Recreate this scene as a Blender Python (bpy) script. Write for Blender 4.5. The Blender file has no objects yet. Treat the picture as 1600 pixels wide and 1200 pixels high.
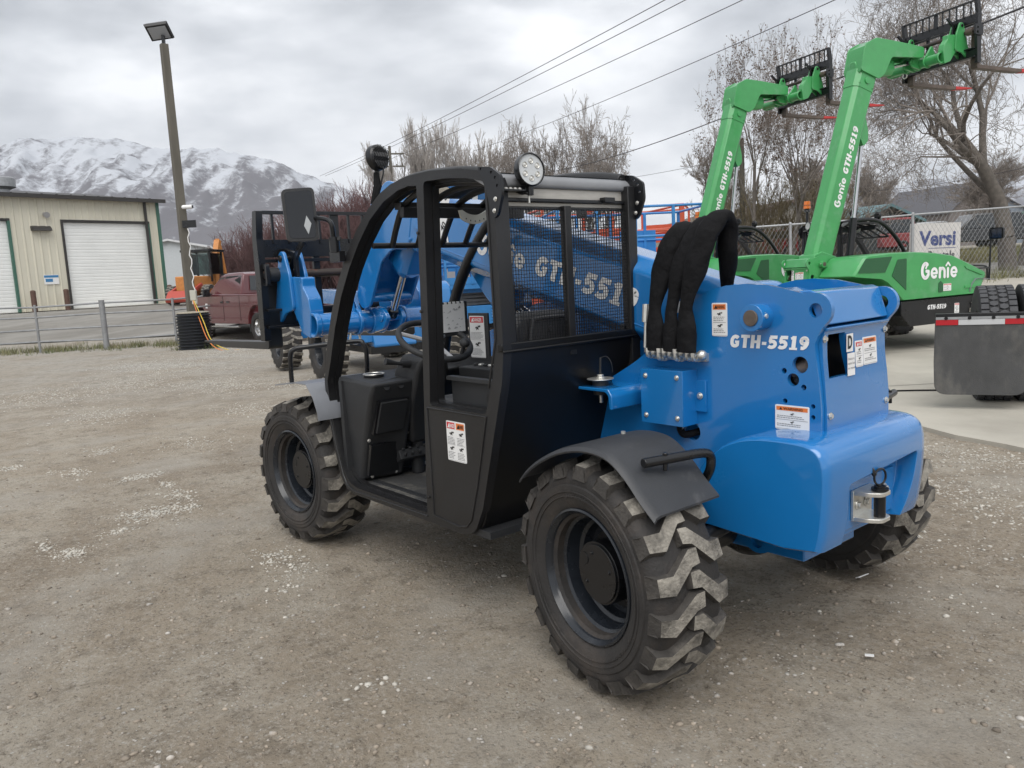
import bpy, bmesh, math, random
import numpy as np
from math import sin, cos, pi, radians, hypot, atan2
from mathutils import Vector, Matrix, noise, Euler

scene = bpy.context.scene
col = scene.collection
rnd = random.Random(7)

# ------------------------------------------------------------ camera
CAM = Vector((-1.80, 2.634, 1.422)); YAW = radians(-39.36); PITCH = radians(7.69); ROLL = radians(2.98); FPX = 1235.0
_f = Vector((cos(YAW)*cos(PITCH), sin(YAW)*cos(PITCH), -sin(PITCH)))
_r = Vector((sin(YAW), -cos(YAW), 0)); _u = _r.cross(_f)
_r2 = _r*cos(ROLL) - _u*sin(ROLL); _u2 = _u*cos(ROLL) + _r*sin(ROLL)
cam_data = bpy.data.cameras.new('camera'); cam = bpy.data.objects.new('camera', cam_data); col.objects.link(cam)
_m = Matrix((_r2, _u2, -_f)).transposed().to_4x4(); _m.translation = CAM
cam.matrix_world = _m
cam_data.sensor_width = 36.0; cam_data.lens = FPX/1600*36.0
cam_data.clip_start = 0.05; cam_data.clip_end = 9000
scene.camera = cam
HF = Vector((cos(YAW), sin(YAW), 0)); HR = Vector((sin(YAW), -cos(YAW), 0))
def W(s, t, z=0.0):                    # ground frame: s metres to the right, t metres ahead of the viewpoint
    return Vector((CAM.x, CAM.y, 0)) + HF*t + HR*s + Vector((0, 0, z))
def ST(x, y):
    d = Vector((x-CAM.x, y-CAM.y, 0)); return d.dot(HR), d.dot(HF)

# ------------------------------------------------------------ view, sky, sun
scene.view_settings.view_transform = 'Standard'; scene.view_settings.look = 'None'
scene.view_settings.exposure = 0.75; scene.view_settings.gamma = 1.0
world = bpy.data.worlds.new("World"); scene.world = world; world.use_nodes = True
nt = world.node_tree; nt.nodes.clear()
def N(t, ty, **k):
    n = t.nodes.new(ty)
    for a, b in k.items(): setattr(n, a, b)
    return n
out = N(nt, 'ShaderNodeOutputWorld'); bg = N(nt, 'ShaderNodeBackground')
tc = N(nt, 'ShaderNodeTexCoord'); mp = N(nt, 'ShaderNodeMapping'); mp.inputs['Scale'].default_value = (1.0, 1.0, 2.6)
n1 = N(nt, 'ShaderNodeTexNoise'); n1.inputs['Scale'].default_value = 1.9; n1.inputs['Detail'].default_value = 7; n1.inputs['Roughness'].default_value = 0.5; n1.inputs['Distortion'].default_value = 0.6
n2 = N(nt, 'ShaderNodeTexNoise'); n2.inputs['Scale'].default_value = 5.5; n2.inputs['Detail'].default_value = 5; n2.inputs['Roughness'].default_value = 0.5
nt.links.new(tc.outputs['Generated'], mp.inputs['Vector']); nt.links.new(mp.outputs[0], n1.inputs['Vector']); nt.links.new(mp.outputs[0], n2.inputs['Vector'])
mx = N(nt, 'ShaderNodeMix', data_type='FLOAT'); mx.inputs[0].default_value = 0.42
nt.links.new(n1.outputs['Fac'], mx.inputs[2]); nt.links.new(n2.outputs['Fac'], mx.inputs[3])
cr = N(nt, 'ShaderNodeValToRGB'); cr.color_ramp.elements[0].position = 0.38; cr.color_ramp.elements[0].color = (0.300, 0.316, 0.338, 1)
cr.color_ramp.elements[1].position = 0.60; cr.color_ramp.elements[1].color = (0.72, 0.73, 0.745, 1)
e = cr.color_ramp.elements.new(0.5); e.color = (0.51, 0.525, 0.548, 1)
nt.links.new(mx.outputs[0], cr.inputs[0])
sky = N(nt, 'ShaderNodeTexSky', sky_type='NISHITA', sun_disc=False, sun_elevation=radians(48), sun_rotation=radians(200))
ml = N(nt, 'ShaderNodeMix', data_type='RGBA'); ml.inputs[0].default_value = 0.003
nt.links.new(cr.outputs[0], ml.inputs[6]); nt.links.new(sky.outputs[0], ml.inputs[7])
nt.links.new(ml.outputs[2], bg.inputs['Color']); bg.inputs['Strength'].default_value = 1.0
nt.links.new(bg.outputs[0], out.inputs[0])
sun_data = bpy.data.lights.new('sun', 'SUN'); sun_data.energy = 1.5; sun_data.angle = radians(50); sun_data.color = (1, 0.97, 0.93)
sun = bpy.data.objects.new('sun', sun_data); col.objects.link(sun)
sun.rotation_euler = (Vector((-0.50, 0.50, 1.0))).to_track_quat('Z', 'Y').to_euler()

# ------------------------------------------------------------ materials
_mats = {}
def mat(name, c, rough=0.5, metal=0.0, var=0.0, vscale=8.0, bump=0.0, bscale=60.0, spec=0.5, coat=0.0, c2=None, c2scale=4.0, c2lo=0.55, c2hi=0.7, rvar=0.0, alpha=None, stretch=None):
    if name in _mats: return _mats[name]
    m = bpy.data.materials.new(name); m.use_nodes = True; t = m.node_tree; b = t.nodes['Principled BSDF']
    b.inputs['Roughness'].default_value = rough; b.inputs['Metallic'].default_value = metal
    b.inputs['Specular IOR Level'].default_value = spec
    if coat: b.inputs['Coat Weight'].default_value = coat; b.inputs['Coat Roughness'].default_value = 0.06
    if alpha is not None: b.inputs['Alpha'].default_value = alpha
    tcn = N(t, 'ShaderNodeTexCoord'); src = tcn.outputs['Object']
    if stretch:
        q = N(t, 'ShaderNodeMapping'); q.inputs['Scale'].default_value = stretch; t.links.new(src, q.inputs[0]); src = q.outputs[0]
    base = None
    rgb = N(t, 'ShaderNodeRGB'); rgb.outputs[0].default_value = (*c, 1); base = rgb.outputs[0]
    if c2:
        n = N(t, 'ShaderNodeTexNoise'); n.inputs['Scale'].default_value = c2scale; n.inputs['Detail'].default_value = 9; n.inputs['Roughness'].default_value = 0.65
        t.links.new(src, n.inputs['Vector']); r = N(t, 'ShaderNodeMapRange'); r.inputs[1].default_value = c2lo; r.inputs[2].default_value = c2hi
        t.links.new(n.outputs['Fac'], r.inputs[0]); x = N(t, 'ShaderNodeMix', data_type='RGBA'); x.inputs[7].default_value = (*c2, 1)
        t.links.new(r.outputs[0], x.inputs[0]); t.links.new(base, x.inputs[6]); base = x.outputs[2]
    if var:
        n = N(t, 'ShaderNodeTexNoise'); n.inputs['Scale'].default_value = vscale; n.inputs['Detail'].default_value = 8; n.inputs['Roughness'].default_value = 0.6
        t.links.new(src, n.inputs['Vector']); r = N(t, 'ShaderNodeMapRange'); r.inputs[1].default_value = 0.3; r.inputs[2].default_value = 0.7
        r.inputs[3].default_value = 1-var; r.inputs[4].default_value = 1+var
        t.links.new(n.outputs['Fac'], r.inputs[0]); x = N(t, 'ShaderNodeVectorMath', operation='SCALE'); t.links.new(base, x.inputs[0]); t.links.new(r.outputs[0], x.inputs['Scale']); base = x.outputs[0]
        if rvar:
            r2 = N(t, 'ShaderNodeMapRange'); r2.inputs[1].default_value = .3; r2.inputs[2].default_value = .7; r2.inputs[3].default_value = max(0, rough-rvar); r2.inputs[4].default_value = min(1, rough+rvar)
            t.links.new(n.outputs['Fac'], r2.inputs[0]); t.links.new(r2.outputs[0], b.inputs['Roughness'])
    t.links.new(base, b.inputs['Base Color'])
    if bump:
        n = N(t, 'ShaderNodeTexNoise'); n.inputs['Scale'].default_value = bscale; n.inputs['Detail'].default_value = 6
        t.links.new(src, n.inputs['Vector']); bp = N(t, 'ShaderNodeBump'); bp.inputs['Strength'].default_value = bump; bp.inputs['Distance'].default_value = 0.01
        t.links.new(n.outputs['Fac'], bp.inputs['Height']); t.links.new(bp.outputs[0], b.inputs['Normal'])
    _mats[name] = m; return m

BLUE = mat('blue_paint', (0.009, 0.165, 0.455), 0.24, coat=1.0, var=0.04, vscale=3, bump=0.04, bscale=25, rvar=0.05)
GREEN = mat('green_paint', (0.050, 0.31, 0.09), 0.36, coat=0.4, var=0.09, vscale=4, bump=0.04, bscale=25, rvar=0.06, c2=(0.10, 0.33, 0.14), c2scale=3)
BLACK = mat('black_powder_coat', (0.011, 0.011, 0.012), 0.42, var=0.25, vscale=5, bump=0.12, bscale=220, rvar=0.08)
SATIN = mat('satin_black_paint', (0.007, 0.0075, 0.009), 0.30, var=0.2, vscale=4, rvar=0.06)
PLASTIC = mat('grained_black_plastic', (0.020, 0.021, 0.023), 0.55, var=0.15, vscale=6, bump=0.25, bscale=400)
FENDER = mat('dusty_black_plastic', (0.032, 0.034, 0.038), 0.5, var=0.15, vscale=5, bump=0.1, bscale=150, c2=(0.10, 0.10, 0.10), c2scale=7, c2lo=0.58, c2hi=0.78)
RUBBER = mat('tyre_rubber', (0.024, 0.022, 0.021), 0.72, var=0.3, vscale=6, bump=0.3, bscale=90, c2=(0.052, 0.042, 0.035), c2scale=5, c2lo=0.5, c2hi=0.75)
DUSTY = mat('dusty_rubber_tread', (0.27, 0.25, 0.215), 0.9, var=0.35, vscale=30, bump=0.7, bscale=120, c2=(0.10, 0.092, 0.08), c2scale=14, c2lo=0.42, c2hi=0.62)
LUGSIDE = mat('rubber_lug_side', (0.042, 0.038, 0.034), 0.8, var=0.3, vscale=20, bump=0.4, bscale=100, c2=(0.09, 0.08, 0.07), c2scale=12, c2lo=0.5, c2hi=0.7)
RIM = mat('grey_black_rim_paint', (0.014, 0.017, 0.022), 0.24, var=0.2, vscale=8, rvar=0.08)
CHROME = mat('zinc_plated_steel', (0.66, 0.65, 0.61), 0.32, metal=0.75, var=0.12, vscale=40)
ROD = mat('chromed_rod', (0.55, 0.55, 0.56), 0.14, metal=1.0)
WHITE = mat('white_sticker', (0.78, 0.78, 0.77), 0.4, var=0.02, vscale=20)
LETTER = mat('white_lettering', (0.80, 0.80, 0.80), 0.4)
ORANGE = mat('sticker_orange', (0.75, 0.20, 0.05), 0.4)
RED = mat('sticker_red', (0.60, 0.03, 0.04), 0.4)
INK = mat('ink_black', (0.01, 0.01, 0.01), 0.5)
INKG = mat('ink_grey', (0.16, 0.16, 0.17), 0.5)
SLEEVE = mat('black_woven_sleeve', (0.008, 0.008, 0.009), 0.85, var=0.3, vscale=9, bump=0.7, bscale=35, spec=0.2)
STEELB = mat('bare_dark_steel', (0.16, 0.13, 0.11), 0.55, metal=0.7, var=0.3, vscale=20)
GALV = mat('galvanised_steel', (0.36, 0.37, 0.38), 0.5, metal=0.6, var=0.15, vscale=12)
GLASSM = mat('mirror_face', (0.25, 0.25, 0.26), 0.08, metal=1.0)
AMBER = mat('amber_lens', (0.75, 0.17, 0.01), 0.2, coat=0.5)
LENS = mat('clear_led_lens', (0.52, 0.54, 0.55), 0.12, coat=0.6)
def glass_mat(name, c, rough=0.02, alpha=0.25):
    m = bpy.data.materials.new(name); m.use_nodes = True; t = m.node_tree; b = t.nodes['Principled BSDF']
    tr = N(t, 'ShaderNodeBsdfTransparent'); gl = N(t, 'ShaderNodeBsdfGlossy'); gl.inputs['Roughness'].default_value = rough; gl.inputs['Color'].default_value = (0.9, 0.93, 0.95, 1)
    tr.inputs['Color'].default_value = (*c, 1)
    mix = N(t, 'ShaderNodeMixShader'); fr = N(t, 'ShaderNodeFresnel'); fr.inputs['IOR'].default_value = 1.5
    t.nodes.remove(b)
    t.links.new(fr.outputs[0], mix.inputs[0]); t.links.new(tr.outputs[0], mix.inputs[1]); t.links.new(gl.outputs[0], mix.inputs[2])
    t.links.new(mix.outputs[0], t.nodes['Material Output'].inputs[0]); return m
POLY = glass_mat('clear_roof_glazing', (0.86, 0.90, 0.93))

# ------------------------------------------------------------ mesh builder
def frame(o, ux, uy):
    ux = Vector(ux).normalized(); uy = Vector(uy); uy = (uy - ux*uy.dot(ux)).normalized(); uz = ux.cross(uy)
    m = Matrix((ux, uy, uz)).transposed().to_4x4(); m.translation = Vector(o); return m
class MB:
    def __init__(s): s.v = []; s.f = []; s.m = []; s.sm = []
    def add(s, vs, fs, mi=0, M=None, smooth=True):
        b = len(s.v)
        for q in vs: s.v.append(tuple(M @ Vector(q)) if M is not None else tuple(q))
        for q in fs: s.f.append(tuple(b+i for i in q)); s.m.append(mi); s.sm.append(smooth)
        return s
    def box(s, c, d, rot=None, mi=0, M=None, taper=None):
        x, y, z = d[0]/2, d[1]/2, d[2]/2; tx = taper or 1.0
        vs = [(-x, -y, -z), (x, -y, -z), (x, y, -z), (-x, y, -z), (-x*tx, -y*tx, z), (x*tx, -y*tx, z), (x*tx, y*tx, z), (-x*tx, y*tx, z)]
        R = Matrix.Translation(Vector(c))
        if rot is not None: R = R @ Euler(rot).to_matrix().to_4x4()
        if M is not None: R = M @ R
        return s.add(vs, [(0, 3, 2, 1), (4, 5, 6, 7), (0, 1, 5, 4), (1, 2, 6, 5), (2, 3, 7, 6), (3, 0, 4, 7)], mi, R)
    def cyl(s, p0, p1, r0, r1=None, n=16, mi=0, caps=True, M=None):
        r1 = r0 if r1 is None else r1; p0 = Vector(p0); p1 = Vector(p1); d = (p1-p0).normalized()
        a = d.orthogonal().normalized(); b = d.cross(a); vs = []
        for p, r in ((p0, r0), (p1, r1)):
            for i in range(n):
                t = 2*pi*i/n; vs.append(p + a*cos(t)*r + b*sin(t)*r)
        fs = [(i, (i+1) % n, n+(i+1) % n, n+i) for i in range(n)]
        if caps: fs += [tuple(range(n-1, -1, -1)), tuple(range(n, 2*n))]
        return s.add(vs, fs, mi, M)
    def tube(s, path, r, n=10, closed=False, mi=0, M=None, caps=True, squash=None):
        P = [Vector(p) for p in path]; k = len(P); vs = []; prev = None
        rr = r if isinstance(r, (list, tuple)) else [r]*k
        for i, p in enumerate(P):
            if closed: d = P[(i+1) % k] - P[i-1]
            else: d = P[min(i+1, k-1)] - P[max(i-1, 0)]
            d.normalize()
            if prev is None: a = d.orthogonal().normalized()
            else: a = (prev - d*prev.dot(d)).normalized()
            prev = a; b = d.cross(a)
            for j in range(n):
                t = 2*pi*j/n; vs.append(p + a*cos(t)*rr[i] + b*sin(t)*rr[i])
        fs = []
        for i in range(k if closed else k-1):
            i2 = (i+1) % k
            for j in range(n): fs.append((i*n+j, i*n+(j+1) % n, i2*n+(j+1) % n, i2*n+j))
        if not closed and caps: fs += [tuple(range(n-1, -1, -1)), tuple((k-1)*n+j for j in range(n))]
        return s.add(vs, fs, mi, M)
    def lathe(s, prof, n=48, mi=0, M=None, closed=False):       # prof: (r, h); axis = local z
        k = len(prof); vs = [(r*cos(2*pi*i/n), r*sin(2*pi*i/n), h) for i in range(n) for r, h in prof]
        fs = []
        for i in range(n):
            i2 = (i+1) % n
            for j in range(k if closed else k-1):
                j2 = (j+1) % k; fs.append((i*k+j, i2*k+j, i2*k+j2, i*k+j2))
        return s.add(vs, fs, mi, M)
    def prism(s, outl, h0, h1, mi=0, M=None):                 # outline in local xy, extruded along local z
        n = len(outl); a = sum(outl[i][0]*outl[(i+1) % n][1]-outl[(i+1) % n][0]*outl[i][1] for i in range(n))
        if a < 0: outl = outl[::-1]
        vs = [(x, y, h0) for x, y in outl] + [(x, y, h1) for x, y in outl]
        fs = [tuple(range(n-1, -1, -1)), tuple(range(n, 2*n))] + [(i, (i+1) % n, n+(i+1) % n, n+i) for i in range(n)]
        return s.add(vs, fs, mi, M)
    def loft(s, rings, mi=0, caps=True, M=None, closed=True):
        n = len(rings[0]); vs = [p for r in rings for p in r]; fs = []
        for i in range(len(rings)-1):
            for j in range(n if closed else n-1): fs.append((i*n+j, i*n+(j+1) % n, (i+1)*n+(j+1) % n, (i+1)*n+j))
        if caps and closed: fs += [tuple(range(n-1, -1, -1)), tuple((len(rings)-1)*n+j for j in range(n))]
        return s.add(vs, fs, mi, M)
    def sphere(s, c, r, n=12, mi=0, M=None):
        r = (r, r, r) if not isinstance(r, (tuple, list)) else r
        k = n//2; prof = [(max(1e-4, sin(pi*j/k)), -cos(pi*j/k)) for j in range(k+1)]
        R = Matrix.Translation(Vector(c)) @ Matrix.Diagonal((*r, 1))
        if M is not None: R = M @ R
        return s.lathe(prof, n, mi, R)
    def bolt(s, p, d, r=0.012, mi=0, M=None):
        d = Vector(d).normalized(); p = Vector(p); s.cyl(p, p+d*r*0.35, r*1.5, n=12, mi=mi, M=M); return s.cyl(p, p+d*r*1.1, r, n=6, mi=mi, M=M)
    def get(s, name, mats, parent=None, bevel=0, seg=2, ang=38, fix=False, smooth=True):
        me = bpy.data.meshes.new(name); me.from_pydata(s.v, [], s.f)
        for m in (mats if isinstance(mats, (list, tuple)) else [mats]): me.materials.append(m)
        me.polygons.foreach_set('material_index', s.m); me.polygons.foreach_set('use_smooth', s.sm if smooth else [False]*len(s.sm)); me.update()
        if fix:
            b = bmesh.new(); b.from_mesh(me); bmesh.ops.recalc_face_normals(b, faces=b.faces); b.to_mesh(me); b.free()
        if smooth: me.set_sharp_from_angle(angle=radians(ang))
        o = bpy.data.objects.new(name, me); col.objects.link(o)
        if parent: o.parent = parent
        if bevel:
            q = o.modifiers.new('bevel', 'BEVEL'); q.width = bevel; q.segments = seg; q.limit_method = 'ANGLE'; q.angle_limit = radians(40); q.harden_normals = False
        return o
def tag(o, label=None, cat=None, group=None, kind=None):
    if label: o['label'] = label
    if cat: o['category'] = cat
    if group: o['group'] = group
    if kind: o['kind'] = kind
    return o
def empty(name, loc=(0, 0, 0), rz=0, parent=None):
    o = bpy.data.objects.new(name, None); col.objects.link(o); o.location = loc; o.rotation_euler = (0, 0, rz); o.empty_display_size = 0.2
    if parent: o.parent = parent
    return o
def copy_tree(o, parent=None):
    c = o.copy(); col.objects.link(c); c.parent = parent
    for ch in list(o.children): copy_tree(ch, c)
    return c
XZ = lambda y: Matrix(((1, 0, 0, 0), (0, 0, -1, y), (0, 1, 0, 0), (0, 0, 0, 1)))     # local xy -> world xz, local z -> -y
YZ = lambda x: Matrix(((0, 0, 1, x), (1, 0, 0, 0), (0, 1, 0, 0), (0, 0, 0, 1)))      # local xy -> world yz, local z -> +x
def arcp(cx, cy, r, a0, a1, n=10, ry=None):
    ry = ry or r; return [(cx+r*cos(radians(a0+(a1-a0)*i/n)), cy+ry*sin(radians(a0+(a1-a0)*i/n))) for i in range(n+1)]
def fillet(pts, r, n=5, closed=True):
    out = []; k = len(pts)
    for i in range(k):
        p = Vector(pts[i])
        if not closed and i in (0, k-1): out.append(tuple(p)); continue
        a = Vector(pts[i-1]); b = Vector(pts[(i+1) % k]); rr = r[i] if isinstance(r, (list, tuple)) else r
        da = (a-p); db = (b-p); L = min(rr, da.length*0.45, db.length*0.45)
        p0 = p+da.normalized()*L; p1 = p+db.normalized()*L
        for j in range(n+1):
            t = j/n; out.append(tuple(p0*(1-t)**2 + p*2*t*(1-t) + p1*t*t))
    return out
def smooth_path(pts, n=6):
    P = [Vector(p) for p in pts]; o = []
    for i in range(len(P)-1):
        a = P[max(i-1, 0)]; b = P[i]; c = P[i+1]; d = P[min(i+2, len(P)-1)]
        for j in range(n):
            t = j/n; o.append(0.5*((2*b)+(c-a)*t+(2*a-5*b+4*c-d)*t*t+(3*b-a-3*c+d)*t**3))
    o.append(P[-1]); return o
def plate(mb, outl, holes, h0, h1, M=None, mi=0):
    """flat plate with real holes through it"""
    cu = bpy.data.curves.new('tmp', 'CURVE'); cu.dimensions = '2D'; cu.fill_mode = 'BOTH'; cu.extrude = abs(h1-h0)/2
    for poly in [outl]+list(holes):
        sp = cu.splines.new('POLY'); sp.points.add(len(poly)-1)
        for i, (x, y) in enumerate(poly): sp.points[i].co = (x, y, 0, 1)
        sp.use_cyclic_u = True
    ob = bpy.data.objects.new('tmp', cu); me = bpy.data.meshes.new_from_object(ob)
    zc = (h0+h1)/2
    mb.add([(v.co.x, v.co.y, v.co.z+zc) for v in me.vertices], [tuple(p.vertices) for p in me.polygons], mi, M)
    bpy.data.objects.remove(ob); bpy.data.curves.remove(cu); bpy.data.meshes.remove(me)
def circ(cx, cy, r, n=24): return [(cx+r*cos(2*pi*i/n), cy+r*sin(2*pi*i/n)) for i in range(n)]
_tx = {}
def text(mb, s, size, M, mi=0, bold=0.0, center=False, width=None, shear=0.0):
    key = (s, bold, shear)
    if key not in _tx:
        cu = bpy.data.curves.new('tmp', 'FONT'); cu.body = s; cu.size = 1.0; cu.offset = bold; cu.resolution_u = 3; cu.shear = shear
        ob = bpy.data.objects.new('tmp', cu); me = bpy.data.meshes.new_from_object(ob)
        _tx[key] = ([tuple(v.co) for v in me.vertices], [tuple(p.vertices) for p in me.polygons])
        bpy.data.objects.remove(ob); bpy.data.curves.remove(cu); bpy.data.meshes.remove(me)
    vs, fs = _tx[key]
    x0 = min(v[0] for v in vs); x1 = max(v[0] for v in vs); kx = size if width is None else width/(x1-x0)
    off = -(x0+x1)/2 if center else -x0
    mb.add([((v[0]+off)*kx, v[1]*size, 0) for v in vs], fs, mi, M, smooth=False)
def stroke(mb, pts, w, M, mi=0, lift=0.0, rnd_=False):
    P = [Vector((x, y)) for x, y in pts]
    for i in range(len(P)-1):
        d = (P[i+1]-P[i]); L = d.length
        if L < 1e-6: continue
        d /= L; nn = Vector((-d.y, d.x))*w/2; z = lift+0.00012*(i % 2)
        e0 = Vector((0, 0)); q = [P[i]-nn-e0, P[i+1]-nn, P[i+1]+nn, P[i]+nn]
        mb.add([(a.x, a.y, z) for a in q], [(0, 1, 2, 3)], mi, M, smooth=False)
        if i > 0 or rnd_:
            mb.add([(P[i].x+w/2*cos(2*pi*k/14), P[i].y+w/2*sin(2*pi*k/14), z+0.00006) for k in range(14)], [tuple(range(14))], mi, M, smooth=False)
    if rnd_:
        mb.add([(P[-1].x+w/2*cos(2*pi*k/14), P[-1].y+w/2*sin(2*pi*k/14), z+0.0003) for k in range(14)], [tuple(range(14))], mi, M, smooth=False)
_five = [([(1.45, 6.1), (1.15, 3.6)], 1.6), ([(1.0, 6.1), (4.7, 6.1)], 1.7), ([(0.75, 3.5), (2.0, 4.0), (3.0, 3.9), (3.8, 3.2), (3.95, 2.3), (3.5, 1.4), (2.4, 0.95), (1.3, 1.0), (0.5, 1.5)], 1.75)]
SLAB = {'G': (5.4, [([(4.4, 5.1), (3.7, 5.8), (2.7, 6.0), (1.8, 5.6), (1.15, 4.6), (1.05, 3.4), (1.2, 2.1), (1.8, 1.3), (2.7, 1.0), (3.6, 1.1), (4.2, 1.6), (4.2, 3.3)], 1.85), ([(2.8, 3.2), (5.1, 3.2)], 1.2)]),
 'T': (5.0, [([(0.1, 6.15), (4.9, 6.15)], 1.6), ([(2.5, 6.1), (2.5, 0.1)], 2.0)]),
 'H': (5.4, [([(1.1, 6.95), (1.1, 0.1)], 1.95), ([(4.3, 6.95), (4.3, 0.1)], 1.95), ([(1.4, 3.5), (4.3, 3.5)], 1.4)]),
 '-': (2.9, [([(0.3, 2.8), (2.6, 2.8)], 1.6)]),
 '5': (4.9, _five), '1': (4.5, [([(0.9, 5.6), (2.3, 6.2)], 1.3), ([(2.5, 6.95), (2.5, 0.2)], 2.0), ([(0.5, 0.6), (4.4, 0.6)], 1.1)]),
 '9': (5.2, [([(2.5+1.45*cos(a), 4.65+1.45*sin(a)) for a in [2*pi*i/14 for i in range(15)]], 1.75), ([(4.0, 4.6), (3.95, 3.1), (3.3, 1.8), (2.3, 1.05), (1.1, 1.05)], 1.75)])}
def ring(cx, cy, rx, ry, a0, a1, n=12): return [(cx+rx*cos(radians(a0+(a1-a0)*i/n)), cy+ry*sin(radians(a0+(a1-a0)*i/n))) for i in range(n+1)]
SCRIPT = {'G': (5.4, [(ring(2.7, 3.5, 1.9, 2.9, 60, 330, 16), 1.5), ([(4.35, 2.1), (4.4, 3.2), (3.2, 3.3)], 1.3), ([(3.6, 6.0), (2.9, 4.6)], 0.9)]),
 'e': (4.4, [(ring(2.2, 2.4, 1.5, 1.75, 0, 310, 14), 1.2), ([(0.9, 2.3), (3.7, 2.3)], 0.9)]),
 'n': (4.4, [([(0.9, 0.6), (0.9, 4.2)], 1.3), (ring(2.3, 2.7, 1.35, 1.45, 170, 0, 8)+[(3.65, 0.6)], 1.3)]),
 'i': (2.3, [([(1.1, 0.6), (1.1, 3.9)], 1.3), ([(0.0, 5.2), (1.1, 6.4), (2.2, 5.2)], 0.8)])}
def letters(mb, s, table, h, M, mi=0, gap=0.25, width=None, rnd_=False):
    if table is SLAB: M = M @ Matrix(((1, .13, 0, 0), (0, 1, 0, 0), (0, 0, 1, 0), (0, 0, 0, 1)))
    tot = sum((table[c][0]+gap) if c != ' ' else 3 for c in s); k = h/7.0; kx = k if width is None else width/tot
    x = 0
    for c in s:
        if c == ' ': x += 3; continue
        for pts, w in table[c][1]:
            S = M @ Matrix.Diagonal((kx, k, 1, 1)) @ Matrix.Translation((x, 0, 0)); stroke(mb, pts, w, S, mi, rnd_=rnd_, lift=0.0004*((table[c][1].index((pts, w))) % 4))
        x += table[c][0]+gap
    return tot*kx
def sticker(parent, M, w, h, head=None, text_s='WARNING', kind='two', name='warning_sticker', headw=1.0):
    """a printed safety sticker: white film, coloured band with its word, pictograms and lines of small print. M: lower-left corner frame"""
    b = MB(); b.prism(fillet([(0, 0), (w, 0), (w, h), (0, h)], 0.006, 3), -0.0015, 0.0008, 0, M)
    ins = 0.005; z = lambda k: M @ Matrix.Translation((0, 0, 0.0012+k*0.0004))
    b.add([(ins*.6, ins*.6, 0), (w-ins*.6, ins*.6, 0), (w-ins*.6, ins*.6+.001, 0), (ins*.6, ins*.6+.001, 0)], [(0, 1, 2, 3)], 2, z(0), False)
    rs = random.Random(int(w*10000+h*777))
    ncol = 2 if kind == 'cols' else 1; cw = w/ncol
    for c in range(ncol):
        x0 = c*cw+ins; x1 = (c+1)*cw-ins
        hh = min(h*0.16, 0.03); y = h-ins-hh
        hm = head if not isinstance(head, tuple) else head[c]; tt = text_s if not isinstance(text_s, tuple) else text_s[c]
        if hm:
            b.add([(x0, y, 0), (x1, y, 0), (x1, y+hh, 0), (x0, y+hh, 0)], [(0, 1, 2, 3)], hm, z(1), False)
            text(b, tt, hh*0.85, z(2) @ Matrix.Translation(((x0+x1)/2+hh*.3, y+hh*0.2, 0)), 3 if hm == 1 else 0, 0.025, True, width=(x1-x0)*0.62)
            tx = x0+(x1-x0)*0.10; b.add([(tx, y+hh*.15, 0), (tx+hh*.8, y+hh*.15, 0), (tx+hh*.4, y+hh*.85, 0)], [(0, 1, 2)], 3 if hm == 1 else 0, z(2), False)
        sec = 2; top = y-0.004; bot = ins*1.3
        for k in range(sec):
            ya = top-(top-bot)*k/sec; yb = top-(top-bot)*(k+1)/sec; H = ya-yb; s = min(H*0.42, (x1-x0)*0.45)
            cx = (x0+x1)/2+rs.uniform(-.1, .1)*s; cy = ya-s*0.62
            sk = [(-.5, -.1), (-.25, .2), (0, .05), (.25, .35), (.5, .2), (.3, -.05), (.45, -.35), (.1, -.2), (-.2, -.4), (-.15, -.1)]
            b.add([(cx+px*s+rs.uniform(-.04, .04)*s, cy+py*s, 0) for px, py in sk], [tuple(range(len(sk)))], 3, z(1), False)
            b.add([(cx+s*.62+.16*s*cos(a), cy+.2*s+.16*s*sin(a), 0) for a in [2*pi*i/10 for i in range(10)]], [tuple(range(10))], 3, z(1), False)
            ly = cy-s*0.72; step = 0.0062
            while ly > yb+0.003:
                xe = x0+(x1-x0)*rs.uniform(.72, .98); xx = x0+.002
                while xx < xe:
                    L = rs.uniform(.004, .012); b.add([(xx, ly, 0), (min(xx+L, xe), ly, 0), (min(xx+L, xe), ly+.0022, 0), (xx, ly+.0022, 0)], [(0, 1, 2, 3)], 2, z(1), False); xx += L+.002
                ly -= step
            if k == 0: b.add([(x0, yb, 0), (x1, yb, 0), (x1, yb+.0012, 0), (x0, yb+.0012, 0)], [(0, 1, 2, 3)], 2, z(1), False)
    o = b.get(name, [WHITE, ORANGE, INKG, INK, RED], parent, smooth=False)
    return o

# ------------------------------------------------------------ telehandler
def bool_cut(o, cutter):
    bpy.context.view_layer.update()
    q = o.modifiers.new('cut', 'BOOLEAN'); q.object = cutter; q.operation = 'DIFFERENCE'; q.solver = 'EXACT'
    dg = bpy.context.evaluated_depsgraph_get(); ev = o.evaluated_get(dg); me = bpy.data.meshes.new_from_object(ev)
    o.modifiers.clear(); o.data = me; me.set_sharp_from_angle(angle=radians(32))
    cm = cutter.data; bpy.data.objects.remove(cutter); bpy.data.meshes.remove(cm)

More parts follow.
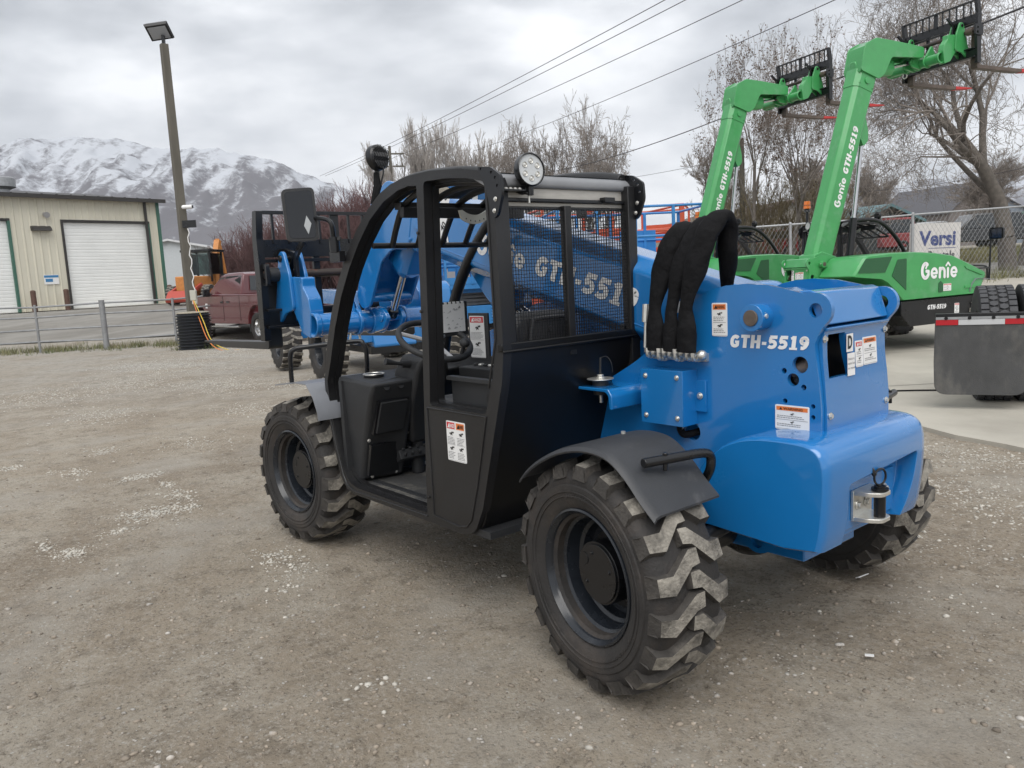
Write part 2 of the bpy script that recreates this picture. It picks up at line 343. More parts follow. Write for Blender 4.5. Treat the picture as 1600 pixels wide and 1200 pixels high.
_wheel_cache = {}
def wheel_meshes():
    if _wheel_cache: return _wheel_cache
    # local z = outward along the axle; r in xy plane
    R = 0.402
    b = MB()
    prof = [(0.222, 0.118), (0.236, 0.128), (0.262, 0.140), (0.300, 0.148), (0.312, 0.1465), (0.316, 0.142), (0.330, 0.143), (0.344, 0.139), (0.357, 0.130), (0.368, 0.112), (0.373, 0.07), (0.374, 0.0)]
    full = prof + [(r, -h) for r, h in prof[-2::-1]]
    full += [(0.20, -0.10), (0.20, 0.10)]
    b.lathe(full, 72, 0, closed=True)
    for rr_, hh in ((0.274, 0.1445), (0.290, 0.1475)): b.lathe([(rr_-.002, hh-.004), (rr_, hh+.0022), (rr_+.003, hh+.002), (rr_+.005, hh-.004)], 72, 0)
    n = 19
    def P(r, th, w): return (r*cos(th), r*sin(th), w)
    for side in (1, -1):
        for k in range(n):
            th0 = 2*pi*(k+(0.5 if side < 0 else 0))/n
            sk = 1 if side > 0 else 1
            rs = random.Random(k*2+side)
            # centre line of the lug: (w, theta offset)
            cl = [(0.149, 0.0), (0.085, -0.015), (0.012, 0.150), (-0.028, 0.160)]
            hw = [0.066, 0.070, 0.062, 0.056]
            rings = []
            for (w, dt), h in zip(cl, hw):
                w *= side; th = th0+dt*1.0; j = rs.uniform(-.006, .006)
                crown = R - 0.9*w*w
                top = crown; bot = 0.360 if abs(w) < 0.12 else 0.338
                rings.append((w, th, h/0.40, top, bot, j))
            # quad cross sections: bottom-back, top-back, top-front, bottom-front
            def sec(w, th, h, top, bot, j, wt=0):
                return [P(bot, th-h*0.62, w), P(top, th-h*0.42+j, w+wt), P(top, th+h*0.42+j, w+wt), P(bot, th+h*0.62, w)]
            vs = []
            for i, r_ in enumerate(rings): vs += sec(*r_, wt=(-0.012*side if i == 0 else 0.006*side if i == 3 else 0))
            m = len(rings)
            def ad(fs, mi):
                if side < 0: fs = [q[::-1] for q in fs]
                b.add(vs, fs, mi, smooth=False)
            tops = [(i*4+1, i*4+2, (i+1)*4+2, (i+1)*4+1) for i in range(m-1)]
            ad(tops, 1)
            sides = [(i*4, i*4+1, (i+1)*4+1, (i+1)*4) for i in range(m-1)]+[(i*4+2, i*4+3, (i+1)*4+3, (i+1)*4+2) for i in range(m-1)]+[(0, 3, 2, 1), ((m-1)*4, (m-1)*4+1, (m-1)*4+2, (m-1)*4+3)]
            ad(sides, 2)
            # shoulder buttress running down the sidewall
            w0 = 0.149*side; th = th0; h = .066/.40
            vs2 = [P(.338, th-h*.62, w0), P(.381, th-h*.42, w0-.004*side), P(.381, th+h*.42, w0-.004*side), P(.338, th+h*.62, w0), P(.342, th-h*.45, .136*side), P(.342, th+h*.45, .136*side)]
            fs = [(0, 3, 5, 4), (1, 0, 4), (3, 2, 5)]
            b.add(vs2, fs, 2, smooth=False)
    rs = random.Random(2)
    for a0, n_ in ((0.2, 16), (2.2, 11), (3.9, 20)):
        for k in range(n_):
            a = a0+k*.052; r0 = .272; h_ = rs.uniform(.010, .018); M_ = Matrix.Rotation(a, 4, 'Z') @ Matrix.Translation((r0+.006, 0, .1445)) @ Matrix.Rotation(.18, 4, 'Y'); b.box((0, 0, 0), (h_, rs.choice((.003, .007, .009)), .0022), M=M_)
            if rs.random() < .6: b.box((rs.choice((-.5, .5))*h_, .004, 0), (.003, .008, .0022), M=M_)
    tyre = b.get('tyre', [RUBBER, DUSTY, LUGSIDE], None, ang=30); 
    w = MB()
    w.lathe([(0.190, -0.13), (0.222, -0.125), (0.205, -0.10), (0.198, -0.03), (0.150, -0.02), (0.02, -0.02)], 64)
    w.lathe([(0.212, 0.118), (0.224, 0.134), (0.231, 0.131), (0.232, 0.120)], 64)
    w.lathe([(0.219, 0.124), (0.209, 0.105), (0.203, 0.075), (0.190, 0.066), (0.186, 0.045), (0.180, 0.018), (0.168, 0.010), (0.164, -0.012), (0.158, -0.03), (0.100, -0.034), (0.02, -0.034)], 64)
    rim = w.get('wheel', [RIM, CHROME], None, bevel=0, ang=28)
    h = MB()
    h.cyl((0, 0, -0.12), (0, 0, 0.072), 0.108, n=40); h.cyl((0, 0, 0.072), (0, 0, 0.079), 0.1, n=40)
    h.cyl((0, 0, -0.034), (0, 0, -0.01), 0.135, n=40)
    for k in range(8):
        a = 2*pi*(k+.3)/8; h.bolt((0.142*cos(a), 0.142*sin(a), -0.034), (0, 0, 1), 0.010, 1 if k % 2 == 0 else 0)
    for a in (0.6, 3.4, 5.0): h.bolt((0.07*cos(a), 0.07*sin(a), 0.078), (0, 0, 1), 0.006, 0)
    a = radians(175); h.cyl((0.168*cos(a), 0.168*sin(a), 0.018), (0.160*cos(a), 0.160*sin(a), 0.05), 0.006, mi=1); h.cyl((0.172*cos(a), 0.172*sin(a), 0.0), (0.170*cos(a), 0.170*sin(a), 0.022), 0.022, mi=0)
    h.tube([(0.065+.022*cos(t), -0.04+.022*sin(t), 0.080) for t in np.linspace(1.5, 4.8, 8)], 0.002, 5)
    hub = h.get('hub', [SATIN, CHROME], None, bevel=0.0015, seg=1)
    for k, o in (('tyre', tyre), ('wheel', rim), ('hub', hub)):
        _wheel_cache[k] = (o.data, [(mm.width, mm.segments) for mm in o.modifiers]); bpy.data.objects.remove(o)
    return _wheel_cache
def add_wheel(parent, x, y, steer, side, roll=0.0, scale=1.0):
    c = wheel_meshes()
    def mk(name, par):
        o = bpy.data.objects.new(name, c[name][0]); col.objects.link(o); o.parent = par
        for w, sg in c[name][1]:
            q = o.modifiers.new('bevel', 'BEVEL'); q.width = w; q.segments = sg; q.limit_method = 'ANGLE'; q.angle_limit = radians(40)
        return o
    w = mk('wheel', parent); w.location = (x, y, 0.42*scale)
    # local z (axle out) -> +-y
    w.rotation_euler = (Matrix.Rotation(steer, 3, 'Z') @ Matrix.Rotation(-pi/2*side, 3, 'X') @ Matrix.Rotation(roll, 3, 'Z')).to_euler()
    w.scale = (scale,)*3
    mk('tyre', w); mk('hub', w)
    return w

def blines(n, lo, hi): return [lo+(hi-lo)*i/(n-1) for i in range(n)]

def work_light(parent, c, d, r=0.062, dome=False):
    c = Vector(c); d = Vector(d).normalized(); b = MB()
    M_ = frame(c, d.orthogonal(), d.cross(d.orthogonal()))
    M_ = Matrix.Translation(c) @ d.to_track_quat('Z', 'Y').to_matrix().to_4x4()
    if dome:      # finned heat-sink back turned to the viewpoint
        b.lathe([(0.001, -0.034), (r*.8, -0.032), (r*.97, -0.022), (r, -0.006), (r, 0.006), (r*.9, 0.010), (0.001, 0.011)], 40, 0, M_)
        for k in range(-5, 7):
            y0 = (k-.5)*r*0.175; pts = []
            for i in range(25):
                x_ = -r+2*r*i/24; yy = y0+0.012*(1-abs(((i/24*3) % 1)*2-1)*2)*.5
                if hypot(x_, yy) < r*.95: pts.append((yy, x_, -0.035))
            if len(pts) > 2: b.tube(pts, 0.0028, 5, M=M_)
    else:
        b.lathe([(0.001, -0.045), (r*.7, -0.04), (r, -0.012), (r, 0.012), (r*.93, 0.016), (r*.9, 0.008)], 36, 0, M_)
        b.cyl((0, 0, 0.0), (0, 0, 0.009), r*.91, n=36, mi=1, M=M_)
        for k in range(6):
            a = 2*pi*k/6+0.5; b.lathe([(r*.17, 0.012), (r*.15, 0.009), (r*.05, 0.0095), (0.001, 0.011)], 14, 2, M_ @ Matrix.Translation((r*.52*cos(a), r*.52*sin(a), 0)))
            b.sphere((r*.52*cos(a), r*.52*sin(a), 0.010), r*.06, 8, 3, M_)
    return b, M_

def telehandler(paint, boom_deg, ext=0.0, gv=1.0, steer_f=0.0, steer_r=0.0, hero=False, low=False, logo=True, sunk=0.0):
    root = empty('telehandler')
    P0 = root; py = 0.2; pr = -0.28
    # ---- chassis: two side plates, belly frame, axles
    b = MB()
    def outline():
        return fillet([(0.70, 0.34), (0.66, 0.75), (0.600, 0.90), (0.53, 0.965), (0.36, 1.055), (0.17, 1.19), (0.10, 1.27), (0.04, 1.315), (-0.02, 1.340)], 0.06, 4, False) + \
            [(-0.08, 1.352), (-0.16, 1.356), (-0.251, 1.349), (-0.335, 1.330), (-0.385, 1.318)] + arcp(-0.425, 1.262, 0.058, 80, 215, 10) + \
            [(-0.452, 1.205), (-0.437, 1.18), (-0.424, 1.15), (-0.430, 1.09), (-0.440, 1.01), (-0.447, 0.93), (-0.447, 0.85), (-0.44, 0.80), (-0.43, 0.56), (-0.30, 0.54), (0.0, 0.52), (0.12, 0.36)]
    holes = [circ(-0.427, 1.262, 0.024), circ(-0.371, 1.078, 0.029), circ(-0.345, 1.026, 0.022), circ(-0.311, 1.055, 0.010, 12), circ(-0.384, 1.002, 0.010, 12),
             circ(-0.314, 0.950, 0.009, 12), circ(-0.418, 0.940, 0.008, 12), circ(-0.418, 0.903, 0.008, 12), circ(0.080, 0.795, 0.034)]
    plate(b, outline(), holes, -0.010, 0.010, XZ(py-0.010))
    lp = b.get('side_plate', paint, P0, bevel=0.003, seg=2)
    b = MB(); plate(b, outline(), holes[:8], -0.010, 0.010, XZ(pr+0.010)); b.get('side_plate', paint, P0, bevel=0.003, seg=2)
    b = MB(); b.box((1.1, -0.04, 0.46), (2.9, 0.36, 0.2)); b.box((2.35, -0.04, 0.62), (0.5, 0.46, 0.34))
    b.prism([(0.66, 0.36), (0.66, 0.85), (1.0, 0.82), (1.9, 0.80), (2.4, 0.86), (2.55, 0.7), (2.5, 0.4), (2.0, 0.36)], -0.0, 0.018, M=XZ(0.15))
    b.prism([(0.66, 0.36), (0.66, 0.85), (1.0, 0.82), (1.9, 0.80), (2.4, 0.86), (2.55, 0.7), (2.5, 0.4), (2.0, 0.36)], -0.0, 0.018, M=XZ(-0.21))
    b.get('frame_rail', paint, P0, bevel=0.006)
    for x in (0, 2.3):
        b = MB(); b.cyl((x, -0.62, 0.42), (x, 0.62, 0.42), 0.075, n=20); b.sphere((x, -0.05, 0.42), (0.17, 0.15, 0.16), 16)
        for s in (1, -1):
            b.box((x, s*0.5, 0.42), (0.2, 0.1, 0.24)); b.cyl((x-0.12, s*0.15, 0.5), (x-0.12, s*0.52, 0.46), 0.03)
        b.get('axle', SATIN, P0, bevel=0.008)
    b = MB(); b.box((0.0, -0.04, 0.56), (0.5, 0.3, 0.18)); b.box((0.75, -0.05, 0.50), (1.6, 0.20, 0.08)); b.box((1.1, -0.05, 0.40), (0.9, 0.30, 0.12))
    b.get('transmission', SATIN, P0, bevel=0.008)
    # ---- pivot boss, pin, bolts
    for s, y in ((1, py), (-1, pr)):
        b = MB(); b.cyl((-0.225, y-0.01*s, 1.240), (-0.225, y+0.065*s, 1.240), 0.047, n=40); b.cyl((-0.225, y, 1.24), (-0.225, y+0.071*s, 1.24), 0.028, n=28, mi=1)
        for a in (-12, 175):
            c = Vector((-0.225+0.062*cos(radians(a)), y+0.045*s, 1.24+0.062*sin(radians(a)))); b.bolt(c-Vector((0.02*cos(radians(a)), 0, 0)), (cos(radians(a)), 0, sin(radians(a))), 0.009, 2)
        b.get('pivot_boss', [paint, STEELB, CHROME], P0, bevel=0.002)
    # ---- rear door, top cover
    yl, yr_ = py-0.022, pr+0.022
    def ring_(x, z): return [(x, yl, z), (x, yr_, z)]
    prof = [(-0.448, 1.195), (-0.440, 1.16), (-0.441, 1.10), (-0.447, 1.03), (-0.455, 0.93), (-0.456, 0.84), (-0.452, 0.80)]
    b = MB(); outer = [(x, z) for x, z in prof]; inner = [(x+0.02, z) for x, z in prof[::-1]]
    b.prism(outer+inner, 0, yl-yr_, M=XZ(yl))
    door = b.get('engine_door', paint, P0, bevel=0.0)
    c = MB(); c.prism([(0.150, 1.178), (0.040, 1.178), (0.000, 1.030), (0.150, 1.030)], -0.6, -0.3, M=YZ(0)); cut = c.get('cutter', paint, None); bool_cut(door, cut)
    b = MB(); b.prism([(-0.46, 1.202), (-0.455, 1.19), (-0.37, 1.19), (-0.37, 1.21)], 0, yl-yr_, M=XZ(yl)); b.prism([(-0.452, 1.212), (-0.418, 1.318), (-0.395, 1.328), (-0.30, 1.322), (-0.30, 1.30), (-0.39, 1.305), (-0.425, 1.21)], 0, yl-yr_, M=XZ(yl))
    b.prism([(-0.30, 1.322), (-0.18, 1.28), (-0.18, 1.26), (-0.30, 1.30)], 0, yl-yr_, M=XZ(yl))
    b.get('top_cover', paint, P0, bevel=0.004)
    for y_, z_ in ((yl-.008, 1.165), (yr_+.008, 1.165), (yl-.02, 0.905), (yr_+.02, 0.905)):
        b = MB(); b.bolt((-0.442 if z_ > 1.1 else -0.456, y_, z_), (-1, 0, 0), 0.008); b.get('bolt', CHROME, door)
    b = MB(); b.box((-0.30, -0.03, 1.0), (0.10, 0.40, 0.36)); b.cyl((-0.38, 0.15, 1.07), (-0.32, 0.15, 1.05), 0.03, mi=1); b.tube([(-0.385, 0.16, 1.04), (-0.39, 0.13, 1.10), (-0.38, 0.08, 1.13)], 0.007, 6, mi=1)
    b.box((-0.36, 0.15, 1.045), (0.03, 0.04, 0.05), mi=1)
    b.get('engine', [SATIN, STEELB], P0)
    # ---- counterweight
    b = MB(); pf = [tuple(q.xy) for q in smooth_path([Vector((x, z, 0)) for x, z in [(0.02, 0.50), (-0.02, 0.60), (-0.065, 0.70), (-0.13, 0.775), (-0.21, 0.825), (-0.30, 0.850), (-0.42, 0.856), (-0.515, 0.846), (-0.556, 0.80), (-0.562, 0.70), (-0.550, 0.56), (-0.535, 0.495)]], 4)]+[(-0.42, 0.482), (-0.12, 0.50)]
    def sec(y, k): 
        cx, cz = -0.29, 0.66; return [(cx+(x-cx)*k, y, cz+(z-cz)*k) for x, z in pf]
    b.loft([sec(-0.358, 0.88), sec(-0.353, 0.92), sec(-0.340, 0.96), sec(-0.318, 0.99), sec(-0.29, 1.0), sec(0.335, 1.0), sec(0.355, 0.99), sec(0.367, 0.972), sec(0.374, 0.945)])
    cw = b.get('counterweight', paint, P0, fix=True)
    c = MB(); c.prism(fillet([(0.230, 0.700), (-0.262, 0.728), (-0.24, 0.62), (-0.15, 0.40), (0.230, 0.40)], 0.02, 3), -0.492, -0.7, M=YZ(0)); cut = c.get('cutter', paint, None, fix=True); bool_cut(cw, cut)
    q = cw.modifiers.new('bevel', 'BEVEL'); q.width = 0.014; q.segments = 3; q.limit_method = 'ANGLE'; q.angle_limit = radians(35)
    b = MB(); b.box((-0.450, -0.01, 0.59), (0.10, 0.40, 0.16)); b.bolt((-0.500, 0.17, 0.60), (-1, 0, 0), 0.014, 1); b.bolt((-0.500, -0.13, 0.60), (-1, 0, 0), 0.016, 1)
    plate(b, fillet([(-0.06, 0.53), (-0.10, 0.43), (-0.19, 0.365), (-0.27, 0.40), (-0.32, 0.53)], 0.05, 4), [circ(-0.195, 0.418, 0.026, 18)], -0.012, 0.012, XZ(0.185))
    b.get('tow_plate', [paint, CHROME], P0, bevel=0.005)
    # ---- hitch
    b = MB(); b.box((-0.506, 0.04, 0.59), (0.010, 0.13, 0.105))
    for z in (0.635, 0.545): b.prism(fillet([(-0.503, 0.105), (-0.503, -0.025), (-0.560, -0.015), (-0.595, 0.01), (-0.595, 0.07), (-0.560, 0.095)], 0.012, 3), z-0.007, z+0.007)
    for y in (0.015, 0.075): b.bolt((-0.511, y, 0.59), (-1, 0, 0), 0.012)
    hb = b.get('tow_hitch', CHROME, P0, bevel=0.0015)
    b = MB(); b.cyl((-0.570, 0.04, 0.535), (-0.570, 0.04, 0.66), 0.019, n=20); b.cyl((-0.570, 0.04, 0.645), (-0.570, 0.04, 0.652), 0.028, n=20)
    b.tube([(-0.570+0.006*cos(t), 0.04+0.028*cos(t), 0.690+0.028*sin(t)) for t in np.linspace(0, 2*pi, 20)[:-1]], 0.004, 6, closed=True)
    b.tube([(-0.565, 0.066, 0.70), (-0.555, 0.075, 0.725), (-0.55, 0.07, 0.745)], [.008, .009, .004], 6)
    b.get('hitch_pin', SATIN, hb)
    # ---- control box on the left plate, bolts, wiring
    b = MB(); b.box((0.158, py+0.045, 0.935), (0.205, 0.09, 0.212)); b.box((0.035, py+0.006, 0.94), (0.05, 0.012, 0.12))
    for x_, z_ in ((0.235, 1.015), (0.082, 1.015), (0.235, 0.86), (0.082, 0.86)): b.bolt((x_, py+0.09, z_), (0, 1, 0), 0.007, 1)
    b.bolt((0.035, py+0.012, 0.94), (0, 1, 0), 0.009, 1)
    for x_, z_ in ((0.30, 1.0), (0.315, 0.955)): b.bolt((x_, py, z_), (0, 1, 0), 0.010, 1)
    b.get('control_box', [paint, CHROME], P0, bevel=0.004)
    b = MB(); b.tube(smooth_path([(0.12, py+0.03, 0.83), (0.115, py+0.03, 0.80), (0.10, py+0.02, 0.785), (0.08, py-0.04, 0.79)]), 0.014, 8); b.tube([(0.105, py+.03, .84), (0.10, py+.035, .815), (.112, py+.03, .80)], 0.003, 5, mi=1)
    b.get('wiring_loom', [SLEEVE, CHROME], P0)
    # cab mount bracket + rubber isolator
    b = MB(); b.prism(fillet([(0.50, 0.955), (0.50, 0.967), (0.335, 0.967), (0.315, 0.94), (0.315, 0.885), (0.33, 0.885), (0.335, 0.94), (0.35, 0.953)], 0.008, 3), 0, 0.20, M=XZ(0.40))
    b.get('cab_mount_bracket', paint, P0, bevel=0.003)
    b = MB(); b.cyl((0.44, 0.33, 0.967), (0.44, 0.33, 0.992), 0.034, n=20); b.cyl((0.44, 0.33, 0.992), (0.44, 0.33, 0.996), 0.055, n=20, mi=1); b.cyl((0.44, 0.33, 0.93), (0.44, 0.33, 0.955), 0.03, n=20)
    b.bolt((0.44, 0.33, 0.996), (0, 0, 1), 0.014, 1); b.cyl((0.44, 0.33, 1.01), (0.435, 0.33, 1.08), 0.005, mi=0); b.cyl((0.44, .33, .93), (.44, .33, .895), .008, mi=1)
    b.tube(smooth_path([(0.435, 0.33, 1.08), (0.41, 0.32, 1.085), (0.385, 0.32, 1.06), (0.39, 0.31, 1.02)]), 0.002, 5)
    b.get('rubber_isolator', [PLASTIC, CHROME], P0, bevel=0.002)
    # ---- rear fenders
    pfd = [(0.30, 0.722), (0.26, 0.760), (0.198, 0.803), (0.10, 0.850), (0.0, 0.874), (-0.09, 0.873), (-0.15, 0.852), (-0.21, 0.804), (-0.262, 0.748), (-0.315, 0.700)]
    sp = [tuple(p) for p in smooth_path([Vector((x, z)) for x, z in pfd], 4)]
    for s in (1, -1):
        if s < 0: sp = [q for q in sp if q[0] > -0.17]
        b = MB(); rings = []
        for (y, dz) in ((0.585, 0.0), (0.87, 0.0), (0.893, -0.004), (0.903, -0.016), (0.900, -0.022), (0.888, -0.010), (0.865, -0.007), (0.585, -0.007)):
            rings.append([(x, y*s, z+dz) for x, z in sp])
        m = len(sp); vs = [p for r in rings for p in r]; k = len(rings)
        fs = [(i*m+j, i*m+j+1, ((i+1) % k)*m+j+1, ((i+1) % k)*m+j) for i in range(k) for j in range(m-1)]
        fs += [tuple(i*m for i in range(k)), tuple(i*m+m-1 for i in range(k))[::-1]]
        if s < 0: fs = [q[::-1] for q in fs]
        b.add(vs, fs); b.cyl((0.02, 0.66*s, 0.872), (0.02, 0.66*s, 0.880), 0.008, mi=1)
        fd = b.get('fender', [FENDER, CHROME], P0, fix=True)
        b = MB(); b.tube(smooth_path([(-0.215, 0.83*s, 0.835), (-0.24, 0.72*s, 0.835), (-0.262, 0.60*s, 0.832), (-0.268, 0.565*s, 0.815), (-0.262, 0.56*s, 0.77), (-0.20, 0.52*s, 0.70), (-0.1, 0.40*s, 0.62)], 6), 0.0155, 12); b.cyl((-0.235, 0.75*s, 0.80), (-0.235, 0.75*s, 0.857), 0.008)
        b.get('fender_bracket', SATIN, fd, bevel=0.002)
    # ---- front fenders with grab rail
    for s in (1, -1):
        b = MB(); pth = [(2.36, 0.905), (2.10, 0.935), (1.97, 0.935), (1.90, 0.87), (1.865, 0.80), (1.86, 0.76)]
        m = len(pth)
        vs = [(x, y*s, z+d) for y in (0.42, 0.905) for d in (0, -0.006) for x, z in pth]
        fs = []
        for i in range(m-1): fs += [(i, i+1, 2*m+i+1, 2*m+i), (m+i, 3*m+i, 3*m+i+1, m+i+1), (i, m+i, m+i+1, i+1), (2*m+i, 2*m+i+1, 3*m+i+1, 3*m+i)]
        fs += [(0, 2*m, 3*m, m), (m-1, 2*m-1, 4*m-1, 3*m-1)]
        b.add(vs, fs, smooth=False); ff = b.get('front_fender', mat('satin_grey_fender', (.20, .21, .23), .3, var=.06), P0, fix=True, bevel=0.004)  # one even satin grey over top and side of the fender
        b = MB(); b.tube(smooth_path([(2.26, 0.85*s, 0.91), (2.25, 0.85*s, 1.06), (2.235, 0.83*s, 1.095), (2.20, 0.78*s, 1.105), (2.05, 0.56*s, 1.12), (2.02, 0.53*s, 1.105), (2.01, 0.52*s, 1.06), (2.02, 0.52*s, 0.93)], 5), 0.013, 10)
        b.get('grab_rail', SATIN, ff)
    # ---- wheels
    for x, y, st, s, rl in ((0, 0.745, steer_r, 1, .05), (0, -0.745, steer_r, -1, .2), (2.3, 0.745, steer_f, 1, .12), (2.3, -0.745, steer_f, -1, .3)):
        add_wheel(P0, x, y, st, s, rl)
    # ---- cab
    yo = 0.82; yi = 0.09
    outer = [(1.925, 0.948), (1.921, 0.80), (1.876, 0.60), (1.836, 0.470), (1.80, 0.425), (1.764, 0.402), (1.70, 0.386), (1.012, 0.386), (0.791, 0.384), (0.750, 0.390), (0.71, 0.405), (0.682, 0.430), (0.633, 0.520), (0.471, 1.032), (0.452, 1.152), (0.458, 1.763), (0.47, 1.79), (0.505, 1.808), (0.647, 1.835), (0.859, 1.854), (1.029, 1.854), (1.153, 1.838), (1.253, 1.808), (1.361, 1.752), (1.480, 1.668), (1.589, 1.566), (1.695, 1.440), (1.790, 1.290), (1.87, 1.12)]
    door = [(1.893, 0.948), (1.884, 0.804), (1.832, 0.611), (1.798, 0.51), (1.770, 0.465), (1.73, 0.438), (1.66, 0.424), (1.04, 0.422), (0.994, 1.10), (0.957, 1.808), (1.02, 1.814), (1.10, 1.806), (1.222, 1.772), (1.350, 1.705), (1.468, 1.609), (1.572, 1.502), (1.676, 1.370), (1.764, 1.218), (1.84, 1.05)]
    quarter = fillet([(0.962, 0.905), (0.580, 0.905), (0.520, 1.06), (0.500, 1.20), (0.512, 1.772), (0.62, 1.796), (0.75, 1.812), (0.905, 1.818), (0.945, 1.10)], 0.02, 3)
    def ins(poly, d):
        cx = sum(p[0] for p in poly)/len(poly); cz = sum(p[1] for p in poly)/len(poly)
        return [(cx+(x-cx)*(1-d), cz+(z-cz)*(1-d)) for x, z in poly]
    b = MB(); plate(b, outer, [door, quarter], -0.020, 0.020, XZ(yo-0.020)); plate(b, ins(outer, 0.012), [ins(door, 0.012), ins(quarter, 0.02)], -0.016, 0.016, XZ(yo-0.057))
    arc = [p for p in outer if p[0] > 0.9 or p[1] > 1.76]
    # rolled outer tube
    path = [(x-(0.012 if z < 1.7 and x > 1 else 0), yo-0.03, z-(0.012 if z > 1.2 else 0)) for x, z in [(1.921, 0.80), (1.925, 0.948), (1.87, 1.12), (1.790, 1.290), (1.695, 1.440), (1.589, 1.566), (1.480, 1.668), (1.361, 1.752), (1.253, 1.808), (1.153, 1.838), (1.029, 1.854), (0.859, 1.854), (0.647, 1.835), (0.505, 1.808)]]
    b.tube(smooth_path(path, 4), 0.023, 12)
    for pts in ([(0.985, 0.895), (0.985, 0.425), (0.80, 0.412), (0.745, 0.425), (0.71, 0.46), (0.655, 0.62), (0.575, 0.895), (0.985, 0.895)], [(0.55, 1.01), (0.492, 1.20), (0.500, 1.78)], [(1.035, 0.410), (1.70, 0.404), (1.765, 0.425), (1.80, 0.47), (1.85, 0.61), (1.902, 0.80)]):
        b.tube([(x, yo+0.001, z) for x, z in pts], 0.0045, 6)
    for z_ in (0.50, 1.30, 1.62): b.cyl((1.02-(z_-.4)*.045, yo-.03, z_), (1.02-(z_-.4)*.045, yo+.006, z_), .007, n=8)
    cf = b.get('cab_frame', BLACK, P0, bevel=0.004)
    b = MB()          # right-hand arc and posts
    pr2 = [(x, yi, z) for x, _, z in path][1:]
    b.tube(smooth_path([(1.93, yi, 0.80)]+pr2, 4), 0.030, 10); b.box((0.475, yi, 1.37), (0.045, 0.05, 0.80)); b.box((0.50, yi, 0.95), (0.04, 0.05, 0.5))
    # roof cross bars and fore-and-aft guard bars
    b.box((1.19, 0.43, 1.752), (0.05, 0.68, 0.030)); b.box((1.16, 0.43, 1.722), (0.03, 0.68, 0.045)); b.tube([(1.435, 0.765, 1.597), (1.41, 0.09, 1.592)], 0.014, 8)
    for y in blines(5, 0.74, 0.18)[0:5]:
        b.tube(smooth_path([(1.425, y-0.075, 1.595), (1.30, y-0.03, 1.68), (1.18, y, 1.755), (1.0, y+0.01, 1.80), (0.75, y+0.02, 1.80), (0.50, y+0.02, 1.765)], 4), 0.0155, 6)
    b.box((0.473, 0.455, 1.395), (0.03, 0.035, 0.58)); b.box((0.90, yi, 1.0), (0.9, 0.03, 0.03)); b.box((0.95, yi, 1.795), (0.9, 0.03, 0.03))
    b.get('guard_frame', BLACK, cf, bevel=0.003)
    # lower rear wall, floor, inner right wall
    b = MB(); vs = []
    rp = [(0.458, 1.165), (0.456, 1.135), (0.475, 1.04), (0.66, 0.45), (0.70, 0.40)]
    b.prism(rp+[(x+0.02, z) for x, z in rp[::-1]], 0.005, 0.745, M=XZ(yo-0.02)); b.box((0.468, 0.455, 1.165), (0.03, 0.74, 0.03)); b.box((0.452, 0.455, 1.150), (0.012, 0.735, 0.010))
    b.get('rear_wall', mat('deep_gloss_black_panel', (0.0065, 0.0065, 0.007), 0.36, var=0.1, vscale=3, spec=.35), cf, bevel=0.004)
    b = MB(); b.box((1.22, 0.44, 0.405), (1.20, 0.72, 0.03)); b.box((1.27, yi+0.02, 0.72), (1.22, 0.02, 0.60)); b.box((1.80, 0.45, 0.68), (0.03, 0.70, 0.54)); b.box((0.74, yo-0.095, 0.955), (0.36, 0.012, 0.13)); b.box((0.76, 0.45, 0.60), (0.03, .7, .4))
    b.box((0.735, yo-0.08, 1.018), (0.37, 0.035, 0.016)); b.cyl((0.665, yo-0.089, 0.945), (0.665, yo-0.0885, 0.945), 0.022, n=20, mi=1); b.box((1.045, yo-0.10, 0.56), (0.02, 0.03, 0.26)); b.box((1.35, yo-.12, .425), (.7, .03, .02))
    b.get('cab_tub', [PLASTIC, INK], cf, bevel=0.004)
    b = MB(); b.box((1.40, 0.44, 0.424), (0.72, 0.60, 0.012)); b.get('floor_mat', mat('scuffed_rubber_mat', (0.05, 0.05, 0.05), 0.6, c2=(0.16, 0.15, 0.13), c2scale=5, c2lo=0.5, c2hi=0.65, bump=0.3, bscale=120), cf, bevel=0.002)
    # roof beam
    GREYR = mat('grey_roof_plastic', (0.21, 0.215, 0.225), 0.4, var=0.1, vscale=6); TAN = mat('weathered_light_panel', (0.50, 0.48, 0.44), 0.45, metal=0.2, var=0.12, vscale=9, stretch=(1, 1, 6))
    b = MB(); b.prism(fillet([(0.475, 1.75), (0.475, 1.778), (0.50, 1.800), (0.60, 1.812), (0.60, 1.795), (0.51, 1.75)], 0.012, 3), -0.025, 0.735, M=XZ(yo-0.03)); b.get('roof_cap', GREYR, cf, bevel=0.004)
    b = MB(); b.box((0.500, 0.455, 1.731), (0.02, 0.72, 0.038)); b.box((0.500, 0.455, 1.690), (0.02, 0.72, 0.016)); b.box((0.492, 0.455, 1.7045), (0.04, 0.72, 0.012), mi=1); b.box((0.49, 0.455, 1.676), (0.02, .72, .010), mi=1); b.box((0.47, 0.22, 1.712), (0.03, 0.06, 0.02), mi=1); b.get('roof_beam', [TAN, SATIN], cf, bevel=0.002)
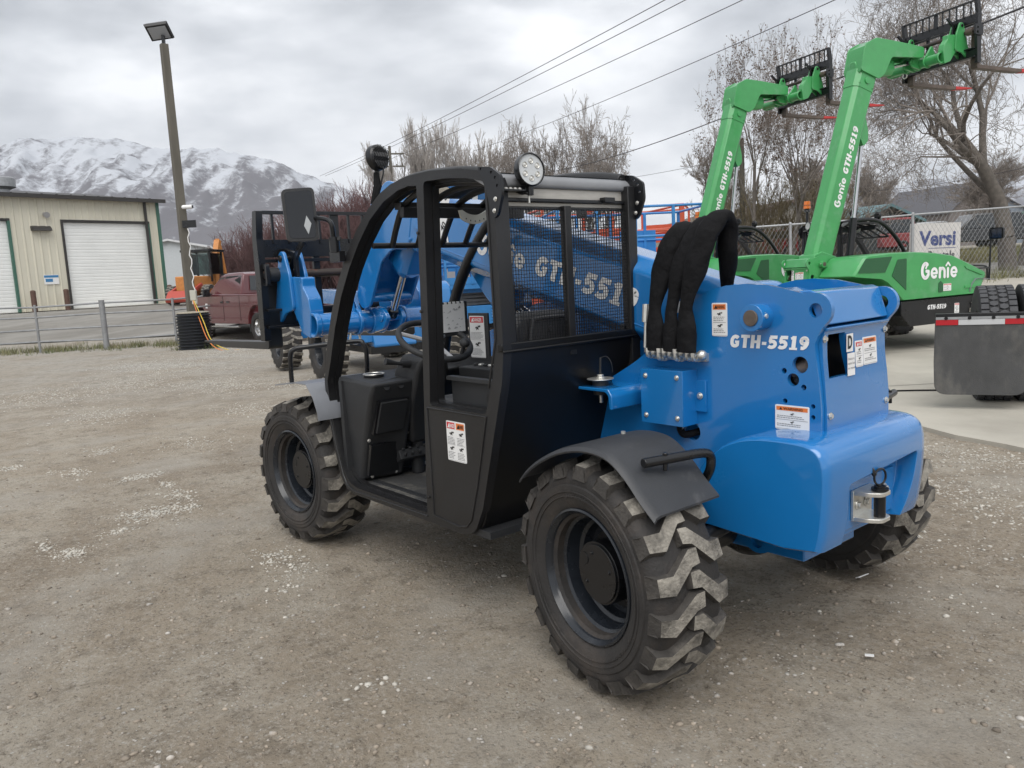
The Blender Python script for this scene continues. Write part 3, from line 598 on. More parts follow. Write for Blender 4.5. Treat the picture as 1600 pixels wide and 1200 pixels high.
    # corner brackets with holes
    for y in (yo+0.004, yi-0.02):
        b = MB(); pts = fillet([(0.545, 1.83), (0.50, 1.822), (0.435, 1.792), (0.425, 1.72), (0.452, 1.655), (0.49, 1.645), (0.505, 1.70), (0.52, 1.78)], 0.012, 3)
        pts = fillet([(0.535, 1.825), (0.46, 1.815), (0.405, 1.780), (0.400, 1.715), (0.430, 1.645), (0.455, 1.630), (0.475, 1.68), (0.50, 1.77)], 0.012, 3)
        plate(b, pts, [circ(0.435, 1.775, 0.006, 10), circ(0.455, 1.795, 0.006, 10), circ(0.425, 1.745, 0.006, 10), circ(0.515, 1.815, 0.005, 10)], -0.006, 0.006, XZ(y)); 
        for x_, z_ in ((0.438, 1.70), (0.447, 1.66)): b.bolt((x_, y+0.006, z_), (0, 1, 0), 0.006, 1)
        b.get('corner_bracket', [SATIN, CHROME], cf, bevel=0.002)
    b = MB(); rg = [(0.50, 1.803), (0.65, 1.822), (0.86, 1.842), (1.03, 1.842), (1.15, 1.826), (1.25, 1.796)]
    b.add([(x, y, z) for y in (0.10, 0.79) for x, z in rg], [(i, i+1, 6+i+1, 6+i) for i in range(5)]); b.get('roof_glazing', POLY, cf)
    # mesh screens
    if not low:
        b = MB(); wv = 0.0011
        for i in range(52):
            y = 0.118+i*0.0132
            if y < 0.80: b.box((0.470, y, 1.425), (0.0018, 0.0019, 0.50))
        for i in range(39):
            z = 1.180+i*0.0132
            if z < 1.675: b.box((0.4725, 0.455, z), (0.0018, 0.69, 0.0019))
        b.get('mesh_screen', SATIN, cf)
        b = MB(); arcx = lambda z: 1.55-(z-1.15)*0.75
        for i in range(44):
            z = 1.02+i*0.0155; x1 = min(arcx(z), 1.44)
            if z < 1.68: b.box(((0.50+x1)/2, yi, z), (x1-0.50, 0.002, 0.0026))
        for i in range(60):
            x = 0.51+i*0.0155; zt = min(1.68, 1.15+(1.55-x)/0.75)
            if x < 1.44 and zt > 1.03: b.box((x, yi+0.002, (1.02+zt)/2), (0.0026, 0.002, zt-1.02))
        b.get('side_mesh', SATIN, cf)
    # dashboard pod, column, wheel
    b = MB()
    b.loft([[(1.50, 0.52, 0.95), (1.50, 0.78, 0.95), (1.84, 0.79, 0.97), (1.84, 0.10, 0.975), (1.66, 0.10, 0.96), (1.62, 0.50, 0.955)],
            [(1.52, 0.53, 0.89), (1.54, 0.78, 0.88), (1.84, 0.79, 0.90), (1.84, 0.10, 0.90), (1.70, 0.10, 0.90), (1.66, 0.50, 0.89)],
            [(1.60, 0.54, 0.66), (1.66, 0.76, 0.66), (1.84, 0.78, 0.66), (1.84, 0.10, 0.66), (1.76, 0.10, 0.66), (1.72, 0.52, 0.66)],
            [(1.68, 0.54, 0.44), (1.72, 0.76, 0.44), (1.84, 0.77, 0.44), (1.84, 0.10, 0.44), (1.78, 0.10, 0.44), (1.78, 0.52, 0.44)]])
    da = b.get('dashboard', PLASTIC, cf, bevel=0.016, seg=3, fix=True)
    b = MB(); b.cyl((1.70, 0.66, 0.965), (1.70, 0.66, 0.976), 0.05, n=28, mi=0); b.tube([(1.70+0.052*cos(t), 0.66+0.052*sin(t), 0.976) for t in np.linspace(0, 2*pi, 29)[:-1]], 0.003, 6, closed=True, mi=1)
    b.get('dial', [PLASTIC, CHROME], da)
    for y_ in (0.70, 0.62): b = MB(); b.cyl((1.535, y_, 0.925), (1.512, y_, 0.93), 0.018, n=16, mi=0); b.get('switch', [PLASTIC, CHROME], da)
    b = MB()
    b.box((1.578, 0.655, 0.775), (0.02, 0.17, 0.19), rot=(0, -0.42, 0), mi=2); b.box((1.562, 0.655, 0.775), (0.02, 0.15, 0.17), rot=(0, -0.42, 0), mi=0); b.box((1.595, 0.60, 0.715), (0.006, 0.028, 0.04), rot=(0, -0.42, 0), mi=3); b.get('dash_panel', [PLASTIC, CHROME, SATIN, WHITE], da); b = MB(); b.box((1.66, 0.655, 0.55), (0.02, 0.18, 0.17), rot=(0, -0.3, 0), mi=2)
    b.get('lower_panel', [PLASTIC, CHROME, SATIN, WHITE], da); b = MB()
    for y_, z_ in ((0.76, 0.66), (0.54, 0.665), (0.72, 0.46), (0.58, 0.46), (0.40, 0.47), (0.30, 0.66)):
        b = MB(); b.bolt((1.618 if z_ > .6 else 1.685, y_, z_), (-1, 0, 0), 0.006, 1); b.get('screw', [PLASTIC, CHROME], da)
    b = MB(); b.loft([[(1.72, 0.39, 0.60), (1.72, 0.51, 0.60), (1.62, 0.51, 0.60), (1.62, 0.39, 0.60)], [(1.70, 0.35, 0.80), (1.70, 0.56, 0.80), (1.55, 0.55, 0.80), (1.55, 0.36, 0.80)],
                      [(1.66, 0.35, 0.98), (1.66, 0.57, 0.98), (1.46, 0.56, 0.98), (1.46, 0.36, 0.98)], [(1.60, 0.37, 1.07), (1.60, 0.55, 1.07), (1.44, 0.54, 1.05), (1.44, 0.38, 1.05)]])
    b.cyl((1.68, .45, .42), (1.66, .45, .62), .035)
    co = b.get('steering_column', PLASTIC, cf, bevel=0.02, seg=3)
    b = MB(); SW = Matrix.Translation((1.415, 0.47, 1.135)) @ Matrix.Rotation(radians(-28), 4, 'Y')
    b.tube([(0.178*cos(t), 0.178*sin(t), 0) for t in np.linspace(0, 2*pi, 49)[:-1]], 0.0155, 12, closed=True, M=SW)
    b.lathe([(0.001, -0.02), (0.045, -0.02), (0.05, -0.005), (0.04, 0.008), (0.001, 0.012)], 24, 0, SW)
    for a in (1.0, 3.1, 5.2):
        b.tube([(0.04*cos(a), 0.04*sin(a), -0.008), (0.17*cos(a), 0.17*sin(a), 0)], 0.011, 8, mi=1, M=SW)
    b.cyl((0, 0, -0.1), (0, 0, -0.01), 0.03, M=SW); b.cyl((-0.15, -0.06, 0.0), (-0.15, -0.06, 0.05), 0.010, M=SW); b.sphere((-0.15, -0.06, 0.065), (0.026, 0.026, 0.022), 14, M=SW)
    b.get('steering_wheel', [PLASTIC, mat('brushed_spoke', (0.45, 0.45, 0.46), 0.35, metal=0.6)], co)
    b = MB(); b.tube([(1.52, 0.55, 1.02), (1.52, 0.63, 1.035), (1.525, 0.69, 1.05)], [0.010, 0.009, 0.017], 10); b.cyl((1.53, 0.55, 1.02), (1.528, 0.60, 1.028), 0.018); b.get('gear_lever', [PLASTIC, CHROME], co); b = MB(); b.cyl((1.56, 0.55, 0.905), (1.56, 0.605, 0.905), 0.014, mi=1); b.tube([(1.56, .60, .90), (1.56, .61, .86), (1.56, .60, .80)], .003, 5, mi=1)
    b.get('ignition_key', [PLASTIC, CHROME], co)
    b = MB(); b.box((1.64, 0.50, 0.545), (0.05, 0.18, 0.05), rot=(0, 0.5, 0)); b.tube([(1.66, .5, .56), (1.74, .5, .62)], .012)
    for i in range(4):
        for j in range(2): b.cyl((1.61+j*.025, 0.435+i*.043, 0.55+j*.018), (1.60+j*.025, 0.435+i*.043, 0.568+j*.018), 0.008, n=8)
    b.get('pedal', PLASTIC, cf, bevel=0.004)
    # seat
    b = MB()
    b.loft([[(0.56, 0.34, 0.90), (0.56, 0.72, 0.90), (0.66, 0.70, 0.90), (0.66, 0.36, 0.90)], [(0.555, 0.325, 1.10), (0.555, 0.725, 1.10), (0.66, 0.71, 1.10), (0.66, 0.35, 1.10)],
            [(0.55, 0.34, 1.22), (0.55, 0.70, 1.22), (0.64, 0.69, 1.22), (0.64, 0.36, 1.22)], [(0.56, 0.385, 1.285), (0.56, 0.64, 1.285), (0.62, 0.63, 1.285), (0.62, 0.40, 1.285)]])
    se = b.get('seat', mat('black_vinyl', (0.040, 0.040, 0.041), 0.38, bump=0.2, bscale=200), cf, bevel=0.03, seg=4)
    b = MB(); b.loft([[(0.545, 0.40, 1.14), (0.545, 0.61, 1.14), (0.57, 0.62, 1.14), (0.57, 0.39, 1.14)], [(0.54, 0.42, 1.245), (0.54, 0.59, 1.245), (0.57, 0.60, 1.245), (0.57, 0.41, 1.245)]]); b.tube(smooth_path([(0.538, 0.615, 1.14), (0.534, 0.60, 1.235), (0.534, 0.58, 1.255), (0.534, 0.43, 1.255), (0.534, 0.41, 1.235), (0.538, 0.395, 1.14)], 4), 0.008, 6)
    b.cyl((0.545, .50, 1.21), (0.535, .50, 1.21), .012); b.get('document_pouch', mat('pouch_plastic', (.05, .05, .052), .4), se, bevel=0.006)
    b = MB(); b.box((0.85, 0.50, 0.86), (0.50, 0.44, 0.12)); b.box((0.85, 0.5, 0.70), (0.40, 0.40, 0.22)); b.get('seat_cushion', mat('black_vinyl', (0, 0, 0)), se, bevel=0.03, seg=3)
    b = MB(); b.box((1.15, 0.19, 0.955), (0.72, 0.16, 0.05)); b.box((1.15, 0.19, 0.80), (0.70, 0.15, 0.28)); b.cyl((1.20, 0.20, 0.98), (1.20, 0.20, 1.06), 0.012); b.sphere((1.20, 0.20, 1.08), (0.022, 0.022, 0.035), 12)
    for i in range(5): b.box((1.30+i*.04, 0.19, 0.985), (0.022, 0.03, 0.014), mi=1 if i % 2 else 0)
    b.get('control_console', [PLASTIC, CHROME], cf, bevel=0.006)
    b = MB(); b.box((1.45, 0.335, 1.23), (0.008, 0.19, 0.17)); b.get('chart_board', PLASTIC, cf, bevel=0.002)
    b = MB(); M_ = frame((1.4445, 0.415, 1.165), (0, -1, 0), (0.0, 0, 1)); b.prism([(0, 0), (.155, 0), (.155, .14), (0, .14)], 0, 0.002, M=M_)
    for i in range(6): b.box((1.445, .40-i*.026, 1.31), (.006, .014, .012))
    rs = random.Random(3)
    for i in range(22):
        x0 = rs.uniform(.01, .13); y0 = rs.uniform(.01, .12); b.add([(x0, y0, .003), (x0+rs.uniform(.01, .02), y0+.002, .003), (x0+.01, y0+rs.uniform(.004, .012), .003)], [(0, 1, 2)], 1, M_, False)
    b.get('load_chart', [WHITE, mat('ink_light', (0.45, 0.45, 0.46), 0.5)], cf)
    b = MB(); b.box((1.52, 0.115, 1.12), (0.17, 0.012, 0.25)); b.get('sticker_board', PLASTIC, cf, bevel=0.003)
    # level gauge under the roof bar
    b = MB(); M_ = frame((0, 0, 0), (0, -1, 0), (0, 0, 1)); cx_, cz_ = -0.415, 1.70
    o_ = arcp(cx_, cz_+0.10, 0.13, 235, 305, 12)+[(cx_+0.085, cz_+0.03)]+arcp(cx_, cz_+0.13, 0.12, 305, 235, 12)+[(cx_-0.085, cz_+0.03)]
    b.prism(o_, 0, 0.012, M=Matrix.Translation((1.12, 0, 0)) @ M_)
    for k in range(5): a = radians(245+k*12.5); b.box((1.107, 0.415-0.118*cos(a), 1.80+0.118*sin(a)), (0.002, 0.004, 0.006), mi=1)
    b.get('level_gauge', [mat('ivory_plastic', (0.55, 0.55, 0.50), 0.4), INK], cf)
    # work lights and mirror
    def wl(c, d, r, dome, foot):
        b, M_ = work_light(cf, c, d, r, dome); c = Vector(c)
        b.tube([c-Vector((0, 0, r*.9)), c-Vector((0, 0, r*1.5))], 0.012, 6); b.tube(smooth_path([c-Vector(d)*.03-Vector((0, 0, r*.4)), c-Vector((0, 0, r*1.3))-Vector(d)*.04, Vector(foot)], 4), 0.004, 5)
        b.tube([c-Vector((0, 0, r*1.4)), Vector(foot)], 0.007, 6); return b.get('work_light', [SATIN, LENS, CHROME, WHITE], cf, bevel=0.0008, seg=1)
    wl((0.435, 0.665, 1.808), (-1, 0.10, 0.05), 0.061, False, (0.49, 0.70, 1.74))
    b = MB(); b.box((0.465, 0.735, 1.735), (0.05, 0.11, 0.006)); b.box((0.455, 0.665, 1.742), (0.03, 0.04, 0.02)); b.cyl((0.445, .665, 1.69), (.445, .665, 1.74), .004, mi=1)
    for k in range(4): b.bolt((0.45, 0.77-k*.022, 1.738), (0, 0, 1), 0.006, 1)
    b.get('light_mount', [SATIN, CHROME], cf)
    wl((1.40, 0.735, 1.985), (0.95, 0.25, -0.1), 0.058, True, (1.40, 0.76, 1.78))
    b = MB(); b.tube([(1.40, 0.74, 1.92), (1.385, 0.745, 1.86), (1.40, 0.765, 1.78)], [0.012, 0.02, 0.014], 8); b.get('light_stalk', SLEEVE, cf)
    wl((1.30, 0.18, 1.90), (1, 0, -0.1), 0.055, True, (1.28, 0.18, 1.80))
    if not low or True:
        b = MB(); MM = Matrix.Translation((1.745, 0.96, 1.765)) @ Matrix.Rotation(radians(-18), 4, 'Z') @ Matrix.Rotation(radians(3), 4, 'Y')
        b.prism(fillet([(-0.075, -0.125), (0.072, -0.125), (0.080, 0.115), (-0.070, 0.125)], 0.025, 4), -0.014, 0.014, M=MM @ YZ(0)); b.prism(fillet([(-0.063, -0.112), (0.060, -0.112), (0.068, 0.103), (-0.058, 0.112)], 0.02, 4), -0.0155, -0.0145, M=MM @ YZ(0), mi=1)
        b.prism([(-0.045, -0.045), (-0.028, -0.095), (-0.010, -0.055), (-0.025, -0.008)], -0.018, -0.0165, M=MM @ YZ(0) , mi=3)
        b.tube(smooth_path([(1.745, 0.90, 1.74), (1.70, 0.90, 1.745), (1.63, 0.88, 1.73), (1.61, 0.87, 1.70), (1.62, 0.86, 1.63)], 5), 0.011, 8, mi=2); b.cyl((1.62, 0.86, 1.65), (1.62, 0.86, 1.58), 0.024, mi=2); b.box((1.64, 0.84, 1.56), (0.10, 0.03, 0.05), mi=2); b.bolt((1.57, .86, 1.64), (-1, 1, 0), .007, 0)
        b.get('mirror', [PLASTIC, mat('mirror_dark_back', (0.012, 0.014, 0.018), 0.18), SATIN, mat('sticker_grey', (0.42, 0.44, 0.45), 0.4)], cf, bevel=0.004)
    # ---- boom (u along, v up, y across)
    th = radians(boom_deg); U = Vector((cos(th), 0, sin(th))); V = Vector((-sin(th), 0, cos(th))); PV = Vector((-0.225, 0, 1.24))
    def BM(y=0): return Matrix(((U.x, V.x, 0, PV.x), (0, 0, -1, y), (U.z, V.z, 0, PV.z), (0, 0, 0, 1)))      # local (u, v) plane, local z -> -y
    yc = -0.04; yw = 0.138
    def csec(u, k=1.0, dv=0.0):
        r = 0.055*k; t_, b_ = 0.048*k+dv, -0.305*k+dv; w = yw*k
        pts = [(w, b_+r), (w, t_-r), (w-r, t_), (-w+r, t_), (-w, t_-r), (-w, b_+r), (-w+r, b_), (w-r, b_)]
        return [tuple(PV+U*u+V*v_+Vector((0, yc+y_, 0))) for y_, v_ in pts]
    b = MB(); L = 2.42+ext
    b.loft([csec(-0.06), csec(L)]); 
    b.prism([(-0.10, -0.10), (-0.04, 0.07), (0.12, 0.06), (0.2, -0.05), (0.2, -0.33), (-0.05, -0.25)], -0.150, 0.150, M=BM(yc))
    boom = b.get('boom', paint, P0, bevel=0.012, seg=3, fix=True)
    b = MB()      # raised seam lines on both flanks, end collar, cylinder lug
    for s in (1, -1): b.prism([(0.4, -0.222), (L-.3, -0.222), (L-.3, -0.228), (0.4, -0.228)], -0.003, 0.003, M=BM(yc+s*yw))
    b.loft([csec(L-0.22, 1.05, 0.006), csec(L+0.02, 1.05, 0.006)]); b.prism(fillet([(1.62+ext, -0.28), (1.50+ext, -0.40), (1.60+ext, -0.46), (1.72+ext, -0.42), (1.95+ext, -0.28)], 0.04), -0.07, 0.07, M=BM(yc))
    for s in (1, -1):
        b.cyl(PV+U*(L-.1)+V*(-0.12)+Vector((0, yc+s*.14, 0)), PV+U*(L-.1)+V*(-0.12)+Vector((0, yc+s*.16, 0)), 0.045, n=24)
        for du, dv in ((-.03, .0), (-.17, .0), (-.17, -.24), (-.03, -.24)): b.bolt(PV+U*(L+du)+V*dv+Vector((0, yc+s*.146, 0)), (0, s, 0), 0.009)
    b.get('boom_collar', paint, boom, bevel=0.004, fix=True)
    # gooseneck
    g = lambda u, v: (u+ext, v*gv if v < -0.2 else v)
    gp = fillet([g(2.40, 0.045), g(2.70, 0.050), g(2.86, -0.10), g(2.92, -0.42), g(2.96, -0.74), g(2.88, -0.80), g(2.79, -0.76), g(2.69, -0.44), g(2.58, -0.34), g(2.40, -0.30)], 0.04, 4)
    if not hero: gp = fillet([(u+ext, v) for u, v in [(2.40, .05), (2.75, .08), (2.90, -.08), (2.99, -.45), (3.10, -.96), (2.96, -1.0), (2.76, -.43), (2.5, -.38), (2.40, -.30)]], 0.04, 4)
    b = MB()
    for y in (0.098, -0.198): b.prism(gp, 0, 0.022, M=BM(y+0.011))
    gb = [g(2.40, 0.040), g(2.70, 0.042), g(2.84, -0.10), g(2.905, -0.42), g(2.93, -0.70)]
    if not hero: gb = [(u+ext, v) for u, v in [(2.40, .045), (2.73, .07), (2.885, -.08), (2.975, -.45), (3.08, -.93)]]
    b.prism(gb+[(u-0.02, v-0.012) for u, v in gb[::-1]], 0, 0.29, M=BM(0.10)); b.cyl(*(Vector(BM(y) @ Vector((*(g(2.80, -0.70) if hero else (2.97+ext, -.90)), 0))) for y in (0.10, -0.20)), 0.03, n=16)
    gk = b.get('boom_head', paint, P0, bevel=0.006, fix=False)
    b = MB()      # cylinder fairing inside the head and its rod
    f0 = Vector(BM(yc) @ Vector((*g(2.52, -0.12), 0))); f1 = Vector(BM(yc) @ Vector((*(g(2.66, -0.50) if hero else (2.72+ext, -.62)), 0)))
    T = Vector(BM(yc) @ Vector((*(g(2.88, -0.75) if hero else (3.03+ext, -.98)), 0)))+Vector((0.06, 0, -0.125))
    kn = T+Vector((-0.16, 0, 0.02))
    d_ = (f1-f0).normalized(); sx = Vector((0, 1, 0)); sy = d_.cross(sx).normalized()
    def fr(p, a, c): return [tuple(p+sx*i*a+sy*j*c) for i, j in ((1, -.6), (1, .6), (.6, 1), (-.6, 1), (-1, .6), (-1, -.6), (-.6, -1), (.6, -1))]
    b.loft([fr(f0-d_*.18, 0.06, 0.09), fr(f0, 0.085, 0.115), fr(f1-d_*.05, 0.085, 0.115), fr(f1+d_*.01, 0.05, 0.06)])
    b.cyl(f1-d_*.02, kn, 0.024, n=20, mi=1); b.cyl(kn-(kn-f1).normalized()*.06, kn, 0.032, n=20, mi=2)
    b.get('tilt_cylinder', [paint, ROD, SATIN], gk, bevel=0.008, fix=True)
    # coupler: cross tube, ears, link arms
    b = MB(); ty0, ty1 = 0.44, -0.44
    tp = [(0.056, ty0), (0.078, ty0+.004), (0.078, ty0-0.03), (0.070, ty0-0.04), (0.070, ty1+0.04), (0.078, ty1+.03), (0.078, ty1), (0.056, ty1)]
    TM = frame((T.x, 0, T.z), (1, 0, 0), (0, 0, -1)); b.lathe(tp+[(0.056, 0.0)], 40, 0, TM, closed=True)
    for y in (0.13, -0.05, 0.03, -0.21): b.lathe([(0.07, y-.012), (0.088, y-.012), (0.088, y+.012), (0.07, y+.012)], 32, 0, TM, closed=True)
    def ear(pts, y, w, mb=b, r=0.03): mb.prism(fillet([(T.x+x, T.z+z) for x, z in pts], r, 4), 0, w, M=XZ(y+w/2))
    ear([(-0.02, 0.05), (0.12, 0.24), (0.20, 0.10), (0.06, -0.08)], 0.10, 0.03); ear([(-0.02, 0.05), (0.12, 0.24), (0.20, 0.10), (0.06, -0.08)], -0.17, 0.03)
    for y in (0.02, -0.10): ear([(-0.02, 0.085), (-0.17, 0.085), (-0.23, 0.02), (-0.17, -0.055), (0.0, -0.085)], y, 0.03)
    b.cyl((kn.x, 0.045, kn.z), (kn.x, -0.125, kn.z), 0.025, n=16)
    armp = [(0.0, 0.085), (0.02, 0.17), (0.085, 0.24), (0.085, 0.30), (0.255, 0.31), (0.268, 0.43), (0.285, 0.468), (0.325, 0.475), (0.355, 0.455), (0.385, 0.36), (0.43, 0.14), (0.475, 0.10), (0.485, 0.06), (0.45, 0.02), (0.40, 0.02), (0.34, 0.05), (0.26, 0.03), (0.14, -0.05), (0.03, -0.085)]
    for y in (0.40, -0.42):
        ear(armp[:5]+[(0.27, 0.12), (0.14, -0.05), (0.03, -0.085)], y, 0.09, r=0.015); ear([(0.22, 0.31), (0.268, 0.43), (0.285, 0.468), (0.325, 0.478), (0.36, 0.455), (0.39, 0.36), (0.46, 0.14), (0.487, 0.09), (0.47, 0.03), (0.43, 0.008), (0.39, 0.03), (0.34, 0.07), (0.2, 0.10)], y+0.055, 0.024, r=0.03); ear([(0.22, 0.31), (0.268, 0.43), (0.285, 0.468), (0.325, 0.478), (0.36, 0.455), (0.39, 0.36), (0.46, 0.14), (0.487, 0.09), (0.47, 0.03), (0.43, 0.008), (0.39, 0.03), (0.34, 0.07), (0.2, 0.10)], y-0.055, 0.024, r=0.03)
        for x_, z_ in ((0.325, 0.43), (0.44, 0.055)): b.cyl((T.x+x_, y-0.075, T.z+z_), (T.x+x_, y+0.078, T.z+z_), 0.022, n=16, mi=1)
    cp = b.get('coupler', [paint, SATIN], P0, bevel=0.005)
    b = MB()       # long link with shackle
    ear([(0.07, 0.235), (0.02, 0.23), (-0.03, 0.06), (-0.04, -0.05), (0.02, -0.07), (0.055, 0.05)], 0.155, 0.022, b); b.cyl((T.x+.05, .12, T.z+.19), (T.x+.05, .19, T.z+.19), .03, mi=0); b.cyl((T.x+.05, .17, T.z+.19), (T.x+.05, .195, T.z+.19), .02, mi=1)
    sc = Vector((T.x-0.01, 0.155, T.z-0.085)); b.tube([sc+Vector((0, 0.030, 0.04))]+[sc+Vector((0, 0.036*cos(t), -0.020-0.036*sin(t))) for t in np.linspace(-0.5, pi+0.5, 14)]+[sc+Vector((0, -0.030, 0.04))], 0.0085, 8, mi=2)
    b.cyl(sc+Vector((0, .05, .042)), sc+Vector((0, -.05, .042)), 0.011, mi=3); b.cyl(sc+Vector((0, .062, .042)), sc+Vector((0, .04, .042)), 0.017, mi=3); b.cyl(sc-Vector((0, .062, -.042)), sc-Vector((0, .04, -.042)), 0.017, mi=3)
    b.get('shackle_link', [paint, SATIN, CHROME, mat('shackle_red', (0.45, 0.02, 0.02), 0.4)], cp, bevel=0.003)
    # ---- fork carriage
    CX = T.x+0.44; CZ = T.z-0.10; hw = 0.60
    b = MB()
    for s in (1, -1):
        y = yc+s*hw
        b.prism(fillet([(CX-0.02, CZ), (CX-.04, CZ+0.38), (CX-0.03, CZ+0.66), (CX-0.06, CZ+0.84), (CX+0.0, CZ+0.84), (CX+0.04, CZ+0.66), (CX+0.05, CZ)], 0.01, 2), 0, 0.045, M=XZ(y+0.022))
        plate(b, fillet([(CX-0.10, CZ+0.36), (CX-0.10, CZ+0.50), (CX+0.05, CZ+0.50), (CX+0.05, CZ+0.36)], 0.02), [circ(CX-0.055, CZ+0.395, 0.02, 14), circ(CX-0.055, CZ+0.455, 0.016, 14)], -0.012, 0.012, XZ(y+s*0.012-.02))
    b.box((CX-0.03, yc, CZ+0.83), (0.03, 2*hw, 0.022))
    for k, y in enumerate(blines(10, yc-hw+.10, yc+hw-.10)): b.box((CX-0.015, y, CZ+0.73), (0.02, 0.014 if k != 5 else 0.06, 0.20))
    b.box((CX, yc, CZ+0.60), (0.03, 2*hw, 0.115)); b.box((CX-0.02, yc, CZ+0.52), (0.025, 2*hw, 0.022)); b.box((CX+0.0, yc, CZ+0.14), (0.05, 2*hw, 0.12)); b.box((CX-0.04, yc, CZ+0.20), (0.06, 2*hw, 0.016)); b.box((CX-0.03, yc, CZ+0.09), (0.06, 2*hw, 0.016))
    for y in (yc-.20, yc+.2, yc-.03): b.box((CX+.01, y, CZ+0.36), (0.03, 0.045, 0.42))
    b.cyl((CX-0.055, yc-hw, CZ+0.43), (CX-0.055, yc+hw, CZ+0.43), 0.026, n=16, mi=1)
    for y in (0.40, -0.42):
        b.prism(fillet([(T.x+0.22, T.z+0.46), (T.x+0.40, T.z+0.50), (T.x+0.44, T.z+0.42), (T.x+0.47, T.z+0.05), (T.x+0.42, T.z+0.03), (T.x+0.36, T.z+0.30), (T.x+.30, T.z+.40)], 0.012), 0, 0.03, M=XZ(y+0.015))
        b.prism(fillet([(T.x+0.10, T.z+0.52), (T.x+0.13, T.z+0.54), (T.x+0.25, T.z+0.45), (T.x+0.27, T.z+0.30), (T.x+0.22, T.z+0.30), (T.x+.22, T.z+.42)], 0.01), 0, 0.02, M=XZ(y+0.012))
    cg = b.get('fork_carriage', [SATIN, mat('rusty_shaft', (0.035, 0.025, 0.02), 0.45, c2=(0.12, 0.05, 0.03), c2scale=6)], P0, bevel=0.003)
    FORK = mat('fork_steel', (0.022, 0.022, 0.022), 0.42, var=0.2) if hero else mat('worn_fork_steel', (0.10, 0.075, 0.06), 0.55, var=0.3, vscale=9)
    for s in (1, -1):
        y = yc+s*(hw-0.075)
        b = MB(); b.prism(fillet([(CX+0.035, CZ+0.47), (CX+0.075, CZ+0.47), (CX+0.085, CZ-0.01), (CX+1.30, CZ-0.035), (CX+1.30, CZ-0.045), (CX+0.85, CZ-0.075), (CX+0.035, CZ-0.06)], [.01, .01, .02, .004, .004, .01, .03], 3), 0, 0.10, M=XZ(y+0.05))
        b.cyl((CX-.05, y-.05, CZ+.43), (CX-.05, y+.05, CZ+.43), .045, n=18)
        if not hero: b.prism([(CX+.95, CZ-.025), (CX+1.303, CZ-.0345), (CX+1.303, CZ-.046), (CX+.95, CZ-.072)], 0, .104, M=XZ(y+.052), mi=1)
        b.get('fork', [FORK, mat('fork_tip_red', (0.5, 0.03, 0.03), 0.5)], cg, bevel=0.003)
    # lift cylinder
    b = MB(); c0 = Vector((0.45, yc, 0.72)); c1 = Vector(BM(yc) @ Vector((1.62+ext, -0.40, 0))); d_ = (c1-c0); Lc = d_.length; d_.normalize(); body = min(Lc*.62, 1.15)
    b.cyl(c0, c0+d_*body, 0.052, n=24); b.cyl(c0+d_*body, c1, 0.03, n=20, mi=1); b.cyl(c1-Vector((0, .06, 0)), c1+Vector((0, .06, 0)), .04)
    for s in (1,): b.tube([c0+d_*.1+Vector((0, .055, .03)), c0+d_*(body-.05)+Vector((0, .055, .03))], 0.008, 6, mi=1)
    b.get('lift_cylinder', [SATIN, ROD], P0, bevel=0.003)
    # lettering on the boom flanks
    h = 0.100
    for s in (1, -1):
        b = MB()
        d = 0.0022
        if s > 0: M_ = Matrix(((-U.x, V.x, 0, 0), (0, 0, 1, 0), (-U.z, V.z, 0, 0), (0, 0, 0, 1))); u0 = 1.78+ext*.6
        else: M_ = Matrix(((U.x, V.x, 0, 0), (0, 0, -1, 0), (U.z, V.z, 0, 0), (0, 0, 0, 1))); u0 = 0.66+ext*.6
        M_.translation = PV+U*u0+V*(-0.178)+Vector((0, yc+s*(yw+d), 0))
        letters(b, 'Genie', SCRIPT, h*1.12, M_, 0, 0.1, width=0.40 if ext == 0 else .42, rnd_=True); b.get('lettering', LETTER, boom, smooth=False); b = MB()
        M2 = M_ @ Matrix.Translation((0.47, 0, 0)); letters(b, 'GTH-5519', SLAB, h, M2, 0, 0.42, width=0.67); b.get('lettering', LETTER, boom, smooth=False)
    if hero:
        b = MB(); M_ = Matrix(((-U.x, V.x, 0, 0), (0, 0, 1, 0), (-U.z, V.z, 0, 0), (0, 0, 0, 1))); M_.translation = PV+Vector((0, yc+yw+.002, 0))
        # boom angle scale: a curved white band with figures
        q = [(-(2.30-0.02*i)+0.0, -0.20+0.0*i) for i in range(2)]
        cu, cv, r0, r1 = -1.70, -0.02, 0.36, 0.44
        A = [radians(a) for a in np.linspace(158, 207, 14)]
        vs = [(cu+r0*cos(a), cv+r0*sin(a), 0) for a in A]+[(cu+r1*cos(a), cv+r1*sin(a), 0) for a in A]
        b.add(vs, [(i, i+1, 14+i+1, 14+i) for i in range(13)], 0, M_, False)
        for k, sft in enumerate(('80', '60', '40', '20')):
            a = radians(168+k*12); p = ((cu+.40*cos(a)), cv+.40*sin(a)); text(b, sft, 0.05, M_ @ Matrix.Translation((p[0], p[1], 0.001)) @ Matrix.Rotation(radians(60), 4, 'Z') @ Matrix.Translation((0, -.018, 0)), 1, 0.02, True)
        b.get('angle_scale', [WHITE, INK], boom, smooth=False)
    # lettering and stickers on the body
    b = MB(); M_ = frame((-0.092, py+0.0015, 1.128), (-1, 0, 0.0), (0, 0, 1)); letters(b, 'GTH-5519', SLAB, 0.048, M_, 0, 0.42, width=0.315)
    b.get('lettering', LETTER, lp, smooth=False)
    sticker(lp, frame((-0.018, py+0.0016, 1.168), (-1, 0, 0), (0, 0, 1)), 0.066, 0.122, 1)
    sticker(lp, frame((-0.277, py+0.0016, 0.850), (-1, 0, 0), (0, 0, 1)), 0.128, 0.086, 1)
    rx = lambda z: -0.4975-0.0015
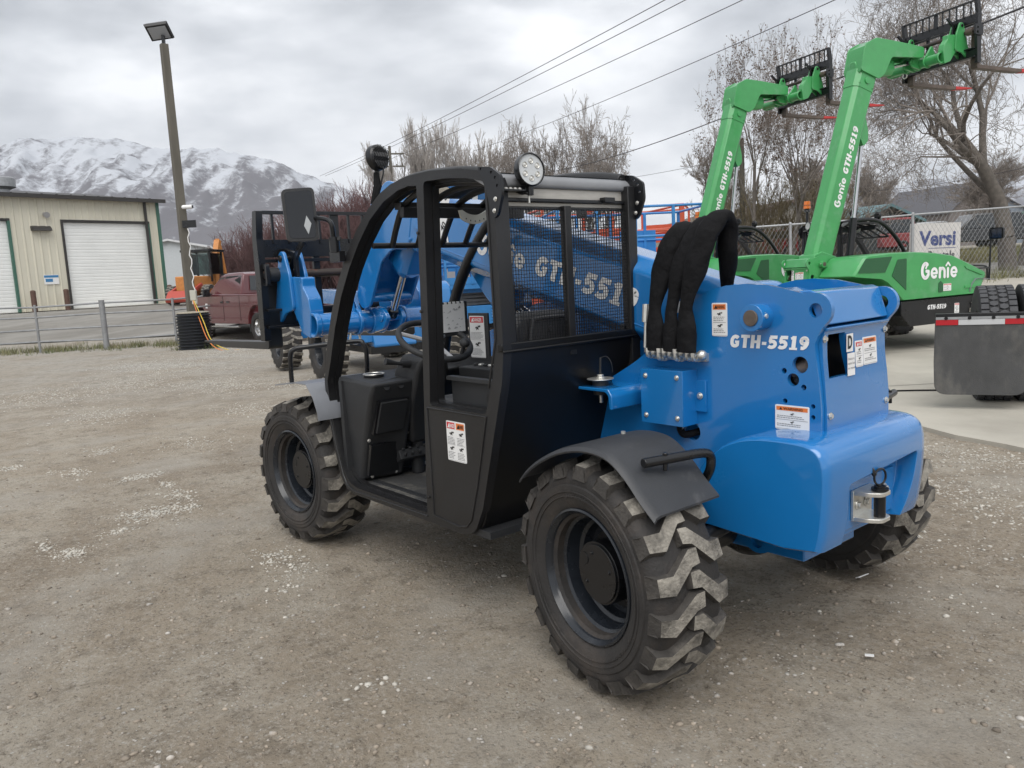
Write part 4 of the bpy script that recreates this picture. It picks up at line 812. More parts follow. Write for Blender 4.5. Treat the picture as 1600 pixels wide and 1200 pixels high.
    b = MB(); M_ = frame((-0.4425, 0.034, 1.108), (0, -1, 0), (0.0, 0, 1)); M2 = frame((-0.4495, 0.014, 1.025), (0, -1, 0), (0.02, 0, 1))
    b.prism([(0, 0), (.044, 0), (.044, .062), (0, .062)], 0, .001, 0, M_ @ Matrix.Translation((0, 0, .004)))
    text(b, 'D', 0.062, M_ @ Matrix.Translation((.006, .012, .0065)), 1, 0.03, width=.030); text(b, 'i', 0.030, M_ @ Matrix.Translation((.017, .022, .0072)), 0, 0.03)
    b.prism([(-.02, 0), (.030, 0), (.030, .078), (-.02, .078)], 0, .001, 0, M2 @ Matrix.Translation((0, 0, .002)))
    for k in range(3): text(b, ('D1 LUBE', 'USE ONLY', 'HYDRAULIC')[k] if False else ('Dielectric', 'mobile fluid', 'see manual')[k], 0.011, M2 @ Matrix.Translation((.005, .055-k*.016, .0035)), 2, 0.0, True)
    b.get('fluid_sticker', [WHITE, INK, INKG], P0, smooth=False)
    sticker(P0, frame((-0.4475, -0.032, 1.048), (0, -1, 0), (0.06, 0, 1)), 0.052, 0.092, 4, 'DANGER')
    sticker(P0, frame((-0.4475, -0.088, 1.050), (0, -1, 0), (0.06, 0, 1)), 0.098, 0.098, 1, 'WARNING')
    sticker(cf, frame((0.848, yo+0.0016, 0.690), (-1, 0, 0), (0, 0, 1)), 0.128, 0.165, (4, 1), ('DANGER', 'WARNING'), 'cols')
    sticker(cf, frame((1.59, 0.123, 1.01), (-1, 0, 0), (0, 0, 1)), 0.125, 0.22, 4, 'DANGER')
    # ---- sleeved hydraulic hoses over the boom pivot
    def sleeve(pts, rad, seed, name='hose_sleeve'):
        rs = random.Random(seed); P = smooth_path([Vector(p) for p in pts], 9); kk = len(P); R_ = []
        base = smooth_path([Vector((r, 0, 0)) for r in rad], 9)
        b = MB(); n = 18; vs = []; prev = None
        for i, p in enumerate(P):
            d = (P[min(i+1, kk-1)]-P[max(i-1, 0)]).normalized(); a = d.orthogonal().normalized() if prev is None else (prev-d*prev.dot(d)).normalized(); prev = a; c = d.cross(a)
            for j in range(n):
                t = 2*pi*j/n; rr = base[i].x*(1+0.07*noise.noise(Vector((cos(t)*1.6+seed, sin(t)*1.6, i*0.28)))+0.20*noise.noise(Vector((cos(t)*2.2+seed*3, sin(t)*2.2, i*0.16)))+.04*noise.noise(Vector((cos(t)*6+seed*3, sin(t)*6, i*.35))))
                vs.append(p+(Vector((1, 0, 0))-d*d.x).normalized()*cos(t)*rr*1.04+d.cross((Vector((1, 0, 0))-d*d.x).normalized())*sin(t)*rr*0.62)
        fs = [(i*n+j, i*n+(j+1) % n, (i+1)*n+(j+1) % n, (i+1)*n+j) for i in range(kk-1) for j in range(n)]+[tuple(range(n-1, -1, -1)), tuple((kk-1)*n+j for j in range(n))]
        b.add(vs, fs); return b.get(name, SLEEVE, P0, ang=80)
    if hero:
        sleeve([(0.205, 0.26, 1.112), (0.203, 0.26, 1.20), (0.205, 0.255, 1.285), (0.180, 0.24, 1.40), (0.145, 0.23, 1.50), (0.115, 0.20, 1.565), (0.12, 0.14, 1.55), (0.13, 0.09, 1.42)], [0.038, 0.038, 0.027, 0.044, 0.048, 0.046, 0.042, 0.035], 1)
        sleeve([(0.130, 0.265, 1.112), (0.122, 0.265, 1.20), (0.118, 0.26, 1.285), (0.090, 0.25, 1.41), (0.045, 0.23, 1.52), (0.02, 0.19, 1.585), (0.03, 0.12, 1.55)], [0.032, 0.032, 0.024, 0.038, 0.040, 0.038, 0.036], 2)
        sleeve([(0.048, 0.27, 1.112), (0.045, 0.27, 1.20), (0.045, 0.27, 1.285), (0.005, 0.265, 1.42), (-0.035, 0.25, 1.535), (-0.065, 0.215, 1.595), (-0.068, 0.170, 1.565), (-0.048, 0.14, 1.46), (-0.005, 0.09, 1.34)], [0.040, 0.040, 0.025, 0.044, 0.046, 0.044, 0.040, 0.038, 0.024], 3)
        b = MB(); rs = random.Random(5)
        b.box((0.125, py+.008, 1.088), (0.25, .016, .03))
        for k_, x in enumerate(blines(9, 0.235, 0.02)):
            dz = .008*sin(k_*2.3); b.cyl((x, py, 1.092+dz), (x, py+.055, 1.088+dz), .0105, n=6); b.cyl((x, py+.022, 1.091+dz), (x, py+.036, 1.090+dz), .0150, n=6); b.tube(smooth_path([(x, py+.05, 1.088+dz), (x+.002, py+.068, 1.092+dz), (x+.003, py+.070, 1.112)], 3), .0085, 8); b.cyl((x+.003, py+.07, 1.105), (x+.003, py+.07, 1.122), .0125, n=6)
        b.sphere((-0.005, py+.05, 1.10), .02, 12); b.cyl((0.265, .25, 1.12), (.262, .24, 1.29), .008, n=8); b.cyl((0.264, .245, 1.22), (.262, .24, 1.29), .015, n=8); b.cyl((0.10, .25, 1.30), (.11, .25, 1.26), .012, n=8); b.cyl((-0.06, .07, 1.335), (-.07, .06, 1.29), .018, n=8)
        b.get('hose_fitting', CHROME, P0, bevel=0.0015, seg=1)
    else:
        b = MB()
        for k in range(5): b.tube(smooth_path([(0.25, 0.10-0.05*k, 1.10), (0.02-.02*k, 0.12-0.04*k, 1.50), (0.0+.01*k, 0.04-0.03*k, 1.66+.03*k), (0.12, -.05, 1.80+.03*k), (0.18, -0.04, 1.72)], 6), 0.014, 6)
        b.get('hydraulic_hose', SLEEVE, P0)
        b = MB(); b.cyl((0.52, 0.78, 1.80), (0.52, 0.78, 2.02), 0.02, mi=0); b.cyl((0.52, .78, 2.02), (.52, .78, 2.07), .045, .03, mi=0, n=20); b.cyl((0.52, .78, 2.07), (.52, .78, 2.18), .055, .045, mi=1, n=20); b.cyl((0.52, .78, 2.12), (.52, .78, 2.125), .057, mi=0, n=20)
    if not hero: b.get('beacon', [SATIN, AMBER], P0, bevel=0.003)
    # ---- engine hood on the right
    hoodp = [(-0.30, 1.06), (-0.10, 1.30), (-0.03, 1.325), (0.35, 1.345), (0.80, 1.345), (1.20, 1.32), (1.55, 1.27), (1.92, 1.13), (2.20, 1.02), (2.22, 0.98), (2.09, 0.72), (0.60, 0.70), (0.46, 0.84), (0.31, 0.96), (0.20, 1.01)]
    if hero: hoodp = [(0.25, 1.05), (0.30, 1.28)]+hoodp[3:13]+[(0.31, 0.96)]
    b = MB(); vs = []
    def hs(y, k): cx, cz = 0.9, 0.95; return [(cx+(x-cx)*k, y, cz+(z-cz)*k) for x, z in fillet(hoodp, 0.03, 3)]
    b.loft([hs(-0.30, 0.99), hs(-0.80, 1.0), hs(-0.865, 0.985), hs(-0.885, 0.955)]); hd = b.get('engine_hood', paint, P0, fix=True, ang=28)
    b = MB(); lower = [(0.62, 0.69), (2.07, 0.71), (2.10, 0.60), (2.02, 0.36), (0.78, 0.34), (0.62, 0.5)]
    b.prism(lower, 0, 0.55, M=XZ(-0.30)); b.get('skirt_panel', SATIN, P0, bevel=0.01)
    if not hero:
        yy = -0.888; MR = lambda: Matrix(((1, 0, 0, 0), (0, 0, 1, yy), (0, 1, 0, 0), (0, 0, 0, 1)))
        b = MB(); GR = mat('vent_mesh_green', (0.02, 0.11, 0.04), 0.6, bump=0.8, bscale=300)
        b.prism(fillet([(-0.19, 1.10), (-0.06, 1.28), (0.40, 1.295), (0.28, 1.09)], 0.015), -0.004, 0.006, M=MR()); b.get('vent', GR, hd); b = MB(); b.prism(fillet([(0.40, 1.04), (0.50, 1.25), (0.66, 1.26), (0.66, 0.84)], 0.015), -0.004, 0.006, M=MR()); b.get('vent', GR, hd); b = MB(); b.prism([(1.26, .78), (1.26, .90), (1.30, .93), (1.34, .90), (1.34, .78)], -0.004, 0.006, M=MR())
        b.get('vent', GR, hd)
        for pts in ([(1.75, 1.12), (2.13, 1.00), (2.11, 0.975), (1.78, 1.08)], [(1.76, 0.81), (1.77, 0.85), (2.07, 0.85), (2.05, 0.81)]): b = MB(); b.prism(fillet(pts, .01), -0.008, 0.004, M=MR()); b.get('hood_rib', paint, hd, bevel=0.003)
        b = MB(); M_ = frame((0.92, yy-.0025, 0.965), (1, 0, 0), (0, 0, 1)); letters(b, 'Genie', SCRIPT, 0.23, M_, 0, 0.1, width=0.70, rnd_=True); b.get('lettering', LETTER, hd, smooth=False); b = MB()
        M_ = frame((1.10, -0.8525, 0.55), (1, 0, 0), (0, 0, 1)); letters(b, 'GTH-5519', SLAB, 0.065, M_, 0, 0.42, width=0.36); b.get('lettering', LETTER, hd, smooth=False)
        sticker(hd, frame((1.35, yy-.002, .79), (1, 0, 0), (0, 0, 1)), .15, .10, 4, 'DANGER'); sticker(P0, frame((1.62, -.8525, .47), (1, 0, 0), (0, 0, 1)), .09, .14, 4, 'NOTICE')
        sticker(P0, frame((-0.14, pr-.0016, 1.04), (1, 0, 0), (0, 0, 1)), .10, .12, 4, 'DANGER')
        b = MB(); b.tube([(2.30, -0.85, 0.90), (2.30, -0.86, 1.50)], 0.013, 8); b.tube([(2.30, -.86, 1.07), (1.95, -.86, 1.07), (1.93, -.86, 1.0)], 0.012, 8); b.prism(fillet([(-.85, 1.46), (-1.06, 1.46), (-1.06, 1.62), (-.85, 1.62)], .03, 3), 2.27, 2.30, M=YZ(0)); b.prism(fillet([(-.865, 1.475), (-1.045, 1.475), (-1.045, 1.605), (-.865, 1.605)], .02, 3), 2.264, 2.268, M=YZ(0), mi=1)
        b.get('mirror', [SATIN, GLASSM], P0)
    return root

# ------------------------------------------------------------ terrain
def sst(a, b, x):
    t = min(1, max(0, (x-a)/(b-a))); return t*t*(3-2*t)
def lin(x, pts):
    if x <= pts[0][0]: return pts[0][1]
    for (x0, y0), (x1, y1) in zip(pts, pts[1:]):
        if x <= x1: return y0+(y1-y0)*(x-x0)/(x1-x0)
    return pts[-1][1]
LEFTP = [(0, 0), (23.5, 0.0), (30, 0.72), (34, 0.93), (60, 1.0), (5000, 3.0)]
RIGHTP = [(0, 0), (7.5, 0.0), (12, 0.11), (16, 0.33), (21, 0.66), (26, 0.95), (32, 1.25), (45, 1.8), (80, 2.2), (5000, 4.0)]
def H(s, t):
    w = sst(-5, 5, s-0.12*(t-20) if t > 20 else s)
    return 0.020+lin(t, LEFTP)*(1-w)+lin(t, RIGHTP)*w
def G(s, t, dz=0.0): return W(s, t, H(s, t)+dz)
def Hxy(x, y):
    s, t = ST(x, y); return H(s, t)

def axis_vals(lo, hi, fine_lo, fine_hi, step, grow):
    v = list(np.arange(fine_lo, fine_hi, step)); d = step; x = fine_hi
    while x < hi: v.append(x); d *= grow; x += d
    v.append(hi); d = step; x = fine_lo-step; a = []
    while x > lo: a.append(x); d *= grow; x -= d
    a.append(lo); return a[::-1]+v
tv = axis_vals(-60, 6000, 0.9, 9.0, 0.035, 1.05); sv = axis_vals(-3500, 4500, -5.5, 5.5, 0.04, 1.06)
def rut(x, y):
    """tyre ruts and scuffed bumps in the dirt"""
    n = noise.noise(Vector((x*0.9, y*0.9, 3)))*0.012+noise.noise(Vector((x*3.1, y*3.1, 7)))*0.007+noise.noise(Vector((x*9, y*9, 1)))*0.0045+noise.noise(Vector((x*23, y*23, 4)))*0.003
    return n
gv_, gf = [], []
for t in tv:
    for s in sv:
        z = H(s, t)
        p = W(s, t, z)
        if t < 30 and abs(s) < 20: p.z += rut(p.x, p.y)-0.004
        elif t > 30: p.z -= 0.02
        gv_.append(tuple(p))
ns = len(sv)
for i in range(len(tv)-1):
    for j in range(ns-1): gf.append((i*ns+j, i*ns+j+1, (i+1)*ns+j+1, (i+1)*ns+j))
me = bpy.data.meshes.new('gravel_yard'); me.from_pydata(gv_, [], gf); me.polygons.foreach_set('use_smooth', [True]*len(gf)); me.update()
gy = bpy.data.objects.new('gravel_yard', me); col.objects.link(gy); tag(gy, kind='structure')
def dirt_mat():
    m = bpy.data.materials.new('packed_dirt_and_gravel'); m.use_nodes = True; t = m.node_tree; b = t.nodes['Principled BSDF']; L = t.links.new
    b.inputs['Roughness'].default_value = 0.95; b.inputs['Specular IOR Level'].default_value = 0.25
    tc = N(t, 'ShaderNodeTexCoord')
    def nz(sc, det=8, ro=0.6, dist=0.0):
        n = N(t, 'ShaderNodeTexNoise'); n.inputs['Scale'].default_value = sc; n.inputs['Detail'].default_value = det; n.inputs['Roughness'].default_value = ro; n.inputs['Distortion'].default_value = dist
        L(tc.outputs['Object'], n.inputs['Vector']); return n.outputs['Fac']
    def mr(src, a, b_, c=0.0, d=1.0):
        r = N(t, 'ShaderNodeMapRange'); r.inputs[1].default_value = a; r.inputs[2].default_value = b_; r.inputs[3].default_value = c; r.inputs[4].default_value = d; L(src, r.inputs[0]); return r.outputs[0]
    def mix(f, a, c):
        x = N(t, 'ShaderNodeMix', data_type='RGBA')
        if isinstance(f, float): x.inputs[0].default_value = f
        else: L(f, x.inputs[0])
        for k, v in ((6, a), (7, c)):
            if isinstance(v, tuple): x.inputs[k].default_value = (*v, 1)
            else: L(v, x.inputs[k])
        return x.outputs[2]
    c = mix(mr(nz(0.35, 6), 0.40, 0.62), (0.310, 0.264, 0.204), (0.230, 0.189, 0.142))
    c = mix(mr(nz(1.3, 8, 0.65), 0.45, 0.62), c, (0.352, 0.313, 0.254))
    c = mix(mr(nz(7, 10, 0.75), 0.50, 0.68), c, (0.170, 0.143, 0.110))
    c = mix(mr(nz(38, 8, 0.85), 0.50, 0.60, 0, 0.8), c, (0.38, 0.345, 0.295))
    c = mix(mr(nz(55, 8, 0.85), 0.53, 0.62, 0, 0.85), c, (0.075, 0.060, 0.046))
    # grey crushed gravel farther out
    sep = N(t, 'ShaderNodeVectorMath', operation='DOT_PRODUCT'); sep.inputs[1].default_value = tuple(HF); L(tc.outputs['Object'], sep.inputs[0])
    far = mr(sep.outputs['Value'], 5.5, 13.0)
    g = mix(mr(nz(30, 5, 0.85), 0.42, 0.62), (0.26, 0.24, 0.21), (0.42, 0.40, 0.36)); g = mix(mr(nz(0.5, 6), 0.42, 0.62), g, (0.31, 0.28, 0.235))
    # faint wheel tracks curving through the yard
    wv = N(t, 'ShaderNodeTexWave', wave_type='RINGS', rings_direction='Z'); wv.inputs['Scale'].default_value = 0.16; wv.inputs['Distortion'].default_value = 3.0; wv.inputs['Detail'].default_value = 3; wv.inputs['Detail Scale'].default_value = .6; L(tc.outputs['Object'], wv.inputs['Vector'])
    tk = N(t, 'ShaderNodeMath', operation='MULTIPLY'); L(mr(wv.outputs['Fac'], .72, .95), tk.inputs[0]); L(mr(nz(1.9, 5), .40, .60, 0, .55), tk.inputs[1]); c = mix(tk.outputs[0], c, (0.34, 0.315, 0.275))
    nn = N(t, 'ShaderNodeMath', operation='MULTIPLY'); L(far, nn.inputs[0]); L(mr(nz(0.8, 6), 0.30, 0.55), nn.inputs[1])
    c = mix(nn.outputs[0], c, g)
    # speckle of small pale chips
    vo = N(t, 'ShaderNodeTexVoronoi'); vo.inputs['Scale'].default_value = 42; L(tc.outputs['Object'], vo.inputs['Vector'])
    sp = N(t, 'ShaderNodeMath', operation='MULTIPLY'); L(mr(vo.outputs['Distance'], 0.26, 0.14), sp.inputs[0]); L(mr(nz(2.6, 6, 0.7), 0.44, 0.62), sp.inputs[1])
    c = mix(sp.outputs[0], c, (0.42, 0.40, 0.36))
    vf = N(t, 'ShaderNodeTexVoronoi'); vf.inputs['Scale'].default_value = 22; L(tc.outputs['Object'], vf.inputs['Vector'])
    sf = N(t, 'ShaderNodeMath', operation='MULTIPLY'); L(mr(vf.outputs['Distance'], 0.34, 0.20), sf.inputs[0]); f2 = N(t, 'ShaderNodeMath', operation='MULTIPLY'); L(mr(nz(.9, 8, .8), .42, .60), f2.inputs[0]); L(mr(sep.outputs['Value'], 5, 9), f2.inputs[1]); L(f2.outputs[0], sf.inputs[1])
    c = mix(sf.outputs[0], c, (0.40, 0.38, 0.345)); dk = N(t, 'ShaderNodeMath', operation='MULTIPLY'); L(mr(nz(5, 8, .85), .50, .62), dk.inputs[0]); L(mr(sep.outputs['Value'], 4, 9, 0, .55), dk.inputs[1]); c = mix(dk.outputs[0], c, (0.13, 0.115, 0.095))
    L(c, b.inputs['Base Color'])
    h1 = nz(16, 10, 0.72); h2 = nz(75, 6, 0.75)
    ad = N(t, 'ShaderNodeMath', operation='MULTIPLY_ADD'); L(h2, ad.inputs[0]); ad.inputs[1].default_value = 0.45; L(h1, ad.inputs[2])
    bp = N(t, 'ShaderNodeBump'); bp.inputs['Strength'].default_value = 0.9; bp.inputs['Distance'].default_value = 0.022; L(ad.outputs[0], bp.inputs['Height']); L(bp.outputs[0], b.inputs['Normal'])
    return m
me.materials.append(dirt_mat())

def drape(name, poly, step, dz, m, kind='structure', label=None, thick=0.0):
    """a sheet laid over the terrain; poly in the (s, t) ground frame"""
    b = bmesh.new(); vs = [b.verts.new((s, t, 0)) for s, t in poly]; b.faces.new(vs)
    xs = [p[0] for p in poly]; ys = [p[1] for p in poly]
    for ax, lo, hi in ((0, min(xs), max(xs)), (1, min(ys), max(ys))):
        x = lo+step
        while x < hi:
            co = (x, 0, 0) if ax == 0 else (0, x, 0); no = (1, 0, 0) if ax == 0 else (0, 1, 0)
            bmesh.ops.bisect_plane(b, geom=b.verts[:]+b.edges[:]+b.faces[:], plane_co=co, plane_no=no); x += step
    if thick:
        ret = bmesh.ops.extrude_face_region(b, geom=b.faces[:]); 
        for v in [g for g in ret['geom'] if isinstance(g, bmesh.types.BMVert)]: v.co.z = -thick
    for v in b.verts: v.co = W(v.co.x, v.co.y, H(v.co.x, v.co.y)+dz+v.co.z)
    bmesh.ops.recalc_face_normals(b, faces=b.faces)
    me = bpy.data.meshes.new(name); b.to_mesh(me); b.free(); me.materials.append(m)
    o = bpy.data.objects.new(name, me); col.objects.link(o); o['kind'] = kind
    if label: o['label'] = label
    return o
CONC = mat('weathered_concrete', (0.41, 0.385, 0.33), 0.85, var=0.12, vscale=1.2, bump=0.2, bscale=60, c2=(0.36, 0.335, 0.285), c2scale=0.9, c2lo=0.5, c2hi=0.68)
ASPH = mat('old_asphalt', (0.19, 0.178, 0.158), 0.9, var=0.2, vscale=1.5, bump=0.3, bscale=90, c2=(0.26, 0.25, 0.23), c2scale=0.35, c2lo=0.45, c2hi=0.6, stretch=(1, 0.4, 1))
edge = lambda t: 3.485-0.36*(t-5.75)
pad = [(edge(3.2), 3.2), (16, 3.2), (16, 21.5), (edge(17.5)-1.0, 21.5)]+[(edge(t)+0.05*sin(t*3.1)+0.03*sin(t*7), t) for t in np.linspace(17.5, 3.4, 40)]
drape('concrete_pad', pad, 1.5, 0.028, CONC, thick=0.08)
drape('asphalt_road', [(2, 22.8), (40, 22.8), (44, 27.5), (2, 27.5)], 2.0, 0.02, ASPH)
drape('asphalt_road', [(-60, 24.6), (-4, 24.6), (-4, 33), (-16.5, 40.5), (-21, 33.8), (-60, 24.8)], 1.5, 0.03, ASPH)
drape('concrete_apron', [(-27.5, 29.5), (-16.2, 38.6), (-16.9, 40.2), (-30, 28.2)], 2.0, 0.06, CONC)
# joints sawn in the pad
b = MB()
JM = mat('joint_dark', (0.07, 0.065, 0.06), 0.9)
def joint(a, c, w=0.012):
    n = 14; L_ = []; R_ = []
    dx = c[0]-a[0]; dy = c[1]-a[1]; l = hypot(dx, dy); nx, ny = -dy/l*w/2, dx/l*w/2
    for i in range(n+1):
        s = a[0]+dx*i/n; t = a[1]+dy*i/n; L_.append(tuple(G(s+nx, t+ny, 0.033))); R_.append(tuple(G(s-nx, t-ny, 0.033)))
    b.add(L_+R_, [(i, i+1, n+1+i+1, n+1+i) for i in range(n)], smooth=False)
joint((2.9, 8.3), (9, 8.3)); joint((0.8, 14), (12, 14)); joint((6.2, 4), (5.6, 20)); joint((2.2, 10.6), (9, 10.9), .008)
tag(b.get('pad_joint', JM), kind='structure')

# ------------------------------------------------------------ loose stones
def stones(name, spots, m, label):
    """spots: (x, y, size)"""
    base = bmesh.new(); bmesh.ops.create_icosphere(base, subdivisions=1, radius=1.0); bv = np.array([v.co[:] for v in base.verts]); bf = np.array([[v.index for v in f.verts] for f in base.faces]); base.free()
    V_, F_ = [], []; rg = np.random.default_rng(11); k = 0
    for x, y, sz in spots:
        d = bv*(1+rg.uniform(-.28, .28, (len(bv), 1))); sc = np.array([rg.uniform(.7, 1.3), rg.uniform(.7, 1.2), rg.uniform(.35, .7)])*sz; a = rg.uniform(0, 6.28)
        d = d*sc; R = np.array([[cos(a), -sin(a), 0], [sin(a), cos(a), 0], [0, 0, 1]]); d = d@R.T
        z = Hxy(x, y)+(rut(x, y)-0.004)+sz*0.12
        V_.append(d+np.array([x, y, z])); F_.append(bf+k*len(bv)); k += 1
    V_ = np.concatenate(V_); F_ = np.concatenate(F_)
    me = bpy.data.meshes.new(name); me.vertices.add(len(V_)); me.vertices.foreach_set('co', V_.ravel().astype(np.float32))
    me.loops.add(F_.size); me.loops.foreach_set('vertex_index', F_.ravel().astype(np.int32)); me.polygons.add(len(F_)); me.polygons.foreach_set('loop_start', np.arange(0, F_.size, 3, dtype=np.int32)); me.update(calc_edges=True)
    me.materials.append(m); o = bpy.data.objects.new(name, me); col.objects.link(o); tag(o, label, 'gravel' if 'gravel' in name else 'stones', kind='stuff'); return o
PALE = mat('pale_limestone_chips', (0.46, 0.435, 0.385), 0.9, var=0.3, vscale=12)
GREYS = mat('grey_brown_pebbles', (0.26, 0.22, 0.175), 0.9, var=0.5, vscale=9, c2=(0.38, 0.36, 0.33), c2scale=6, c2lo=0.52, c2hi=0.6)
rg = random.Random(42); sp = []
clus = [(5.36, 1.38, .22, .10, 130), (5.60, 1.54, .08, .08, 30), (4.76, 1.08, .10, .17, 260), (4.36, .98, .14, .06, 90), (3.95, 1.02, .24, .10, 170), (3.52, 1.10, .12, .10, 80), (3.60, 1.30, .17, .20, 520), (3.34, 1.58, .07, .10, 90), (3.10, 1.86, .12, .09, 190), (3.35, 1.95, .12, .05, 60), (6.2, 1.03, .18, .16, 180), (6.12, 1.76, .14, .10, 120), (2.15, 1.05, .16, .12, 150), (1.88, 1.10, .12, .12, 90), (1.68, 1.22, .10, .08, 40), (.60, 1.40, .10, .08, 14), (5.92, .3, .5, .4, 260), (7.2, -.9, .8, .4, 500), (8.7, .5, .8, .5, 520), (11.5, .6, 1.4, .7, 700), (10.3, -1.6, 1.2, .6, 800), (14.5, -2.0, 2.2, 1.0, 1100), (9.0, -2.3, .9, .6, 500), (12.0, -.7, 1.4, .7, 700), (17, -4, 2.5, 1.2, 900), (.10, -2.4, .35, .3, 330), (-.29, -2.06, .3, .25, 200), (-.25, -1.33, .25, .25, 60), (.16, -3.2, .4, .35, 420), (-.58, -.62, .25, .25, 30), (.67, -3.3, .35, .3, 300), (-.6, -1.9, .3, .25, 120)]
for cx, cy, sx_, sy_, n in clus:
    for _ in range(n):
        x = cx+rg.gauss(0, sx_*.55); y = cy+rg.gauss(0, sy_*.55); sp.append((x, y, min(0.013, 0.0028+rg.expovariate(1/0.0030)+max(0, x-6)*.0007)))
for _ in range(420):
    s, t = rg.uniform(-6, 5), rg.uniform(1.0, 9); p = W(s, t)
    if p.y > -3.9 or p.x < -0.3: sp.append((p.x, p.y, min(0.013, 0.002+rg.expovariate(1/0.0025))))
for p_ in ((-0.21, 1.105, .014), (.60, 1.44, .015), (.56, 1.50, .012), (.53, 1.33, .013), (.40, 1.45, .011), (-.20, -.23, .010)): sp.append(p_)
stones('gravel_chips', sp, PALE, 'pale limestone chips strewn over the dirt yard in loose patches')
sp = []
for _ in range(26000):
    t = 0.9+8*rg.random()**1.5; s = rg.uniform(-0.8, 0.8)*(t+0.6); p = W(s, t)
    if noise.noise(Vector((p.x*1.3, p.y*1.3, 9))) > -0.25+0.3*rg.random()-.2 and s < edge(t)+.1: sp.append((p.x, p.y, min(0.014, 0.0018+rg.expovariate(1/0.0026))))
stones('gravel_grit', sp, GREYS, 'fine grey brown grit scattered over the packed dirt yard')
# flattened scrap of white paper near the right rear tyre
b = MB(); p = Vector((-.53, .02, 0)); b.box((p.x, p.y, Hxy(p.x, p.y)+0.01), (0.030, 0.018, 0.003), rot=(0.1, 0.05, 0.5)); tag(b.get('paper_scrap', WHITE), 'small flat scrap of white litter on the dirt behind the tow hitch', 'litter')

# ------------------------------------------------------------ vehicles of the yard
hero = telehandler(BLUE, 16.0, steer_f=radians(4), steer_r=radians(-8), hero=True)
b = MB(); b.box((-.176, -.635, .040), (.018, .07, .004), rot=(0, -2.70, -.14)); b.get('tyre_label', WHITE, hero)
tag(hero, 'blue and black open-cab telehandler parked nearest on the dirt, boom low and forks ahead', 'telehandler')
ga = telehandler(GREEN, 72.4, ext=0.30, gv=1.28)
ga.location = (4.059, -7.832, Hxy(4.059, -7.832)+0.03); ga.rotation_euler = (0, 0, -1.871)
tag(ga, 'large green telehandler with raised boom, nearer one in front of the rental sign', 'telehandler', 'green telehandlers with raised booms')
gb_ = copy_tree(ga); gb_.location = (6.599, -8.577, Hxy(6.599, -8.577)+0.03); gb_.rotation_euler = (0, 0, -1.851)
tag(gb_, 'green telehandler with raised boom standing behind the black hose loops, farther one', 'telehandler', 'green telehandlers with raised booms')

def simple_tyre(mb, c, r, w, ax, mi=0, mi2=1, lugs=22):
    ax = Vector(ax).normalized(); M_ = Matrix.Translation(Vector(c)) @ ax.to_track_quat('Z', 'Y').to_matrix().to_4x4()
    h = w/2
    mb.lathe([(r*.55, h*.75), (r*.62, h*.95), (r*.80, h), (r*.94, h*.92), (r*.975, h*.8), (r*.975, -h*.8), (r*.94, -h*.92), (r*.80, -h), (r*.62, -h*.95), (r*.55, -h*.75)], 40, mi, M_, closed=True)
    if lugs:
        for k in range(lugs):
            for sd in (1, -1):
                a = 2*pi*(k+(.5 if sd < 0 else 0))/lugs; vs = []
                for w_, da in ((h*.96*sd, 0), (h*.45*sd, .02), (-.02*sd, .13)):
                    for rr_, dd in ((r*.95, -.075), (r, -.05), (r, .05), (r*.95, .075)): vs.append((rr_*cos(a+da+dd), rr_*sin(a+da+dd), w_))
                fs = [(i*4+j, i*4+j+1, (i+1)*4+j+1, (i+1)*4+j) for i in range(2) for j in range(3)]+[(0, 1, 2, 3), (8, 9, 10, 11)]
                mb.add(vs, fs, mi2, M_, smooth=False)
def simple_wheel(parent, c, r, w, ax, rimm, lugs=22, name='wheel'):
    ax = Vector(ax).normalized(); M_ = Matrix.Translation(Vector(c)) @ ax.to_track_quat('Z', 'Y').to_matrix().to_4x4()
    b = MB(); h = w/2; b.lathe([(r*.58, h*.8), (r*.52, h*.7), (r*.48, h*.25), (r*.2, h*.2), (r*.18, h*.45), (0.001, h*.45)], 32, 0, M_); b.lathe([(r*.58, -h*.8), (r*.3, -h*.2), (.001, -h*.2)], 32, 0, M_)
    for k in range(6): a = 2*pi*k/6; b.cyl(Vector((r*.32*cos(a), r*.32*sin(a), h*.2)), Vector((r*.32*cos(a), r*.32*sin(a), h*.3)), r*.03, n=6, M=M_)
    w_ = b.get(name, rimm, parent, fix=False)
    b = MB(); simple_tyre(b, c, r, w, ax, lugs=lugs); b.get('tyre', [RUBBER, DUSTY], w_, fix=False, ang=30)
    return w_

